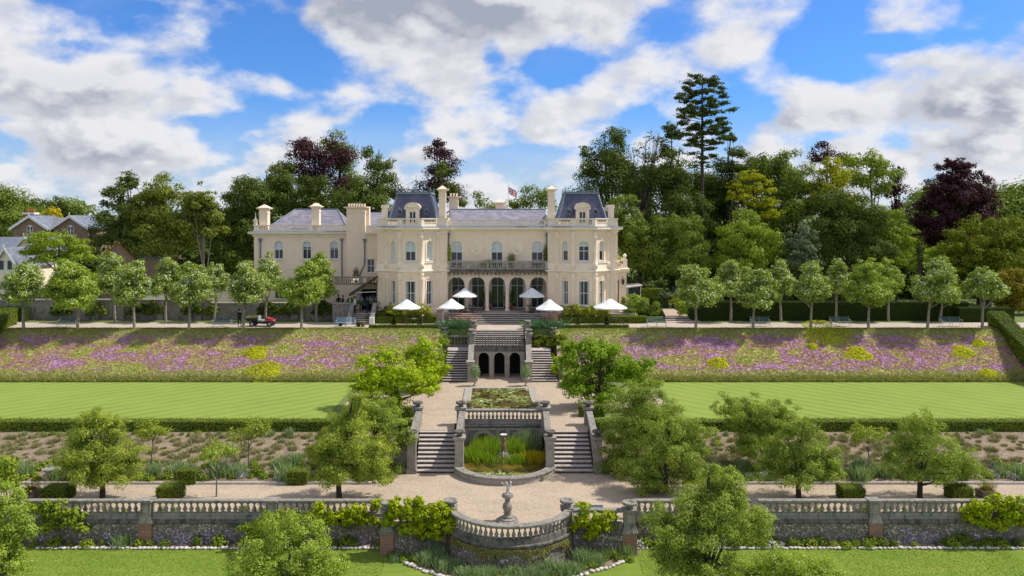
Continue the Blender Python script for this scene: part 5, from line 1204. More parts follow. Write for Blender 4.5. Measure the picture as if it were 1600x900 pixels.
# ---- the two lime rows
ORD = ['first', 'second', 'third', 'fourth', 'fifth', 'sixth', 'seventh']
def lime(tpx, cx, x0, x1, y0, y1, D, row, side, k, fresh=False):
    w = (x1-x0)/2*1.16; h = (y1-y0)/2*1.12; cy = (y0+y1)/2+2; g = np.random.default_rng(int(tpx))
    w *= g.uniform(.92, 1.08); h *= g.uniform(.94, 1.06); cx += g.uniform(-2, 2)
    lobes = [(cx, cy, w*.70, h*.76), (cx-w*.36, cy+h*.22, w*.5, h*.55, -.3), (cx+w*.38, cy+h*.12, w*.52, h*.55, .3), (cx+g.uniform(-.2, .2)*w, y0+h*.48, w*.5, h*.46), (cx+g.uniform(-.3, .3)*w, y1-h*.42, w*.62, h*.4, -.5)]
    return tree('lime_tree', 'pale round lime tree, %s from left in the %s row, %s side of the mansion' % (ORD[k], row, side), 'tree', D, tpx, 5.5, lobes, float(g.uniform(.155, .185)), 'lf_lime2' if fresh else 'lf_lime', 'lime trees lining the terrace walk', K=float(g.uniform(6.4, 8.0)), r0=.15, bark='bark_lt', limbs=7, fork=.35, sub=float(g.uniform(.28, .38)), dr=.9)
FL = [(37, 37, 4, 72, 405, 482), (121, 110, 68, 152, 396, 492), (210, 207, 178, 236, 403, 487), (295, 296, 262, 332, 407, 487), (381, 382, 352, 412, 405, 482), (471, 472, 436, 509, 400, 486)]
for k, a in enumerate(FL): lime(*a, 77.4, 'front', 'left', k, k in (1, 5))
BL = [(180, 176, 145, 208, 391, 468), (259, 260, 232, 288, 400, 472), (335, 339, 318, 362, 403, 462), (415, 416, 392, 441, 395, 462), (495, 499, 472, 526, 392, 482)]
for k, a in enumerate(BL): lime(*a, 83.0, 'back', 'left', k, k == 4)
FR = [(1087, 1092, 1053, 1132, 408, 488), (1177, 1184, 1148, 1222, 411, 490), (1267, 1270, 1238, 1302, 406, 481), (1357, 1358, 1318, 1398, 402, 486), (1449, 1460, 1420, 1502, 400, 481), (1535, 1538, 1508, 1572, 415, 474)]
for k, a in enumerate(FR): lime(*a, 77.4, 'front', 'right', k, k in (3,))
BR_ = [(1142, 1140, 1112, 1166, 401, 472), (1220, 1222, 1198, 1247, 405, 468), (1306, 1308, 1286, 1332, 401, 466), (1388, 1390, 1366, 1418, 402, 466), (1469, 1480, 1458, 1505, 425, 482)]
for k, a in enumerate(BR_): lime(*a, 83.0, 'back', 'right', k, k in (3, 4))

# ---- trees round the terrace and in the borders
T = tree
T('maple_tree', 'bright yellow-green maple with spreading tiers, left of the lily pond', 'tree', 60.5, 622, 1.7, [(590, 578, 34, 26, .5), (640, 590, 44, 26, -.6), (612, 602, 55, 26), (565, 600, 24, 20), (660, 606, 26, 20, -.8), (600, 622, 46, 18, -.4), (605, 556, 24, 16, 1)], .20, 'lf_maple', K=5.5, r0=.16, bark='bark_dk', limbs=10, fork=.1, sub=.34, flat=.75)
T('maple_tree', 'smaller yellow-green maple in front of the left upper staircase', 'tree', 67, 668, 1.7, [(664, 545, 26, 18), (645, 560, 22, 16), (676, 570, 28, 16, -.5), (660, 588, 32, 14), (690, 580, 14, 12)], .20, 'lf_maple', K=5.5, r0=.13, bark='bark_dk', limbs=8, fork=.15, sub=.34, flat=.75)
T('maple_tree', 'rich green maple shading the gravel right of the lily pond', 'tree', 61, 936, 1.7, [(920, 570, 46, 38), (905, 600, 34, 26, -.5), (970, 580, 42, 36, .4), (1000, 572, 26, 20), (945, 545, 34, 18, .6), (940, 618, 50, 20, -.3), (900, 545, 22, 16)], .19, 'lf_maple2', K=6, r0=.17, bark='bark_dk', limbs=10, fork=.15, sub=.34, flat=.85)
def thorn(label, D, tpx, bz, lobes, mat='lf_thorn', K=5.5, r0=.17, leaf=.095, sub=.24, limbs=12, fork=.25, shell=.35):
    return T('thorn_tree', label, 'tree', D, tpx, bz, lobes, leaf, mat, 'small thorn trees in the lower garden', K=K*.88, r0=r0, bark='bark_dk', limbs=limbs, fork=fork, sub=sub, dr=.9, shell=shell)
thorn('yellow-green thorn tree by the left lower wall, over the clipped box blocks', 46, 160, 0, [(155, 700, 58, 52), (155, 660, 38, 26, .3), (120, 725, 34, 34, -.4), (200, 720, 34, 38, .3), (160, 745, 56, 28, -.3), (180, 668, 22, 22), (128, 690, 30, 34)], K=4.6)
thorn('large yellowish thorn tree left of the lower left staircase, trunk by the balustrade', 46, 530, 0, [(540, 700, 60, 56), (525, 735, 52, 36, -.4), (580, 715, 40, 44, .3), (550, 655, 40, 34, .2), (505, 700, 34, 42), (590, 745, 30, 24), (560, 628, 22, 18)], K=5)
thorn('greener thorn tree just behind the large yellowish one, left of the staircase', 50.5, 590, .4, [(600, 655, 38, 34), (575, 635, 36, 26), (620, 690, 32, 36), (590, 695, 40, 40), (560, 650, 30, 28)], 'lf_thorn2', K=5)
thorn('tall thorn tree nearest the right staircase, leaning over the gravel', 50.5, 985, .4, [(1000, 640, 54, 40), (975, 680, 46, 46), (1020, 680, 52, 52, .5), (965, 720, 36, 40), (1005, 610, 34, 22), (1040, 650, 34, 36)], 'lf_thorn2', K=5.5)
thorn('broad thorn tree beside the lower path, right of the staircase bowl pier', 47, 1040, 0, [(1045, 705, 62, 52), (1000, 740, 42, 36, -.3), (1085, 700, 40, 42), (1050, 670, 46, 30), (1080, 745, 36, 30), (1020, 758, 40, 20)], 'lf_thorn2', K=5)
thorn('thorn tree on the right slope behind the dark trunked one, against the lawn edge', 50.5, 1195, .4, [(1180, 650, 50, 40), (1145, 640, 34, 28), (1205, 690, 44, 40), (1170, 690, 40, 44), (1225, 650, 30, 30)], 'lf_thorn2', K=5)
thorn('round headed thorn tree by the right lower wall, left of the box cube', 46, 1248, 0, [(1245, 705, 58, 46), (1280, 720, 42, 36), (1205, 725, 42, 34), (1240, 670, 36, 28), (1250, 745, 58, 22, -.4), (1300, 735, 28, 26)], 'lf_thorn2', K=5)
thorn('wide thorn tree with visible dark trunk near the carved shield pier at the right', 46, 1437, 0, [(1440, 700, 56, 42), (1395, 715, 36, 30), (1480, 720, 50, 34), (1435, 665, 36, 28), (1510, 740, 30, 22), (1440, 740, 54, 20, -.3)], 'lf_thorn2', K=4.6)
thorn('large feathery thorn tree growing from the lawn in front of the right lower wall', 36, 1105, -1.3, [(1110, 810, 80, 58), (1115, 778, 56, 34, .2), (1130, 758, 44, 32, .4), (1058, 822, 56, 48, -.4), (1172, 820, 52, 46, .4), (1100, 880, 84, 44), (1050, 870, 46, 36), (1125, 745, 30, 22)], 'lf_thorn2', K=5.5, r0=.2, leaf=.09, limbs=14)
thorn('low yellow-green thorn tree at the bottom edge, right of the large lawn one', 34, 1210, -1.3, [(1215, 880, 62, 34), (1180, 900, 46, 34), (1265, 895, 50, 30), (1220, 930, 90, 36)], 'lf_near', K=5, leaf=.09)
def shrub(name, label, cat, D, cpx, bz, lobes, mat, leaf=.14, K=5, group=None, sub=.34, r0=.05, flat=1.0, shell=.5, aspect=.62):
    return T(name, label, cat, D, cpx, bz, lobes, leaf, mat, group, K=K, r0=r0, bark='bark', limbs=6, fork=.05, sub=sub, dr=1.0, flat=flat, shell=shell, aspect=aspect)
T('young_tree', 'bright green leafy tree cut by the left edge at the bottom corner', 'tree', 37, 8, -1.3, [(5, 790, 40, 44), (20, 830, 34, 40), (-20, 860, 50, 50), (12, 880, 40, 30)], .10, 'lf_near', K=5, r0=.12, limbs=8, fork=.2, sub=.26)
T('young_tree', 'fresh green round topped young tree rising from the bottom edge left of centre', 'tree', 35, 450, -1.3, [(450, 850, 70, 34), (405, 880, 48, 32), (500, 885, 52, 32), (450, 905, 96, 34), (465, 828, 38, 22)], .095, 'lf_near', K=5, r0=.12, limbs=9, fork=.2, sub=.26)
shrub('wall_shrub', 'round dark green shrub against the left wall below the low flat pier', 'shrub', 41.8, 430, -1.3, [(420, 820, 36, 22), (455, 812, 30, 18), (395, 835, 26, 18), (440, 842, 44, 18)], 'lf_bright', .12)
shrub('leafy_shrub', 'glossy broad-leaved shrub at the left edge above the lower corner', 'shrub', 44.5, 12, 0, [(8, 730, 26, 26), (-10, 750, 30, 24), (15, 755, 20, 18)], 'lf_bright', .2)
def sapling(label, D, tpx, bz, lobes, mat='lf_thorn'):
    return T('sapling', label, 'young tree', D, tpx, bz, lobes, .12, mat, 'slender standard saplings in the borders', K=2.6, r0=.05, bark='bark', limbs=9, fork=.5, sub=.4, shell=.4)
sapling('slender sapling with a thin crown right of the left thorn tree', 50, 237, .4, [(236, 672, 28, 17), (222, 680, 16, 12), (252, 676, 16, 10)])
sapling('pale thin sapling rising by the path between two leafy borders, left of centre', 46.2, 338, 0, [(340, 708, 32, 20), (320, 715, 18, 14), (362, 706, 16, 12)], 'lf_near')
sapling('taller dark stemmed sapling against the hedge, left of the large yellowish thorn', 50.5, 388, .4, [(388, 675, 32, 20), (370, 685, 18, 12), (408, 672, 18, 14)])
sapling('thin sapling between the two big thorn trees on the right slope', 50, 1357, .4, [(1355, 676, 28, 16), (1340, 684, 16, 12), (1374, 680, 16, 12)])

# ---- woods behind the house, left part
W = [  # name, label, D, trunk px, lobes, mat, leaf, kwargs
 ('oak_tree', 'broad mid green tree at the far left edge behind the brick house', 128, 15, [(15, 350, 52, 58), (-20, 340, 50, 50), (40, 380, 30, 34)], 'lf_mid', {}),
 ('yew_tree', 'small dark tree just right of the brick chimney on the skyline', 136, 62, [(60, 330, 26, 22), (45, 345, 28, 24)], 'lf_dark2', {}),
 ('golden_tree', 'small golden bush-like tree between the two brick gables', 124, 80, [(80, 336, 13, 11), (88, 342, 10, 8)], 'lf_gold', {}),
 ('oak_tree', 'rounded dark tree behind the right brick gable', 140, 108, [(96, 330, 20, 22), (114, 336, 16, 16), (88, 345, 20, 20)], 'lf_dark2', {}),
 ('maple_tree', 'yellow-green flat topped tree in front of the brick house', 96, 95, [(90, 378, 44, 16), (60, 390, 26, 16), (120, 392, 26, 18), (95, 400, 46, 18)], 'lf_bright', {'flat': .7}),
 ('spruce_tree', 'dark green pointed tree at the left end of the big wood', 112, 200, [(200, 285, 16, 22), (185, 320, 30, 30), (215, 330, 28, 34), (180, 365, 36, 34), (215, 375, 34, 36)], 'lf_dark2', {}),
 ('birch_tree', 'tall drooping birch with yellowish foliage right of the pointed dark tree', 110, 252, [(252, 300, 36, 28), (232, 335, 30, 44), (270, 340, 34, 46), (250, 380, 46, 40)], 'lf_birch', {'bark': 'bark_lt'}),
 ('birch_tree', 'slimmer birch with pale bare stems below, left of the wing', 108, 318, [(315, 312, 24, 26), (302, 345, 24, 38), (332, 350, 20, 36), (318, 330, 26, 30)], 'lf_birch', {'bark': 'bark_lt', 'limbs': 10, 'fork': .1}),
 ('oak_tree', 'dark green tree directly left of the wing roof', 112, 386, [(388, 300, 32, 30), (370, 340, 34, 44), (400, 350, 34, 50), (378, 395, 42, 40)], 'lf_dark2', {}),
 ('oak_tree', 'mixed green tree above the left wing chimney', 116, 445, [(445, 285, 26, 28), (430, 310, 26, 34), (460, 320, 34, 44), (440, 350, 34, 40)], 'lf_dark2', {}),
 ('copper_beech', 'spreading copper beech with open branches above the left wing', 122, 500, [(480, 240, 36, 22), (515, 250, 36, 30), (470, 228, 22, 14), (500, 280, 42, 28), (460, 262, 26, 14), (540, 300, 30, 26)], 'lf_copper', {'sub': .4, 'K': 4.0, 'limbs': 12, 'shell': .4}),
 ('oak_tree', 'green tree crowding the right flank of the open copper beech', 125, 525, [(525, 228, 24, 20), (535, 255, 26, 30), (540, 290, 26, 26)], 'lf_mid', {'sub': .4, 'K': 4.0}),
 ('oak_tree', 'round dark dome of foliage in front of the open copper beech', 112, 500, [(500, 300, 32, 30), (480, 325, 34, 26), (520, 330, 34, 26)], 'lf_dark', {}),
 ('larch_tree', 'thin feathery tree with wispy top left of the left tower', 118, 582, [(575, 240, 9, 22), (585, 262, 24, 18), (600, 280, 24, 22), (580, 295, 30, 26), (605, 258, 14, 12), (612, 305, 22, 22)], 'lf_dark2', {'sub': .42, 'K': 3.2, 'shell': .4}),
 ('oak_tree', 'round mid green tree behind the big left chimney stack', 108, 570, [(568, 305, 32, 28), (545, 325, 30, 28), (590, 330, 28, 30)], 'lf_dark2', {}),
 ('copper_beech', 'narrow purple-topped tree behind the left tower chimney', 118, 688, [(685, 240, 26, 16), (690, 265, 34, 20), (680, 290, 36, 20), (700, 305, 34, 22), (685, 225, 14, 9), (665, 315, 30, 20)], 'lf_copper', {'sub': .42, 'K': 3.6, 'shell': .4, 'extra': [('lf_dark2', [(692, 272, 26, 18, -2), (700, 300, 30, 20, -2), (720, 318, 16, 14, -2)])]}),
 ('ash_tree', 'thin leaved treetop just above the centre roof beside the square chimney', 124, 745, [(745, 305, 9, 14), (752, 318, 18, 10)], 'lf_mid', {'sub': .5, 'K': 1.6, 'shell': .3}),
 ('ash_tree', 'leafy treetop between the flagpole and the right tower chimney', 124, 838, [(815, 318, 24, 14), (838, 308, 26, 18), (852, 318, 18, 16), (770, 325, 20, 8)], 'lf_mid', {'sub': .4, 'K': 3.4}),
 # right part
 ('oak_tree', 'tall dark tree left in the group rising behind the right tower', 118, 960, [(960, 220, 24, 22), (945, 245, 32, 26), (975, 260, 26, 30), (925, 268, 28, 22), (950, 290, 40, 34), (915, 240, 14, 12), (930, 315, 34, 30)], 'lf_dark2', {'sub': .4, 'K': 4.2, 'shell': .4, 'limbs': 12}),
 ('ash_tree', 'nearly bare tree with thin crooked branches between two dark green ones', 118, 1000, [(1000, 240, 26, 30), (1008, 280, 20, 36), (1020, 215, 14, 14)], 'lf_dark2', {'sub': .5, 'K': .5, 'shell': .3, 'limbs': 30, 'fork': .2}),
 ('cypress_tree', 'slender dark green tree left of the tall pine', 116, 1046, [(1046, 208, 10, 20), (1044, 235, 20, 22), (1048, 265, 28, 26), (1044, 300, 32, 34), (1060, 290, 18, 20)], 'lf_dark2', {'sub': .4, 'K': 4.5, 'shell': .4}),
 ('cypress_tree', 'dark layered conifer just right of the tall pine trunk', 121, 1140, [(1142, 215, 12, 14), (1150, 240, 24, 12), (1135, 262, 34, 14), (1160, 262, 28, 16), (1140, 290, 44, 24), (1120, 310, 30, 22)], 'lf_dark', {'sub': .42, 'K': 4.5, 'shell': .4, 'flat': .6}),
 ('holm_oak', 'bushy grey-green tree behind the yellow one right of the pine', 112, 1230, [(1215, 262, 40, 26), (1240, 290, 44, 40), (1190, 275, 26, 26), (1225, 320, 50, 40), (1265, 320, 24, 34)], 'lf_mid', {'grey': 1}),
 ('acacia_tree', 'layered yellow-green tree in front of the wood right of the pine', 106, 1175, [(1172, 275, 22, 12), (1185, 295, 28, 14), (1155, 305, 26, 14), (1190, 318, 28, 12), (1205, 335, 20, 10), (1150, 290, 14, 8)], 'lf_yellow', {'flat': .6, 'K': 4.0}),
 ('oak_tree', 'dark full tree closing the gap behind the nearly bare one', 126, 1010, [(985, 290, 36, 34), (1025, 275, 30, 34), (1010, 310, 46, 36), (1065, 285, 30, 40)], 'lf_dark2', {}),
 ('oak_tree', 'dark full tree behind the foot of the tall pine', 128, 1120, [(1100, 300, 36, 34), (1140, 295, 36, 34), (1175, 280, 30, 30), (1120, 325, 50, 34)], 'lf_dark2', {}),
 ('oak_tree', 'broad dark tree behind the mixed one over the left wing', 130, 420, [(415, 300, 34, 30), (440, 275, 22, 22), (395, 320, 40, 34)], 'lf_dark2', {}),
 ('oak_tree', 'dark rounded tree in the wood right behind the mansion', 108, 1070, [(1070, 318, 34, 26), (1050, 345, 34, 26), (1085, 350, 36, 34), (1060, 380, 46, 34)], 'lf_dark2', {'grey': 1}),
 ('plane_tree', 'light green tree against the right side of the mansion', 101, 1000, [(975, 330, 24, 26), (985, 365, 34, 30), (1020, 375, 34, 34), (1040, 360, 26, 26), (1000, 405, 44, 34), (960, 360, 20, 34)], 'lf_mid', {}),
 ('plane_tree', 'light green round tree above the first right limes', 99, 1075, [(1068, 365, 30, 28), (1080, 395, 36, 30), (1050, 410, 34, 26)], 'lf_mid', {}),
 ('beech_tree', 'large bright green dome standing over the second right lime', 97, 1168, [(1165, 360, 36, 30), (1148, 385, 36, 34), (1185, 385, 34, 34), (1168, 405, 46, 28)], 'lf_bright', {'sub': .26}),
 ('holm_oak', 'smooth grey-green dome in front of the wood above the third right lime', 96, 1252, [(1252, 378, 26, 34), (1245, 400, 26, 24), (1262, 400, 20, 22)], 'lf_grey', {'sub': .22}),
 ('oak_tree', 'broad deep green tree in the middle of the right wood', 102, 1325, [(1310, 330, 40, 34), (1345, 345, 40, 40), (1320, 380, 56, 40), (1360, 390, 34, 36), (1290, 360, 26, 36)], 'lf_dark2', {}),
 ('chestnut_tree', 'golden green pointed tree in front of the small copper tree', 110, 1297, [(1298, 262, 18, 16), (1300, 285, 30, 22), (1290, 310, 38, 28), (1325, 320, 26, 22)], 'lf_yellow', {'K': 4.5, 'tint': 1}),
 ('copper_beech', 'thin purple treetop behind the golden green pointed tree', 124, 1290, [(1285, 228, 14, 9), (1292, 242, 26, 10), (1275, 250, 18, 8), (1320, 250, 18, 12)], 'lf_copper', {'K': 3, 'sub': .45, 'shell': .3}),
 ('oak_tree', 'open yellowish green crown right of the golden pointed tree', 118, 1358, [(1350, 252, 34, 20), (1375, 268, 28, 22), (1345, 280, 34, 24), (1380, 295, 20, 18)], 'lf_bright', {'K': 3.6, 'sub': .4, 'shell': .4}),
 ('copper_beech', 'small copper tree at the right shoulder of the wood', 122, 1402, [(1398, 275, 14, 14), (1400, 300, 20, 18), (1402, 330, 22, 16), (1390, 350, 18, 12)], 'lf_copper', {'K': 3.6, 'sub': .4}),
 ('copper_beech', 'great dark purple copper beech standing alone at the right', 112, 1495, [(1495, 258, 20, 12), (1492, 272, 32, 18), (1478, 290, 34, 20), (1512, 290, 34, 20), (1495, 305, 46, 24), (1462, 318, 28, 20), (1532, 318, 28, 20), (1495, 335, 56, 28), (1455, 350, 26, 22), (1535, 348, 26, 22), (1490, 368, 54, 28)], 'lf_copper', {'K': 6, 'sub': .24, 'limbs': 14}),
 ('laurel_tree', 'broad glossy yellow-green dome at the right edge below the copper beech', 97, 1545, [(1540, 372, 48, 32), (1575, 365, 40, 30), (1510, 395, 44, 34), (1560, 405, 60, 32), (1500, 415, 36, 22)], 'lf_laurel', {'sub': .2}),
 ('beech_tree', 'light green trees sloping down left of the copper beech', 104, 1400, [(1385, 345, 24, 24), (1405, 370, 28, 26), (1425, 395, 24, 20), (1380, 375, 26, 26)], 'lf_bright', {}),
 ('hazel_bush', 'low yellow-green bushes under the copper beech', 100, 1448, [(1440, 405, 34, 16), (1470, 398, 28, 14), (1420, 412, 24, 14)], 'lf_bright', {}),
 ('cypress_tree', 'thin dark upright cypress below the copper beech', 98, 1437, [(1437, 385, 5, 16), (1437, 400, 6, 14)], 'lf_dark', {'sub': .3}),
 ('hazel_bush', 'yellowish feathery shrub at the right edge behind the clipped hedge', 90, 1580, [(1575, 435, 30, 18), (1595, 455, 30, 24), (1560, 460, 22, 20), (1585, 475, 30, 16)], 'lf_rust', {}),
 ('oak_tree', 'dark green tree closing the view behind the last right limes', 100, 1530, [(1520, 430, 40, 22), (1480, 430, 30, 18), (1560, 430, 30, 18)], 'lf_dark2', {}),
]
M['lf_laurel'] = leafmat('laurel_leaf', (.075, .13, .015), (.20, .25, .03), (.28, .30, .06), .12, .3, .9)
M['lf_rust'] = leafmat('rusty_leaf', (.13, .14, .025), (.26, .23, .045), None, 0, .3, .6)
for (nm, lab, D, tpx, lobes, mat, kw) in W:
    kw = dict(kw); kw.pop('grey', 0); kw.pop('tint', 0)
    lobes = [(l[0], l[1], l[2]*1.13, l[3]*1.1)+tuple(l[4:]) for l in lobes]; K = kw.pop('K', 5.2); sub = kw.pop('sub', .3)
    T(nm, lab, 'tree', D, tpx, 5.5, lobes, (.31 if D > 105 else .26), mat, 'trees of the woods around the mansion', K=K, r0=(.2 if nm in ('birch_tree', 'ash_tree') else .34), bark=kw.pop('bark', 'bark_dk'), sub=sub, **kw)
# tall pine
lb = []
g5 = np.random.default_rng(5)
for (cy, hw, th) in ((124, 22, 4), (134, 34, 5), (146, 40, 5), (158, 38, 5), (170, 46, 5), (183, 44, 5), (196, 50, 5), (207, 44, 5), (219, 40, 4), (230, 26, 4), (243, 20, 4), (256, 14, 3)):
    for s in (-1, 1):
        n = 4 if hw > 30 else 2
        for q in range(n):
            f = (q+.6)/n; lb.append((1098+s*hw*f*g5.uniform(.65, 1.2)+g5.uniform(-2, 2), cy+g5.uniform(-6, 6)+f*f*3-2, hw/n*g5.uniform(.7, 1.15)+2, th*g5.uniform(.8, 1.6), g5.uniform(-1, 1)*hw/FP*110*.6))
T('pine_tree', 'very tall dark pine with flat layered branches and bare lower trunk', 'tree', 110, 1097, 5.5, lb, .26, 'lf_dark', K=5.2, r0=.42, bark='bark_dk', wob=0, sub=.5, flat=.6, dr=1.1, shell=.4)
# back screen of woods, far hills
for i, (px_, py_, rx, ry) in enumerate(((240, 350, 60, 50), (330, 360, 60, 50), (410, 360, 60, 50), (180, 380, 60, 50), (290, 400, 80, 40), (380, 410, 60, 40))):
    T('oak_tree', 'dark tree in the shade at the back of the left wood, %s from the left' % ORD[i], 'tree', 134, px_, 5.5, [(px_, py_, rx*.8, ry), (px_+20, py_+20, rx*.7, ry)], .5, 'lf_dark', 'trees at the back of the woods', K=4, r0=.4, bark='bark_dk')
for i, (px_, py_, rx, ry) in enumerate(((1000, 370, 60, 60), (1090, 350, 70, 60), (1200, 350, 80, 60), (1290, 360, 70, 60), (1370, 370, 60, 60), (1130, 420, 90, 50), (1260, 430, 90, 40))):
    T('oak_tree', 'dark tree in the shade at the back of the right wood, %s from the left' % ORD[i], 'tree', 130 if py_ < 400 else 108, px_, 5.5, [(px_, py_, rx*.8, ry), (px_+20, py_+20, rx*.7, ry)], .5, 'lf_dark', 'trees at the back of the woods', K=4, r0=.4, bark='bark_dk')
def wood(label, D, x0, x1, pyt, n, mat):
    lobes = []
    for i in range(n):
        px_ = rng.uniform(x0, x1); s = rng.uniform(.8, 1.2)*D*.02
        x = X(px_, D); zt = Z(pyt+rng.uniform(-7, 9), D); lobes.append((x, D+rng.uniform(-6, 10), zt-3.5*s*.5, 2.6*s, 2.6*s, 3.0*s))
    V = crown_quads(lobes, .9 if D > 160 else .7, 3.6, .3)
    tag(quads_mesh('distant_wood', V, [M[mat]], loc=(X((x0+x1)/2, D), D, 5.5)), label, 'wood', kind='stuff')
wood('far-off green wood on the skyline right of the copper beech', 210, 1420, 1720, 322, 40, 'lf_mid')
wood('far-off wood low on the skyline at the left edge', 220, -120, 130, 336, 26, 'lf_mid')
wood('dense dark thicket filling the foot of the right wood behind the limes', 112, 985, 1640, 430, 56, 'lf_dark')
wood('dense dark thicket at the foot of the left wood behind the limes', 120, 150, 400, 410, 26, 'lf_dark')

# ================================================================ HEDGES
def hedge_quads(P0, P1, h0, w, leaf, z0, jitter=.04, g=rng, dens=1.6):
    """clipped hedge box from P0 to P1 (x,y) centre line"""
    a, b = np.array(P0, float), np.array(P1, float); L = np.linalg.norm(b-a); t = (b-a)/L; nv = np.array([t[1], -t[0]])
    out = []
    def face(n, fn, nrm):
        u, v = g.uniform(0, 1, n), g.uniform(0, 1, n); P = fn(u, v)+g.normal(0, jitter, (n, 3)); Nm = norm(np.tile(nrm, (n, 1))+g.normal(0, .26, (n, 3)))
        out.append(leaves(P, Nm, leaf*g.uniform(.7, 1.3, n), .65, g))
    zf = (lambda s: z0[0]+(z0[1]-z0[0])*s) if hasattr(z0, '__len__') else (lambda s: z0+0*s)
    k = dens/(leaf*leaf*.65)
    for s in (-1, 1):
        face(int(L*h0*k), lambda u, v: np.stack([a[0]+t[0]*u*L+nv[0]*s*w/2, a[1]+t[1]*u*L+nv[1]*s*w/2, zf(u)+v*h0], 1), np.array([nv[0]*s, nv[1]*s, 0]))
    face(int(L*w*k), lambda u, v: np.stack([a[0]+t[0]*u*L+nv[0]*(v-.5)*w, a[1]+t[1]*u*L+nv[1]*(v-.5)*w, zf(u)+h0], 1), np.array([0, 0, 1.]))
    for e, s in ((a, -1), (b, 1)):
        face(int(w*h0*k), lambda u, v: np.stack([e[0]+nv[0]*(u-.5)*w, e[1]+nv[1]*(u-.5)*w, zf(0. if s < 0 else 1.)+v*h0], 1), np.array([t[0]*s, t[1]*s, 0]))
    return np.concatenate(out), (a, b, nv, zf)
def hedge(name, label, P0, P1, h, w, z, mat='lf_hedge', leaf=.1, group=None, cat='hedge', dens=1.6, core='hedge_core'):
    V, (a, b, nv, zf) = hedge_quads(P0, P1, h, w, leaf, z, dens=dens)
    r = empty(name, ((a[0]+b[0])/2, (a[1]+b[1])/2, zf(.5)), label, cat, group)
    quads_mesh('clipped_foliage', V, [M[mat]], None, r)
    m = MB(); i = .05; c = [(a+nv*(w/2-i)), (b+nv*(w/2-i)), (b-nv*(w/2-i)), (a-nv*(w/2-i))]; zz = [zf(0.), zf(1.), zf(1.), zf(0.)]
    m.add([(*p, z_-.1) for p, z_ in zip(c, zz)]+[(*p, z_+h-i) for p, z_ in zip(c, zz)], [(0,3,2,1), (4,5,6,7), (0,1,5,4), (1,2,6,5), (2,3,7,6), (3,0,4,7)])
    m.build('twiggy_core', M[core], r)
    return r
M['hedge_core'] = simple('hedge_core', (.035, .06, .012), (.02, .035, .01), 6, .95, .5, .05)
hedge('clipped_hedge', 'long low dark hedge along the front edge of the left lawn', (-48, 56.65), (-7.0, 56.65), 1.05, 1.05, .78, leaf=.1, group='hedges edging the lawns')
hedge('clipped_hedge', 'long low dark hedge along the front edge of the right lawn', (6.0, 56.65), (48, 56.65), 1.05, 1.05, .78, leaf=.1, group='hedges edging the lawns')
hedge('clipped_hedge', 'tall dark hedge wall behind the right row of limes', (X(1078, 83.8), 84.2), (X(1512, 83.8), 84.2), 1.95, 1.1, 5.5, 'lf_yew', .1)
hedge('clipped_hedge', 'short dark hedge stepping down at the right end of the lime walk', (X(1500, 82.5), 83.0), (X(1585, 82.5), 83.0), 1.45, 1.0, 5.5, 'lf_yew', .1)
hedge('clipped_hedge', 'broad sloping hedge with sunlit top running down the right edge of the flower bank', (X(1556, 79.5), 79.5), (X(1648, 68), 68), 1.6, 1.5, (5.4, 1.9), 'lf_hedge', .11)
hedge('clipped_hedge', 'sloping sunlit hedge at the left edge of the flower bank', (X(8, 80.5), 80.5), (X(-70, 70), 70), 1.7, 2.2, (5.5, 3.2), 'lf_hedge', .11)
hedge('clipped_hedge', 'dark hedge piece behind the sunlit hedge at the far left', (X(-20, 84), 83.4), (X(47, 84), 83.4), 1.5, .9, 5.5, 'lf_yew', .1)
hedge('clipped_hedge', 'knee-high box hedge under the yellow shrubs in front of the left tower', (X(571, 81.6), 81.8), (X(682, 81.6), 81.8), .7, .7, 5.5, 'lf_hedge', .08, 'box hedges below the towers')
hedge('clipped_hedge', 'very low box edging before the left tower at the top of the bank', (X(577, 78), 78.0), (X(684, 78), 78.0), .32, .5, 5.5, 'lf_mid', .08, 'box hedges below the towers')
hedge('clipped_hedge', 'knee-high box hedge in front of the right tower reaching to the bench', (X(873, 81.6), 81.8), (X(1010, 81.6), 81.8), .7, .7, 5.5, 'lf_hedge', .08, 'box hedges below the towers')
hedge('clipped_hedge', 'very low box edging before the right tower at the top of the bank', (X(870, 78), 78.0), (X(982, 78), 78.0), .32, .5, 5.5, 'lf_mid', .08, 'box hedges below the towers')
for px_ in (615, 656, 903, 948):
    x = X(px_, 79.6); V = []; n = 900; u = rng.uniform(0, 1, n)**.7; a = rng.uniform(0, 6.28, n); h = 1.0; rr2 = .28*(u)
    P = np.stack([x+np.cos(a)*rr2, 79.6+np.sin(a)*rr2, 5.5+h*(1-u)], 1); Nm = norm(np.stack([np.cos(a), np.sin(a), np.full(n, .3)], 1)+rng.normal(0, .4, (n, 3)))
    r = empty('topiary_cone', (x, 79.6, 5.5), 'small dark clipped cone before the %s tower, the one on its %s' % ('left' if px_ < 800 else 'right', 'left' if px_ in (615, 903) else 'right'), 'topiary', 'clipped cones before the towers')
    quads_mesh('foliage', leaves(P, Nm, .1, .6), [M['lf_yew']], None, r); m = MB(); m.lathe(x, 79.6, [(.25, 5.5), (.02, 6.42)], 8); m.build('core', M['hedge_core'], r)
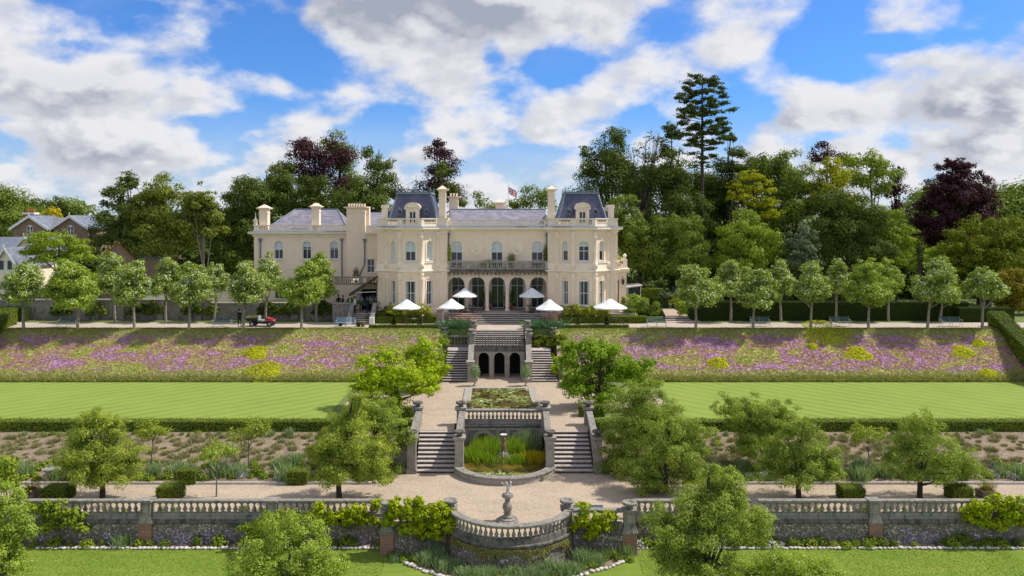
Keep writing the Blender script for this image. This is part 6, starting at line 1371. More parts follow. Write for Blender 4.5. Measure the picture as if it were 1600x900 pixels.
for (x0, x1, y0, y1, D, lab, ht) in ((282, 308, 732, 757, 48.7, 'sunlit box cube at the far side of the left path', .85), (250, 284, 755, 778, 45.9, 'box cube on the near side of the left path by the wall', .8), (72, 110, 757, 778, 45.9, 'box cube under the left thorn tree by the planter', .75), (452, 482, 735, 757, 48.7, 'dark box cube at the foot of the large yellowish thorn', .8), (1312, 1346, 761, 782, 45.9, 'dark box cube by the right wall between two thorn trunks', .75), (1482, 1514, 762, 782, 45.9, 'box cube half hidden below the wide right thorn tree', .75)):
    hedge('box_cube', lab, (X(x0, D), D), (X(x1, D), D), ht, (x1-x0)/FP*D*.9, 0.0, 'lf_hedge', .07, 'clipped box cubes along the lower path', 'topiary')
# hedges and box around the maples
hedge('clipped_hedge', 'low box hedge with lit top at the foot of the left maple', (X(572, 58), 58.2), (X(645, 58), 58.2), .7, .7, 1.7, 'lf_hedge', .09)
hedge('clipped_hedge', 'low dark box hedge behind the right bowl pier under the green maple', (X(906, 58), 58.5), (X(945, 58), 58.5), .8, .9, 1.7, 'lf_hedge', .09)
hedge('clipped_hedge', 'small pale clipped block at the foot of the left upper stairs', (X(676, 70), 68.4), (X(686, 70), 70.6), .7, .5, 1.7, 'lf_mid', .09)
hedge('clipped_hedge', 'small green clipped block at the foot of the right upper stairs', (X(882, 70), 68.0), (X(886, 70), 70.6), .7, .5, 1.7, 'lf_mid', .09)

# ================================================================ CLIMBERS AND BEDS
def mass(name, label, cat, lobes, mat, leaf, K=5, sub=.35, root=None, group=None, aspect=.7, flat=1.0, shell=.5, core=False):
    """lobes in metres: x, y, z, rx, ry, rz"""
    L = np.array(lobes); r = empty(name, root or (float(L[:, 0].mean()), float(L[:, 1].mean()), float((L[:, 2]-L[:, 5]).min())), label, cat, group)
    quads_mesh('foliage', crown_quads(lobes, leaf, K, sub, aspect, flat, .25, rng, shell), [M[mat]], None, r)
    m = MB()
    for l in lobes[:6]: m.tube([(r.location.x, l[1]+.1, r.location.z), (l[0], l[1], l[2])], [.03, .012], 5)
    m.build('stem', M['bark'], r)
    return r
def px_l(L, D): return [(X(a, D), D+(e if len(q) else 0), Z(b, D), c/FP*D, (q[1] if len(q) > 1 else .35), d/FP*D) for a, b, c, d, *q in L for e in [q[0] if q else 0]]
mass('climber', 'dark and yellow-green climber over the left end of the lower wall', 'climber', px_l([(60, 795, 22, 22), (90, 800, 24, 22), (115, 812, 24, 20), (75, 820, 26, 18), (130, 825, 12, 12)], 42.45), 'lf_bright', .17, K=4.5)
mass('climber', 'golden-green climber on the balustrade right of the lawn shrub, with gaps', 'climber', px_l([(500, 800, 20, 16), (530, 805, 20, 14), (555, 800, 20, 18), (575, 812, 22, 18), (590, 790, 16, 12), (515, 812, 16, 12), (545, 815, 20, 12)], 42.45), 'lf_vine', .15, K=4.8)
mass('climber', 'dense golden climber burying the middle wall left of the half-round balcony', 'climber', px_l([(622, 800, 22, 20), (645, 800, 22, 24), (665, 812, 24, 26), (690, 815, 24, 30), (708, 822, 20, 28), (615, 792, 16, 16), (655, 795, 18, 16), (680, 798, 18, 14), (640, 825, 26, 16), (675, 835, 24, 16), (605, 815, 12, 16)], 41.1), 'lf_vine', .15, K=7)
mass('climber', 'bright climber hanging between the half-round balcony and the dark brick pier', 'climber', px_l([(912, 808, 18, 16), (935, 812, 20, 20), (948, 822, 14, 16), (905, 818, 12, 14), (925, 835, 18, 16), (895, 825, 12, 8), (955, 808, 14, 8), (910, 790, 16, 5)], 41.1), 'lf_vine', .15, K=6)
mass('climber', 'bright yellow-green climber over the right end of the lower wall', 'climber', px_l([(1530, 792, 26, 20), (1560, 790, 24, 22), (1585, 798, 26, 24), (1540, 815, 30, 16), (1600, 815, 20, 16), (1515, 805, 16, 16), (1570, 815, 26, 18)], 42.45), 'lf_vine', .15, K=6.5)
mass('climber', 'ivy draped down the outer side of the left upper stairs', 'climber', [(X(688, 73), 72.5, 3.6, .5, 1.6, 1.1), (X(690, 74), 75.5, 4.6, .5, 1.4, .9), (X(684, 72), 71.5, 2.6, .5, 1.2, .9)], 'lf_bright', .18)
mass('climber', 'dark ivy hedge over the right balustrade above the upper stairs', 'climber', [(X(842, 76.6), 76.6, 4.3, .9, .5, .8), (X(860, 76.6), 76.6, 4.4, .8, .6, .8), (X(875, 76.6), 76.2, 4.5, .6, .7, .9)], 'lf_laurel', .16, K=6)
mass('shrub', 'rounded dark and gold shrub on the bank right of the upper stairs', 'shrub', [(X(872, 76), 75.6, 4.5, .7, .7, .9), (X(878, 75), 74.8, 3.8, .7, .7, .9)], 'lf_laurel', .16)
mass('shrub', 'yellow-green shrub beside the foot of the right upper stairs', 'shrub', [(X(874, 72), 72.6, 3.0, .7, .7, .8), (X(870, 71), 71.5, 2.6, .6, .6, .7)], 'lf_maple', .16)
mass('shrub', 'yellow-green shrub with pale flowers beside the left upper stairs', 'shrub', [(X(686, 72), 71.2, 2.7, .7, .7, .8)], 'lf_maple', .16)
# bushes below the towers
for (px_, w_, lab) in ((640, 34, 'yellow-green bamboo-like bushes under the windows of the left tower'), (915, 38, 'yellow-green bamboo-like bushes under the windows of the right tower')):
    D = 82.0; mass('low_bushes', lab, 'bush', [(X(px_+i*w_/3.5, D), D-.2, 6.7+rng.uniform(-.1, .1), .65, .4, .85) for i in range(-3, 4)], 'lf_birch2', .14, K=5)
mass('shrub', 'dark round shrub at the left foot of the left tower', 'shrub', [(X(600, 82.3), 82.2, 6.4, .8, .6, .9), (X(612, 82.3), 82.2, 6.2, .6, .5, .7)], 'lf_dark2', .14)
mass('shrub', 'broad yellow-green shrub against the right bay of the house', 'shrub', px_l([(992, 470, 16, 10, 0, .8), (1005, 474, 12, 10, 0, .8)], 86), 'lf_near', .18)
mass('rose_bushes', 'mixed green and pinkish bushes right of the right tower behind the low hedge', 'bush', px_l([(985, 485, 14, 12, 0, .9), (1005, 482, 16, 14, .5, .9), (1022, 484, 14, 14, 0, .8), (975, 478, 10, 12, .4, .6)], 83.2), 'lf_mid', .16)
hedge('clipped_hedge', 'dark clipped hedge behind the pinkish bushes', (X(1000, 87), 88), (X(1036, 87), 88), 2.0, .9, 5.5, 'lf_yew', .12)
hedge('clipped_hedge', 'two-level green hedge before the garden gate', (X(1004, 94), 95), (X(1046, 94), 95), 2.4, 1.0, 5.5, 'lf_hedge', .12)
tree('small_tree', 'little round-headed tree above the clipped hedges right of the mansion', 'tree', 97, 1026, 5.5, [(1018, 445, 12, 9), (1034, 442, 10, 9)], .2, 'lf_lime', K=4.5, r0=.1)
mass('climber', 'pale leafed climber over the garden gate', 'climber', px_l([(1040, 462, 16, 7, 0, .6), (1060, 464, 18, 8, 0, .6)], 93), 'lf_grey', .2)
mass('shrub', 'leafy bright bush at the left corner of the dark hedge wall', 'shrub', px_l([(1063, 478, 10, 12, 0, .8), (1070, 486, 12, 12, 0, .8), (1056, 470, 8, 8, 0, .8)], 85), 'lf_bright', .16)
# side path and gate
def sheet_poly(name, pts, mat): m = MB(); m.quad(*pts); return tag(m.build(name, mat), kind='structure')
sheet_poly('path', [(X(1040, 82.6), 82.3, 5.52), (X(1096, 82.6), 82.3, 5.52), (X(1092, 83.5), 83.6, 5.52), (X(1040, 83.5), 83.6, 5.52)], M['pinkstone'])
q = empty('stone_staircase', (X(1068, 83), 83.6, 5.5), 'two shallow steps up to the garden gate path at the right', 'stairs', 'garden staircases')
flight(q, X(1040, 83.6), X(1080, 83.6), X(1041, 84), X(1078, 84), 83.6, 84.4, 5.5, 2, .15)
sheet_poly('path', [(X(1041, 84.4), 84.42, 5.8), (X(1076, 84.4), 84.42, 5.8), (X(1051, 93), 93, 5.8), (X(1034, 93), 93, 5.8)], M['gravel'])
r = empty('garden_gate', (X(1046, 93.4), 93.4, 5.5), 'dark iron garden gate between posts at the end of the side path', 'gate')
m = MB(); x0, x1 = X(1038, 93.4), X(1052, 93.4)
for x in (x0, x1): m.box(x-.12, x+.12, 93.3, 93.54, 5.5, 8.3)
m.build('post', M['iron'], r); m = MB()
for i in range(7): x = x0+.2+i*(x1-x0-.4)/6; m.box(x-.02, x+.02, 93.4, 93.44, 5.9, 7.9)
m.box(x0, x1, 93.39, 93.45, 6.0, 6.08); m.box(x0, x1, 93.39, 93.45, 7.7, 7.78); m.build('bars', M['iron'], r)
# agaves (spiky blue-green clumps)
def spiky(name, label, x, y, z, n, h, w, mat, cat='plant', group=None, lean=.55, spread=.2):
    P = np.stack([x+rng.normal(0, spread, n), y+rng.normal(0, spread*.7, n), np.full(n, z)], 1)
    return tag(quads_mesh(name, blades(P, h*rng.uniform(.6, 1.15, n), w, lean), [M[mat]], loc=(x, y, z)), label, cat, group)
for px_ in (701, 712, 725, 832, 845, 858, 869):
    x = X(px_, 77.8); spiky('agave_clump', 'blue-green sword-leaved clump in the %s bed, %s' % ('left' if px_ < 780 else 'right', {701: 'the outermost', 712: 'the middle one', 725: 'nearest the steps', 832: 'nearest the steps', 845: 'second from the steps', 858: 'third from the steps', 869: 'the outermost'}[px_]), x, 77.8, 5.15, 150, 1.15, .11, 'lf_agave', 'plant', 'agave-like clumps at the head of the stairs', .6, .24)
for px_ in (718, 735, 862):
    spiky('red_grass', 'tuft of reddish strap leaves among the agaves, %s' % {718: 'left bed centre', 735: 'beside the left bowl pier', 862: 'leaning in the right bed'}[px_], X(px_, 78.6), 78.6, 5.5, 26, 1.4, .08, 'lf_red', 'plant', 'reddish strap-leaved plants', .4, .1)
# reeds in the pool
cp = cxl(53)
def stuffblades(name, label, P, h, w, mat, lean, cat='grass'):
    c = P.mean(0); return tag(quads_mesh(name, blades(P, h, w, lean), [M[mat]] if isinstance(mat, str) else mat, loc=tuple(map(float, c))), label, cat, kind='stuff')
n = 1500; bx = np.where(rng.random(n) < .5, rng.normal(-1.15, .55, n), rng.normal(.75, .45, n)); P = np.stack([cp+np.clip(bx, -2.3, 2.2), rng.uniform(53.0, 55.2, n), np.full(n, .2)], 1)
stuffblades('reeds', 'tall bright green reeds growing in the half-round pool', P, rng.uniform(.45, 1.12, n), .05, 'lf_reed', .16, 'reeds')
n = 260; P = np.stack([cp+rng.normal(1.7, .35, n), rng.uniform(54.0, 55.4, n), np.full(n, .2)], 1)
stuffblades('reeds', 'darker thin reeds against the blackened wall at the right of the pool', P, rng.uniform(.9, 1.6, n), .035, 'lf_silver', .14, 'reeds')
for (dx, y, lab, mat, hh) in ((-2.3, 52.4, 'bright lime-green rush clump in the left corner of the pool', 'lf_reed', .75), (-1.2, 52.0, 'yellow-green rush clump in front of the left reeds', 'lf_reed', .6), (.9, 51.9, 'fresh green rush clump right of the fountain figure', 'lf_reed', .5), (2.0, 52.2, 'orange-yellow rush clump in the right corner of the pool', 'lf_gold', .6)):
    spiky('rush_clump', lab, cp+dx, y, .25, 520, hh, .04, mat, 'plant', None, .4, .34)
# ---- ground cover on the bank, fringe grasses
def cover(x0, x1, n, y0=70.65, y1=77.3, hmin=.06, hmax=.2):
    x = rng.uniform(x0, x1, n); y = rng.uniform(y0, y1, n); z = 1.7+(y-70.6)/6.7*3.8
    P = np.stack([x, y, z-.02], 1); k = np.where((y < 71.5), 2.0, np.where(y > 76.5, 1.3, 1.0)); return P, rng.uniform(hmin, hmax, n)*k
for (x0, x1, lab) in ((-52, -7.2, 'purple, rusty and olive flowering ground cover on the left bank'), (4.6, 52, 'purple, rusty and olive flowering ground cover on the right bank')):
    P, h = cover(x0, x1, 42000); nn = len(P)
    nb = norm(np.tile([0, -.49, .87], (nn, 1))+rng.normal(0, .30, (nn, 3))); V = leaves(P+np.array([0, 0, .05]), nb, rng.uniform(.10, .26, nn), .55); o = quads_mesh('bank_flowers', V, [M['bank_blade']], loc=((x0+x1)/2, 74, 3.6)); tag(o, lab, 'ground cover', kind='stuff')
for (px_, py_, rw, lab) in ((400, 552, 20, 'lime-yellow cushion plant high on the left bank'), (413, 582, 30, 'larger lime-yellow cushion plant at the foot of the left bank'), (1123, 568, 17, 'lime-yellow cushion plant on the right bank nearest the house steps'), (1342, 553, 21, 'squarish lime-yellow cushion plant in the middle of the right bank'), (1505, 550, 18, 'long lime-yellow cushion plant high on the right bank'), (1546, 586, 16, 'lime-yellow cushion plant low at the right end of the bank'), (1530, 537, 12, 'small lime-yellow cushion plant under the sloping hedge'), (1290, 520, 38, 'wide green-yellow cushion plant shaded by the limes on the right bank'), (1270, 543, 9, 'tiny lime-yellow cushion plant between bigger ones on the right bank')):
    tt = (py_-HY)/FP; D = (16-1.7+70.6*3.8/6.7)/(tt+3.8/6.7); z = 1.7+(D-70.6)/6.7*3.8; rm = rw/FP*D
    n = int(1100*rm); a = rng.uniform(0, 6.28, n); q = np.sqrt(rng.uniform(0, 1, n)); xx = X(px_, D)+np.cos(a)*q*rm*(1+.2*np.sin(3*a+px_)); yy = D+np.sin(a)*q*rm*.75
    P = np.stack([xx, yy, 1.7+(yy-70.6)/6.7*3.8], 1); P[:, 2] += rng.uniform(.3, 1, n)*.34*(1.05-q**2); tag(quads_mesh('cushion_plant', leaves(P, norm(np.stack([np.cos(a)*q*.6, np.sin(a)*q*.6-.25, np.ones(n)], 1)+rng.normal(0, .35, (n, 3))), rng.uniform(.09, .18, n), .6), [M['lf_lime_cushion']], loc=(X(px_, D), D, z)), lab, 'plant', 'lime-yellow cushions on the bank')
# fringe grass at the foot of the banks
for (x0, x1, s) in ((-50, -8, 'left'), (5, 50, 'right')):
    n = 15000; x = rng.uniform(x0, x1, n); y = 70.62+np.abs(rng.normal(0, .35, n)); P = np.stack([x, y, 1.7+(y-70.6)/6.7*3.8], 1)
    stuffblades('meadow_grass', 'straw-tipped uncut grass fringe where the %s lawn meets the bank' % s, P, rng.uniform(.10, .32, n), .06, 'lf_straw', .6)
    n = 9000; x = rng.uniform(x0, x1, n); y = 77.5+rng.normal(0, .28, n); P = np.stack([x, y, np.minimum(5.5, 1.7+(y-70.6)/6.7*3.8)], 1)
    stuffblades('meadow_grass', 'short grass along the path edge at the top of the %s bank' % s, P, rng.uniform(.04, .11, n), .06, 'lf_vergeblade', .6)
# ---- lavender tufts on the lower beds (single plants)
tufts = []
for k in range(3):
    n = 230; a = rng.uniform(0, 6.28, n); q = np.sqrt(rng.uniform(0, 1, n)); P = np.stack([np.cos(a)*q*.30, np.sin(a)*q*.24, np.full(n, -.03)], 1)
    o = quads_mesh('lavender_tuft', blades(P, rng.uniform(.15, .34, n)*(1.15-q*.5), .035, .55), [M['lf_tuft']], loc=(0, 0, 0)); tufts.append(o.data); bpy.data.objects.remove(o)
    n = 200; a = rng.uniform(0, 6.28, n); q = np.sqrt(rng.uniform(0, 1, n)); P = np.stack([np.cos(a)*q*.32, np.sin(a)*q*.26, np.full(n, -.03)], 1)
cnt = 0; spots = []
for side in (-1, 1):
    for row in range(8):
        d = 50.7+row*.62
        x = 8.3+.45*(row % 2)
        while x < 37: (rng.random() < .88) and spots.append((side*x+rng.normal(0, .17)+(0 if side > 0 else -.6), d+rng.normal(0, .12), abs(x))); x += .95
spots = [s for s in spots if abs(800+FP*s[0]/s[1]-800) < 815 and s[1] < 55.6]
spots.sort(key=lambda s: s[1]); vis = spots[:]; rng.shuffle(vis)
for i, s in enumerate(vis[:300]):
    o = bpy.data.objects.new('lavender_tuft', tufts[i % 3]); col.objects.link(o); z = .08+(s[1]-48.5)/7.5*1.05
    o.location = (float(s[0]), float(s[1]), z); o.rotation_euler = (R(4), 0, rng.uniform(0, 6.28)); sc_ = float(rng.choice([.6, .8, 1.0, 1.25]))*rng.uniform(.85, 1.15); o.scale = (sc_*1.1, sc_, sc_)
    tag(o, 'cut-back greyish lavender tuft in rows on the brown slope below the lawn hedge', 'plant', 'cut-back lavender tufts on the slopes')
rest = vis[300:]
if rest:
    Vs = []
    for s in rest:
        n = 150; a = rng.uniform(0, 6.28, n); q = np.sqrt(rng.uniform(0, 1, n)); P = np.stack([s[0]+np.cos(a)*q*.34, s[1]+np.sin(a)*q*.27, np.full(n, .06+(s[1]-48.5)/7.5*1.05)], 1); Vs.append(blades(P, rng.uniform(.15, .36, n), .035, .55))
    tag(quads_mesh('lavender_tufts', np.concatenate(Vs), [M['lf_tuft']], loc=(0, 53, .6)), 'the smaller lavender tufts filling the rows on the brown slope', 'plant', kind='stuff')
# dry litter on the slope
n = 6000; x = np.where(rng.random(n) < .5, rng.uniform(-38, -7.6, n), rng.uniform(6.2, 38, n)); y = rng.uniform(50, 55.9, n); P = np.stack([x, y, .1+(y-48.5)/7.5*1.05], 1)
tag(quads_mesh('dry_stalks', leaves(P, norm(np.stack([rng.normal(0, .3, n), rng.normal(0, .3, n), np.ones(n)], 1)), rng.uniform(.08, .34, n), .12), [M['lf_straw']], loc=(0, 53, .6)), 'pale dry stalks littering the brown slopes', 'plant litter', kind='stuff')
# ---- border plants: kinds built once, then copied
def plant_kind(kind):
    if kind == 'leafy': n = 260; d = norm(rng.normal(size=(n, 3))); d[:, 2] = abs(d[:, 2]); P = d*rng.uniform(.5, 1, n)[:, None]*np.array([.42, .4, .42]); return leaves(P, norm(d+rng.normal(0, .5, (n, 3))), .13, .6), 'lf_bright'
    if kind == 'dark': n = 280; d = norm(rng.normal(size=(n, 3))); d[:, 2] = abs(d[:, 2]); P = d*rng.uniform(.5, 1, n)[:, None]*np.array([.40, .38, .5]); return leaves(P, norm(d+rng.normal(0, .5, (n, 3))), .12, .6), 'lf_mid'
    if kind == 'silver': n = 260; P = np.stack([rng.normal(0, .2, n), rng.normal(0, .18, n), np.zeros(n)], 1); return blades(P, rng.uniform(.3, .75, n), .05, .35), 'lf_silver'
    if kind == 'white': n = 200; d = norm(rng.normal(size=(n, 3))); d[:, 2] = abs(d[:, 2]); P = d*rng.uniform(.6, 1, n)[:, None]*np.array([.34, .32, .34]); return leaves(P, norm(d+rng.normal(0, .5, (n, 3))), .08, .8), 'fl_white'
    if kind == 'blue': n = 230; P = np.stack([rng.normal(0, .2, n), rng.normal(0, .16, n), rng.uniform(0, .75, n)], 1); P[:, 0] = np.round(P[:, 0]*8)/8+rng.normal(0, .02, n); return leaves(P, norm(rng.normal(size=(n, 3))), .05, .8), 'fl_blue'
KM = {}
for k in ('leafy', 'dark', 'silver', 'white', 'blue'):
    V, mt = plant_kind(k); o = quads_mesh('border_plant', V, [M[mt]], loc=(0, 0, 0)); KM[k] = o.data; bpy.data.objects.remove(o)
KL = {'leafy': ('leafy_plant', 'fresh green leafy clump'), 'dark': ('bushy_plant', 'mid green bushy clump'), 'silver': ('catmint_plant', 'silvery grey-green spiky clump'), 'white': ('white_flowers', 'clump of small whitish flowers'), 'blue': ('blue_flowers', 'clump of upright blue-violet flower spikes')}
def put(kind, x, y, z, s, where, grp):
    o = bpy.data.objects.new(KL[kind][0], KM[kind]); col.objects.link(o); o.location = (float(x), float(y), float(z)); o.rotation_euler = (0, 0, float(rng.uniform(0, 6.28))); o.scale = (s, s, s*float(rng.uniform(.8, 1.2)))
    tag(o, KL[kind][1]+' '+where, 'flowers' if kind in ('white', 'blue') else 'plant', KL[kind][1]+' '+grp)
def row(x0, x1, y0, y1, zf, kinds, sp, where, grp, smin=.7, smax=1.3):
    x = x0
    while x < x1:
        y = rng.uniform(y0, y1); put(kinds[int(rng.integers(len(kinds)))], x, y, zf(x, y), float(rng.uniform(smin, smax)), where, grp); x += sp*rng.uniform(.6, 1.5)
bz = lambda x, y: .05+max(0, (y-48.5))/7.5*1.05
row(-33, -8.4, 48.7, 49.5, bz, ['leafy', 'dark', 'silver', 'white', 'leafy', 'dark', 'blue', 'leafy'], .42, 'in the border beyond the left path', 'left border')
row(-33, -8.4, 49.4, 51.0, bz, ['dark', 'leafy', 'leafy', 'dark', 'silver'], .45, 'deeper in the border beyond the left path', 'left border')
row(7.8, 33, 48.7, 49.5, bz, ['leafy', 'dark', 'silver', 'white', 'dark', 'silver'], .45, 'in the border beyond the right path', 'right border')
row(7.8, 33, 49.4, 50.6, bz, ['dark', 'leafy', 'silver', 'blue', 'dark', 'leafy'], .45, 'deeper in the border beyond the right path', 'right border')
row(-9.5, -7.0, 48.9, 50.6, bz, ['silver', 'dark'], .2, 'in the bed corner by the left staircase', 'left stair corner')
row(6.6, 9.0, 49.2, 51.6, bz, ['dark', 'leafy'], .25, 'in the bed corner by the right staircase', 'right stair corner', .9, 1.6)
row(-34, -7.2, 55.3, 55.85, bz, ['dark', 'silver', 'leafy', 'dark'], .7, 'at the foot of the left lawn hedge', 'left hedge foot', .4, .8)
row(6.2, 34, 55.3, 55.85, bz, ['dark', 'silver', 'leafy', 'dark'], .7, 'at the foot of the right lawn hedge', 'right hedge foot', .4, .8)
lz = lambda x, y: -1.28
row(-27, -6.9, 42.15, 42.55, lz, ['leafy', 'dark', 'dark', 'silver', 'leafy', 'blue', 'leafy'], .62, 'at the foot of the left flint wall', 'left wall foot', .6, 1.3)
row(6.7, 28, 42.15, 42.55, lz, ['leafy', 'dark', 'dark', 'leafy', 'white', 'blue', 'dark'], .42, 'at the foot of the right flint wall', 'right wall foot', .6, 1.3)
row(-27, -7, 43.4, 43.8, lambda x, y: 0.0, ['leafy', 'dark', 'leafy', 'white'], .75, 'behind the left balustrade on the path side', 'left balustrade', .4, .9)
row(7, 28, 43.4, 43.8, lambda x, y: 0.0, ['leafy', 'dark', 'silver', 'white'], .75, 'behind the right balustrade on the path side', 'right balustrade', .4, .9)
for i in range(95):
    a = R(200+140*rng.random()); rr3 = rng.uniform(3.75, 4.65); put('silver' if rng.random() < .6 else ('leafy' if rng.random() < .5 else 'dark'), BC[0]+rr3*math.cos(a)*1.12, BC[1]+rr3*math.sin(a)*1.0, -1.28, float(rng.uniform(.45, .95)), 'in the bed hugging the foot of the half-round balcony', 'balcony bed')
row(-6.2, -3.6, 40.3, 41.1, lz, ['silver', 'dark', 'leafy'], .16, 'below the golden climber by the balcony', 'balcony bed', .5, .9)
row(3.6, 6.0, 40.4, 41.1, lz, ['silver', 'leafy', 'dark'], .16, 'below the bright climber by the balcony', 'balcony bed', .5, .9)
row(-18, -14, 84.0, 84.2, lambda x, y: 7.2, ['leafy', 'dark'], .8, 'on the wall by the gathering', 'forecourt')
# brown moss fringe hanging under the half-round string course
n = 1000; a = np.radians(rng.uniform(210, 330, n)); P = np.stack([BC[0]+(BR+.16)*np.cos(a), BC[1]+(BR+.16)*np.sin(a), -.15-np.abs(rng.normal(0, .22, n))*(1+.7*np.sin(a*9))], 1)
tag(quads_mesh('hanging_moss', leaves(P, norm(np.stack([np.cos(a), np.sin(a), np.full(n, .3)], 1)+rng.normal(0, .3, (n, 3))), .13, .6), [M['lf_mossy']], loc=(BC[0], 39.2, -.4)), 'brown-green moss hanging under the half-round balustrade', 'moss', kind='stuff')
# grass blades of the near lawn
n = 52000; x = rng.uniform(-26, 26, n); y = rng.uniform(37.5, 41.9, n); keep = ~((np.abs(x) < 6.4) & (y > 37.8)); P = np.stack([x, y, np.full(n, -1.3)], 1)[keep]
stuffblades('grass', 'short grass blades of the lower lawn', P, rng.uniform(.02, .055, len(P)), .03, 'lf_grass', .5)

# ================================================================ THINGS
# parasols
def parasol(px_, pyt, pyb, D, wpx, zb, label):
    x = X(px_, D); zt, ze = Z(pyt, D), Z(pyb, D); w = wpx/2/FP*D
    r = empty('parasol', (x, D, zb), label, 'parasol', 'white parasols on the terrace')
    m = MB(); n = 8; rings = []
    for f, zz in ((.08, zt), (.14, zt-.06), (.55, ze+(zt-ze)*.42), (1.0, ze)):
        rings.append([(x+w*f*math.cos(R(22.5+45*i))*1.03, D+w*f*math.sin(R(22.5+45*i))*1.03, zz) for i in range(n)])
    for a, b in zip(rings, rings[1:]):
        for i in range(n): j = (i+1) % n; m.quad(a[i], b[i], b[j], a[j])
    m.quad(*rings[0]); v = [(p[0], p[1], p[2]-.1) for p in rings[3]]
    for i in range(n): j = (i+1) % n; m.quad(rings[3][i], v[i], v[j], rings[3][j])
    c = m.build('canopy', M['cloth'], r); m = MB()
    for p in rings[3]: m.tube([(x, D, zt-.15), (p[0], p[1], p[2]-.02)], .015, 4)
    m.build('ribs', M['wood'], c)
    m = MB(); m.tube([(x, D, zb), (x, D, zt+.06)], .035, 6); m.build('pole', M['wood'], r); m = MB(); m.lathe(x, D, [(.3, zb), (.3, zb+.07), (.06, zb+.14)], 10); m.build('base', M['iron'], r)
    return r
parasol(635.5, 468, 480.5, 79.6, 44, 5.5, 'white parasol under the left tower, leftmost of all')
parasol(705.5, 467, 480, 79.6, 41, 5.5, 'white parasol by the left pedestal of the wide steps')
parasol(726.5, 450, 462, 83.2, 39, 6.4, 'white parasol in front of the left arches of the arcade')
parasol(831, 450, 462, 83.2, 41, 6.4, 'white parasol in front of the right arches of the arcade')
parasol(858.5, 468, 482, 79.6, 44, 5.5, 'white parasol by the right pedestal of the wide steps')
parasol(953.5, 467, 480, 79.6, 53, 5.5, 'widest white parasol under the right tower, rightmost of all')
# benches
def bench(px_, wpx, D, label, mat='iron_blue', back=1, rz=0.0, z=5.5):
    w = wpx/FP*D; x = X(px_, D); r = empty('garden_bench', (x, D, z), label, 'bench', 'slatted garden benches', rz)
    L = lambda mb, nm: mb.build(nm, M[mat], r, local=True)
    m = MB()
    for i in range(5): m.box(-w/2, w/2, -.22+i*.095, -.22+i*.095+.07, .42, .45)
    L(m, 'seat'); m = MB()
    for i in range(6): z0 = .5+i*.075; m.box(-w/2, w/2, back*(.24+i*.018)-.012, back*(.24+i*.018)+.012, z0, z0+.055)
    L(m, 'backrest')
    for u in (-w/2+.03, 0, w/2-.03):
        m = MB(); m.tube([(u, -.28, 0), (u, -.2, .2), (u, -.22, .42), (u, .2*back, .42)], .024, 5); m.tube([(u, back*.34, 0), (u, back*.22, .22), (u, back*.23, .45), (u, back*.36, .96)], .024, 5)
        if u: m.tube([(u, -.24, .42), (u, -.26, .66), (u, .28, .66)], .022, 5)
        m.build('iron_support', M['stonewhite'], r, local=True)
    return r
bench(106, 30, 78.9, 'blue-green bench on the path at the left, beside the second front lime trunk')
bench(347, 29, 78.9, 'blue-green bench just left of the gardener in dark clothes')
bench(540, 30, 78.7, 'pale blue bench below the small steps to the gathering', 'blue_bench')
bench(1026, 30, 78.9, 'blue-green bench between the low box hedge and the first right lime')
bench(1188, 30, 79.1, 'blue-green bench behind the second front lime trunk on the right')
bench(1313, 31, 79.1, 'blue-green bench between the third and fourth front lime trunks on the right')
bench(1486, 33, 79.1, 'blue-green bench at the right end of the lime walk')
bench(918, 46, 42.6, 'pale green-blue bench behind the wall right of the half-round balcony', 'blue_bench', -1, 0, 0.0)
bench(668, 40, 42.6, 'pale green-blue bench mostly hidden behind the golden climber', 'blue_bench', -1, 0, 0.0)
# statue on a baluster pedestal
sx, sy = X(793, 42.5), 42.5
r = empty('statue', (sx, sy, 0), 'weathered stone baluster pedestal on a round base with a small pale winged figure', 'statue')
m = MB(); m.lathe(sx, sy, [(.62, 0), (.62, .07), (.55, .1), (.50, .1), (.48, .17), (.34, .19)], 12); m.build('stepped_base', M['stone'], r)
m = MB(); m.lathe(sx, sy, [(.30, .18), (.29, .26), (.20, .32), (.17, .40), (.24, .46), (.15, .50), (.2, .56), (.265, .68), (.27, .80), (.22, .92), (.15, 1.0), (.135, 1.12), (.17, 1.22), (.22, 1.26), (.30, 1.28), (.31, 1.36), (.26, 1.40), (.27, 1.44), (.2, 1.46)], 16); m.build('baluster_pedestal', M['stone'], r, True)
m = MB(); g = [(sx, sy, 1.44), (sx-.03, sy, 1.56), (sx+.02, sy, 1.68), (sx+.05, sy, 1.8), (sx+.01, sy, 1.9), (sx-.04, sy, 1.99)]
m.tube(g, [.05, .055, .085, .095, .055, .045], 8); m.lathe(sx, sy, [(.1, 1.44), (.09, 1.5), (.05, 1.52)], 8)
m.tube([(sx-.04, sy, 1.96), (sx-.07, sy-.01, 2.05), (sx-.12, sy-.02, 2.06)], [.05, .055, .012], 8)
m.tube([(sx+.06, sy, 1.8), (sx+.16, sy, 1.9), (sx+.19, sy, 2.04), (sx+.13, sy, 2.14)], [.05, .06, .045, .01], 8)
m.tube([(sx, sy, 1.84), (sx-.14, sy, 1.9), (sx-.28, sy, 2.0), (sx-.33, sy, 2.1)], [.045, .03, .03, .01], 7)
m.tube([(sx+.03, sy, 1.62), (sx+.1, sy, 1.55), (sx+.12, sy-.02, 1.47)], [.05, .035, .03], 7)
m.build('figure', M['stonewhite'], r, True)
M['fountain_stone'] = simple('rusty_stone', (.28, .16, .11), (.17, .11, .085), 5, .8, .3)
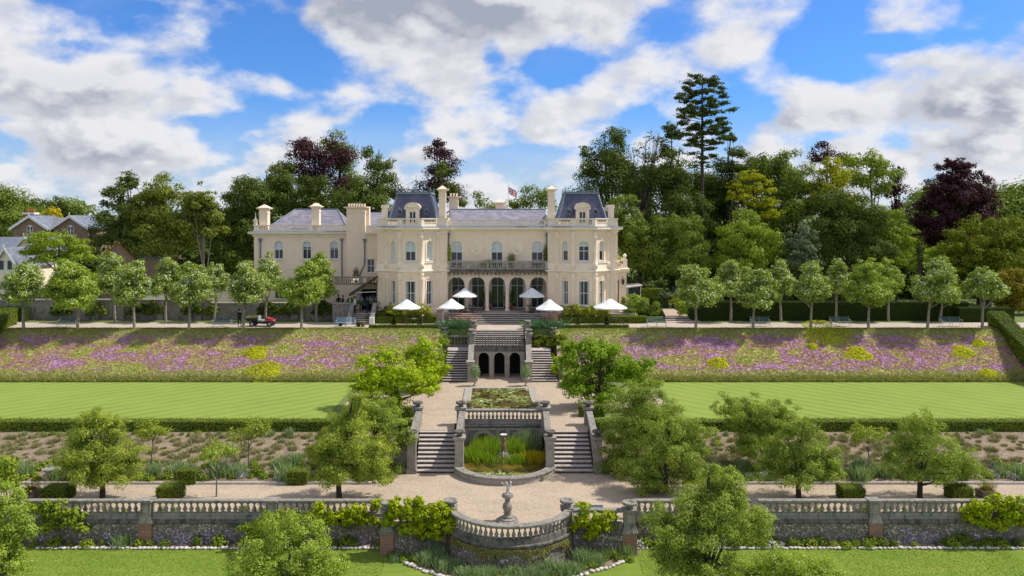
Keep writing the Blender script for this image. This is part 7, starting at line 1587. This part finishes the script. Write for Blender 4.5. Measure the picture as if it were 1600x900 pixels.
# fountain figure in the pool
fx, fy = cxl(52)-.05, 53.0
r = empty('fountain', (fx, fy, .2), 'slender reddish-brown stone fountain figure with a pale dish among the reeds', 'fountain')
m = MB(); m.lathe(fx, fy, [(.55, .15), (.5, .4), (.35, .6), (.2, .66)], 10); m.build('rock_base', M['stone_dark'], r)
m = MB(); m.lathe(fx, fy, [(.14, .62), (.11, .75), (.15, .95), (.17, 1.1), (.11, 1.25), (.15, 1.4), (.17, 1.5), (.1, 1.62), (.09, 1.7)], 10); m.build('figure', M['fountain_stone'], r, True)
m = MB(); m.lathe(fx, fy, [(.06, 1.68), (.22, 1.76), (.24, 1.80), (.2, 1.79), (.05, 1.75)], 12); m.build('dish', M['stonewhite'], r, True)
m = MB(); m.tube([(fx, fy-.2, .75), (fx, fy-.45, .8), (fx, fy-.6, .6), (fx, fy-.68, .27)], .012, 4); m.build('water_jet', M['white'], r)
# urns on the terrace before the loggia
for px_ in (742, 822):
    x = X(px_, 69.0); r = empty('planted_urn', (x, 69, 1.7), 'stone urn of trailing silvery leaves at the %s back corner of the lily pond' % ('left' if px_ < 780 else 'right'), 'urn', 'planted urns by the lily pond')
    m = MB(); m.lathe(x, 69, [(.2, 1.7), (.2, 1.78), (.08, 1.85), (.07, 2.0), (.2, 2.1), (.34, 2.35), (.36, 2.42), (.3, 2.42)], 14); m.build('urn', M['stone_lt'], r, True)
    n = 700; d = norm(rng.normal(size=(n, 3))); P = np.array([x, 69, 2.9])+d*rng.uniform(.5, 1, n)[:, None]*np.array([.48, .45, .75]); quads_mesh('plant', leaves(P, norm(d+rng.normal(0, .5, (n, 3))), .12, .6), [M['lf_silver']], None, r)
for px_ in (733.5, 834.5):
    x = X(px_, 60.2); r = empty('planted_pot', (x, 60.1, 1.7), 'low pot of grassy plants at the %s front corner of the lily pond' % ('left' if px_ < 780 else 'right'), 'pot', 'low pots by the lily pond')
    m = MB(); m.lathe(x, 60.1, [(.14, 1.7), (.22, 1.85), (.26, 2.02), (.22, 2.02)], 12); m.build('pot', M['stone'], r, True)
    n = 160; P = np.stack([x+rng.normal(0, .1, n), 60.1+rng.normal(0, .1, n), np.full(n, 2.0)], 1); quads_mesh('plant', blades(P, rng.uniform(.15, .5, n), .05, .8), [M['lf_tuft']], None, r)
r = empty('bird_bath', (X(75, 47.8), 48.8, 0), 'shallow stone urn dish on a stem in the left border', 'bird bath'); x = X(75, 48.8); m = MB(); m.lathe(x, 48.8, [(.22, 0), (.2, .1), (.12, .2), (.12, .5), (.16, .62), (.34, .74), (.38, .82), (.34, .82), (.1, .76)], 16); m.build('dish_and_stem', M['stone'], r, True)
for (px_, lab) in ((48, 'dark square planter by the left wall end with twiggy plants'), (1541, 'dark square planter on the right path beside the bright climber')):
    x = X(px_, 46); r = empty('planter_box', (x, 46, 0), lab, 'planter', 'dark planter boxes on the lower path')
    m = MB()
    for z_ in (0, .16, .32): m.box(x-.42, x+.42, 45.6, 46.4, z_+.004, z_+.15)
    m.build('box', M['wood'], r); n = 150; P = np.stack([x+rng.normal(0, .2, n), 46+rng.normal(0, .2, n), np.full(n, .45)], 1); quads_mesh('plant', blades(P, rng.uniform(.15, .6, n), .035, .5), [M['lf_rust']], None, r)
# terrace tables and chairs
def cafe(x, y, z, lab, grp='terrace tables and chairs'):
    r = empty('cafe_table', (x, y, z), 'small round table '+lab, 'table', 'terrace tables'); m = MB(); m.lathe(x, y, [(.4, z+.7), (.4, z+.74)], 14); m.build('table_top', M['wood'], r); m = MB(); m.tube([(x, y, z), (x, y, z+.7)], .03, 6); m.lathe(x, y, [(.22, z), (.2, z+.03), (.03, z+.06)], 10); m.build('leg', M['iron'], r)
    for s in (-1, 1):
        cx = x+s*.75; r = empty('terrace_chair', (cx, y, z), 'wooden chair on the %s of the table ' % ('left' if s < 0 else 'right')+lab, 'chair', 'terrace chairs')
        m = MB(); m.box(cx-.22, cx+.22, y-.22, y+.22, z+.42, z+.46); m.build('seat', M['wood'], r); m = MB(); m.box(cx+s*.2-.02, cx+s*.2+.02, y-.22, y+.22, z+.5, z+.9); m.build('backrest', M['wood'], r)
        for a in (-1, 1):
            for b in (-1, 1): m = MB(); m.box(cx+a*.2-.02, cx+a*.2+.02, y+b*.2-.02, y+b*.2+.02, z, z+(.9 if a == s else .42)); m.build('leg', M['wood'], r)
for (px_, D, z, lab) in ((733, 83.4, 6.4, 'left of the arcade under the parasol'), (715, 83.6, 6.4, 'at the left end of the arcade terrace'), (822, 83.4, 6.4, 'right of the arcade centre'), (838, 83.6, 6.4, 'at the right end of the arcade terrace'), (640, 79.6, 5.5, 'under the leftmost parasol'), (708, 79.4, 5.5, 'under the parasol by the left pedestal'), (861, 79.4, 5.5, 'under the parasol by the right pedestal'), (955, 79.4, 5.5, 'under the widest parasol')):
    cafe(X(px_, D)+.3, D, z, lab)
# potted palms and balcony plants
def potted(x, y, z, lab, mat='lf_dark2', h=1.0, rad=.35, cat='potted plant', pot='terracotta'):
    r = empty('potted_plant', (x, y, z), lab, cat); m = MB(); m.lathe(x, y, [(.16, z), (.24, z+.32), (.26, z+.36), (.2, z+.36)], 10); m.build('pot', M[pot], r, True)
    n = 420; d = norm(rng.normal(size=(n, 3))); P = np.array([x, y, z+.36+h*.5])+d*rng.uniform(.4, 1, n)[:, None]*np.array([rad, rad, h*.55]); quads_mesh('foliage', leaves(P, norm(d+rng.normal(0, .5, (n, 3))), .13, .6), [M[mat]], None, r)
for px_, lab in ((757, 'tall dark potted shrub by the second arcade column'), (790, 'dark potted shrub just right of the central arch'), (765.5, 'dark potted shrub just left of the central arch'), (799, 'tall dark potted shrub left of the fourth arch door')): potted(X(px_, 85.6), 85.9, 6.46, lab, 'lf_dark2', 1.7, .32)
potted(X(763, 84.1), 84.15, 10.93, 'low yellow-green balcony plants left of the middle window', 'lf_near', .6, .6); potted(X(755, 84.1), 84.15, 10.93, 'yellow-green balcony plant under the left roundel', 'lf_near', .5, .4)
potted(X(799, 84.1), 84.15, 10.93, 'pointed green conifer in a pot on the balcony', 'lf_mid', 1.3, .5); potted(X(852, 84.1), 84.15, 10.93, 'dark climbing plant in the right corner of the balcony', 'lf_dark2', 2.2, .3)
potted(X(702, 84.2), 84.15, 10.93, 'bright yellow-green creeper in the left corner of the balcony', 'lf_vine', 2.4, .28)
potted(X(968, 85), 85.7, 11.0, 'yellow-green plant behind the parapet of the right bay', 'lf_near', .9, .5)
potted(X(556.5, 86.8), 86.8, 9.12, 'small palm-like plant on the terrace left of the tower', 'lf_dark2', 1.5, .4)
potted(X(553, 83.4), 83.4, 6.4, 'leafy potted plant at the top of the small steps', 'lf_bright', 1.3, .4)
potted(X(532, 79.4), 79.4, 5.5, 'dark pot with low plant beside the pale blue bench', 'lf_dark2', .15, .2, pot='iron')
potted(X(560, 79.0), 79.0, 5.5, 'dark pot right of the pale blue bench', 'lf_dark2', .15, .2, pot='iron'); potted(X(567, 79.0), 79.0, 5.5, 'brown pot right of the dark one near the low box edging', 'lf_rust', .15, .2, pot='wood')
# ---- people
def person(x, y, z, label, cols, face=0.0, arms=0, h=1.75, sit=False, group='people gathered under the awning'):
    s = h/1.78
    J = {'pel': (0, 0, .95), 'sp': (0, 0, 1.18), 'ch': (0, .0, 1.38), 'nk': (0, 0, 1.50), 'hd': (0, .01, 1.60), 'tp': (0, .01, 1.75)}
    V = [J['pel'], J['sp'], J['ch'], J['nk'], J['hd'], J['tp']]; E = [(0, 1), (1, 2), (2, 3), (3, 4), (4, 5)]; Rr = [.15, .13, .16, .055, .095, .075]
    for sd in (-1, 1):
        b = len(V); V += [(sd*.10, 0, .88), (sd*.12, .02*sd, .48), (sd*.13, -.02, .08), (sd*.14, .14, .04)]; Rr += [.10, .065, .045, .04]; E += [(0, b), (b, b+1), (b+1, b+2), (b+2, b+3)]
        b = len(V)
        if arms == 1: V += [(sd*.20, 0, 1.40), (sd*.27, -.02, 1.12), (sd*.16, .22, 1.14), (sd*.10, .28, 1.20)]
        elif arms == 2: V += [(sd*.20, 0, 1.40), (sd*.27, -.04, 1.12), (sd*.14, .2, 1.05), (sd*.03, .25, 1.06)]
        else: V += [(sd*.20, 0, 1.40), (sd*.26, -.03, 1.12), (sd*.27, .06, .88), (sd*.27, .09, .78)]
        Rr += [.065, .045, .035, .035]; E += [(2, b), (b, b+1), (b+1, b+2), (b+2, b+3)]
    me = bpy.data.meshes.new('body'); me.from_pydata([tuple(c*s for c in v) for v in V], E, []); o = bpy.data.objects.new('body', me); col.objects.link(o)
    md = o.modifiers.new('skin', 'SKIN'); 
    for i, q in enumerate(Rr): me.skin_vertices[0].data[i].radius = (q*s, q*s*.85)
    me.skin_vertices[0].data[0].use_root = True; o.modifiers.new('sub', 'SUBSURF').levels = 1
    dg = bpy.context.evaluated_depsgraph_get(); m2 = bpy.data.meshes.new_from_object(o.evaluated_get(dg)); bpy.data.objects.remove(o)
    for c in cols: m2.materials.append(PM(c))
    for p in m2.polygons:
        z_ = p.center.z/s; xx = abs(p.center.x)/s; i = 1
        if z_ > 1.49: i = 2
        elif z_ > .93 and not (xx > .2 and z_ < .86): i = 0
        if (xx > .19 and z_ < .88 and z_ > .7) or (arms and p.center.y/s > .2 and z_ > .9): i = 2
        if z_ < .1: i = 3
        p.material_index = i; p.use_smooth = True
    r = empty('person', (x, y, z), label, 'person', group, face)
    b = bpy.data.objects.new('body', m2); col.objects.link(b); b.parent = r
    m = MB(); m.lathe(0, -.012*s, [(.10*s, 1.62*s), (.112*s, 1.68*s), (.105*s, 1.74*s), (.06*s, 1.80*s), (.01, 1.82*s)], 10); m.v = [(v[0], v[1]-(.03 if v[2] < 1.7*s else 0), v[2]) for v in m.v]; hh = m.build('hair', PM(cols[4]), r, True, local=True)
    return r
_pm = {}
def PM(c):
    if c not in _pm: _pm[c] = simple('cloth', c, None, 6, .85, 0)
    return _pm[c]
NAVY, BLK, WHT, BLU, SK, GRY, BRN = (.012, .018, .055), (.012, .012, .015), (.65, .68, .72), (.22, .33, .52), (.42, .24, .17), (.25, .26, .28), (.05, .03, .02)
def pers(px_, D, z, lab, top, bot, face, arms, hair=BRN, h=1.75): person(X(px_, D), D, z, lab, (top, bot, SK, BLK, hair), R(face), arms, h)
pers(529, 84.2, 6.4, 'person in a dark suit at the left end of the gathering', BLK, BLK, 200, 0)
pers(535.5, 84.1, 6.4, 'person in a navy jacket turned to the left of the wall', NAVY, BLK, 120, 2)
pers(546.5, 84.3, 6.4, 'person in dark clothes behind the potted plant', BLK, BLK, 170, 0)
pers(554.5, 82.7, 6.4, 'person in a white shirt and dark trousers at the head of the small steps', WHT, NAVY, 260, 1)
pers(564.5, 84.6, 6.4, 'person in a light blue shirt standing under the awning edge', BLU, NAVY, 180, 2)
pers(573.5, 82.9, 6.4, 'person in a dark blue suit on the right side of the small steps', NAVY, NAVY, 60, 0)
pers(578.5, 84.2, 6.4, 'person in a pale shirt behind the one in the blue suit', GRY, BLK, 150, 1)
pers(583, 84.6, 6.4, 'person in a mid blue shirt deep under the awning', (.09, .14, .3), BLK, 190, 0)
pers(588, 84.3, 6.4, 'person in a grey-blue top beside the tower wall', (.13, .16, .24), BLK, 200, 0)
g = person(X(374.5, 78.6), 78.6, 5.5, 'gardener in black clothes standing on the path behind the fifth lime trunk', (BLK, BLK, SK, BLK, BLK), R(0), 0, 1.8, group=None)
# ---- garden utility vehicle
VX, VY, VZ = X(410, 79.4), 79.4, 5.5
r = empty('garden_buggy', (VX, VY, VZ), 'dark garden utility buggy with a red bonnet and clippings in its cargo bed', 'vehicle')
r.scale = (.88, .88, .88)
def lp(n, f, mat, smooth=False, par=None): m = MB(); f(m); return m.build(n, M[mat] if isinstance(mat, str) else mat, par or r, smooth, local=True)
def wheel_(x, y):
    def tyre(m):
        prof = [(.16, -.1), (.27, -.11), (.31, -.07), (.31, .07), (.27, .11), (.16, .1)]
        n = 16; b = [(x+rr4*math.cos(2*math.pi*i/n), y+o_, .31+rr4*math.sin(2*math.pi*i/n)) for rr4, o_ in prof for i in range(n)]
        m.add(b, [(k*n+i, k*n+(i+1) % n, (k+1)*n+(i+1) % n, (k+1)*n+i) for k in range(len(prof)-1) for i in range(n)])
    w = lp('wheel', tyre, 'iron', True)
    lp('rim', lambda m: (m.add([(x+.17*math.cos(2*math.pi*i/12), y+s_*.06, .31+.17*math.sin(2*math.pi*i/12)) for s_ in (-1, 1) for i in range(12)], [tuple(range(12)), tuple(reversed(range(12, 24)))])), 'stonewhite', False, w)
for x in (-.98, .98):
    for y in (-.58, .58): wheel_(x, y)
lp('chassis', lambda m: (m.box(-1.35, 1.3, -.45, .45, .34, .5), m.box(-.35, .45, -.62, .62, .36, .44)), 'iron')
lp('cargo_bed', lambda m: (m.box(-1.55, -.45, -.62, .62, .62, .68), m.box(-1.55, -.45, -.64, -.6, .68, .98), m.box(-1.55, -.45, .6, .64, .68, .98), m.box(-1.57, -1.53, -.64, .64, .66, .98), m.box(-.47, -.43, -.64, .64, .66, 1.0)), 'iron')
lp('seat', lambda m: (m.box(-.35, .12, -.5, .5, .58, .74), m.box(-.42, -.3, -.5, .5, .7, 1.18)), 'curtain')
def bon(m): m.add([(.55, -.5, .6), (1.35, -.42, .55), (1.35, .42, .55), (.55, .5, .6), (.5, -.5, 1.02), (1.3, -.38, .78), (1.3, .38, .78), (.5, .5, 1.02)], [(0,3,2,1), (4,5,6,7), (0,1,5,4), (1,2,6,5), (2,3,7,6), (3,0,4,7)]); m.box(.75, 1.25, -.66, -.4, .62, .68); m.box(.75, 1.25, .4, .66, .62, .68)
lp('bonnet', bon, 'red')
lp('steering_wheel', lambda m: (m.tube([(.5, -.25, .9), (.28, -.25, 1.05)], .02, 5), m.tube([(.28+.06*math.sin(t), -.25+.16*math.cos(t), 1.05+.13*math.sin(t)) for t in np.linspace(0, 6.28, 11)], .015, 4)), 'iron')
lp('bumper', lambda m: m.tube([(1.35, -.4, .45), (1.5, -.35, .5), (1.5, .35, .5), (1.35, .4, .45)], .025, 5), 'iron')
for y in (-.28, .28): lp('headlight', lambda m: m.box(1.33, 1.37, y-.07, y+.07, .62, .7), 'white')
n = 500; P = np.stack([VX+rng.uniform(-1.5, -.5, n), VY+rng.uniform(-.55, .55, n), VZ+.78+rng.uniform(0, .25, n)], 1)
tag(quads_mesh('garden_clippings', leaves(P, norm(rng.normal(size=(n, 3))), .12, .5), [M['lf_tuft']], loc=(VX-1, VY, VZ+.7)), 'heap of green and yellow clippings in the buggy cargo bed', 'clippings', kind='stuff')
# croquet hoops / small white post on the right lawn
r = None
m = MB(); x, d = X(1140, 68.5), 68.5
m.tube([(x-.08, d, 1.7), (x-.08, d, 2.0), (x+.08, d, 2.0), (x+.08, d, 1.7)], .012, 4); tag(rebase(m.build('croquet_hoop', M['white']), (x, d, 1.7)), 'tiny white croquet hoop on the right lawn', 'hoop')
# climbers along the left terrace wall
for i, (px_, w_) in enumerate(((95, 24), (150, 22), (215, 26), (240, 20), (300, 22), (330, 16), (420, 26), (455, 28), (505, 26))):
    mass('climber', 'green climber on the left terrace wall behind the limes, %s from the left' % (ORD+['eighth', 'ninth'])[i], 'climber', px_l([(px_, 480, w_*.6, 12, 0, .3), (px_+w_*.4, 486, w_*.5, 11, 0, .3), (px_-w_*.4, 488, w_*.4, 10, 0, .3)], 84.1), 'lf_mid' if i % 2 else 'lf_dark2', .2, K=4.5, group='climbers on the left terrace wall')
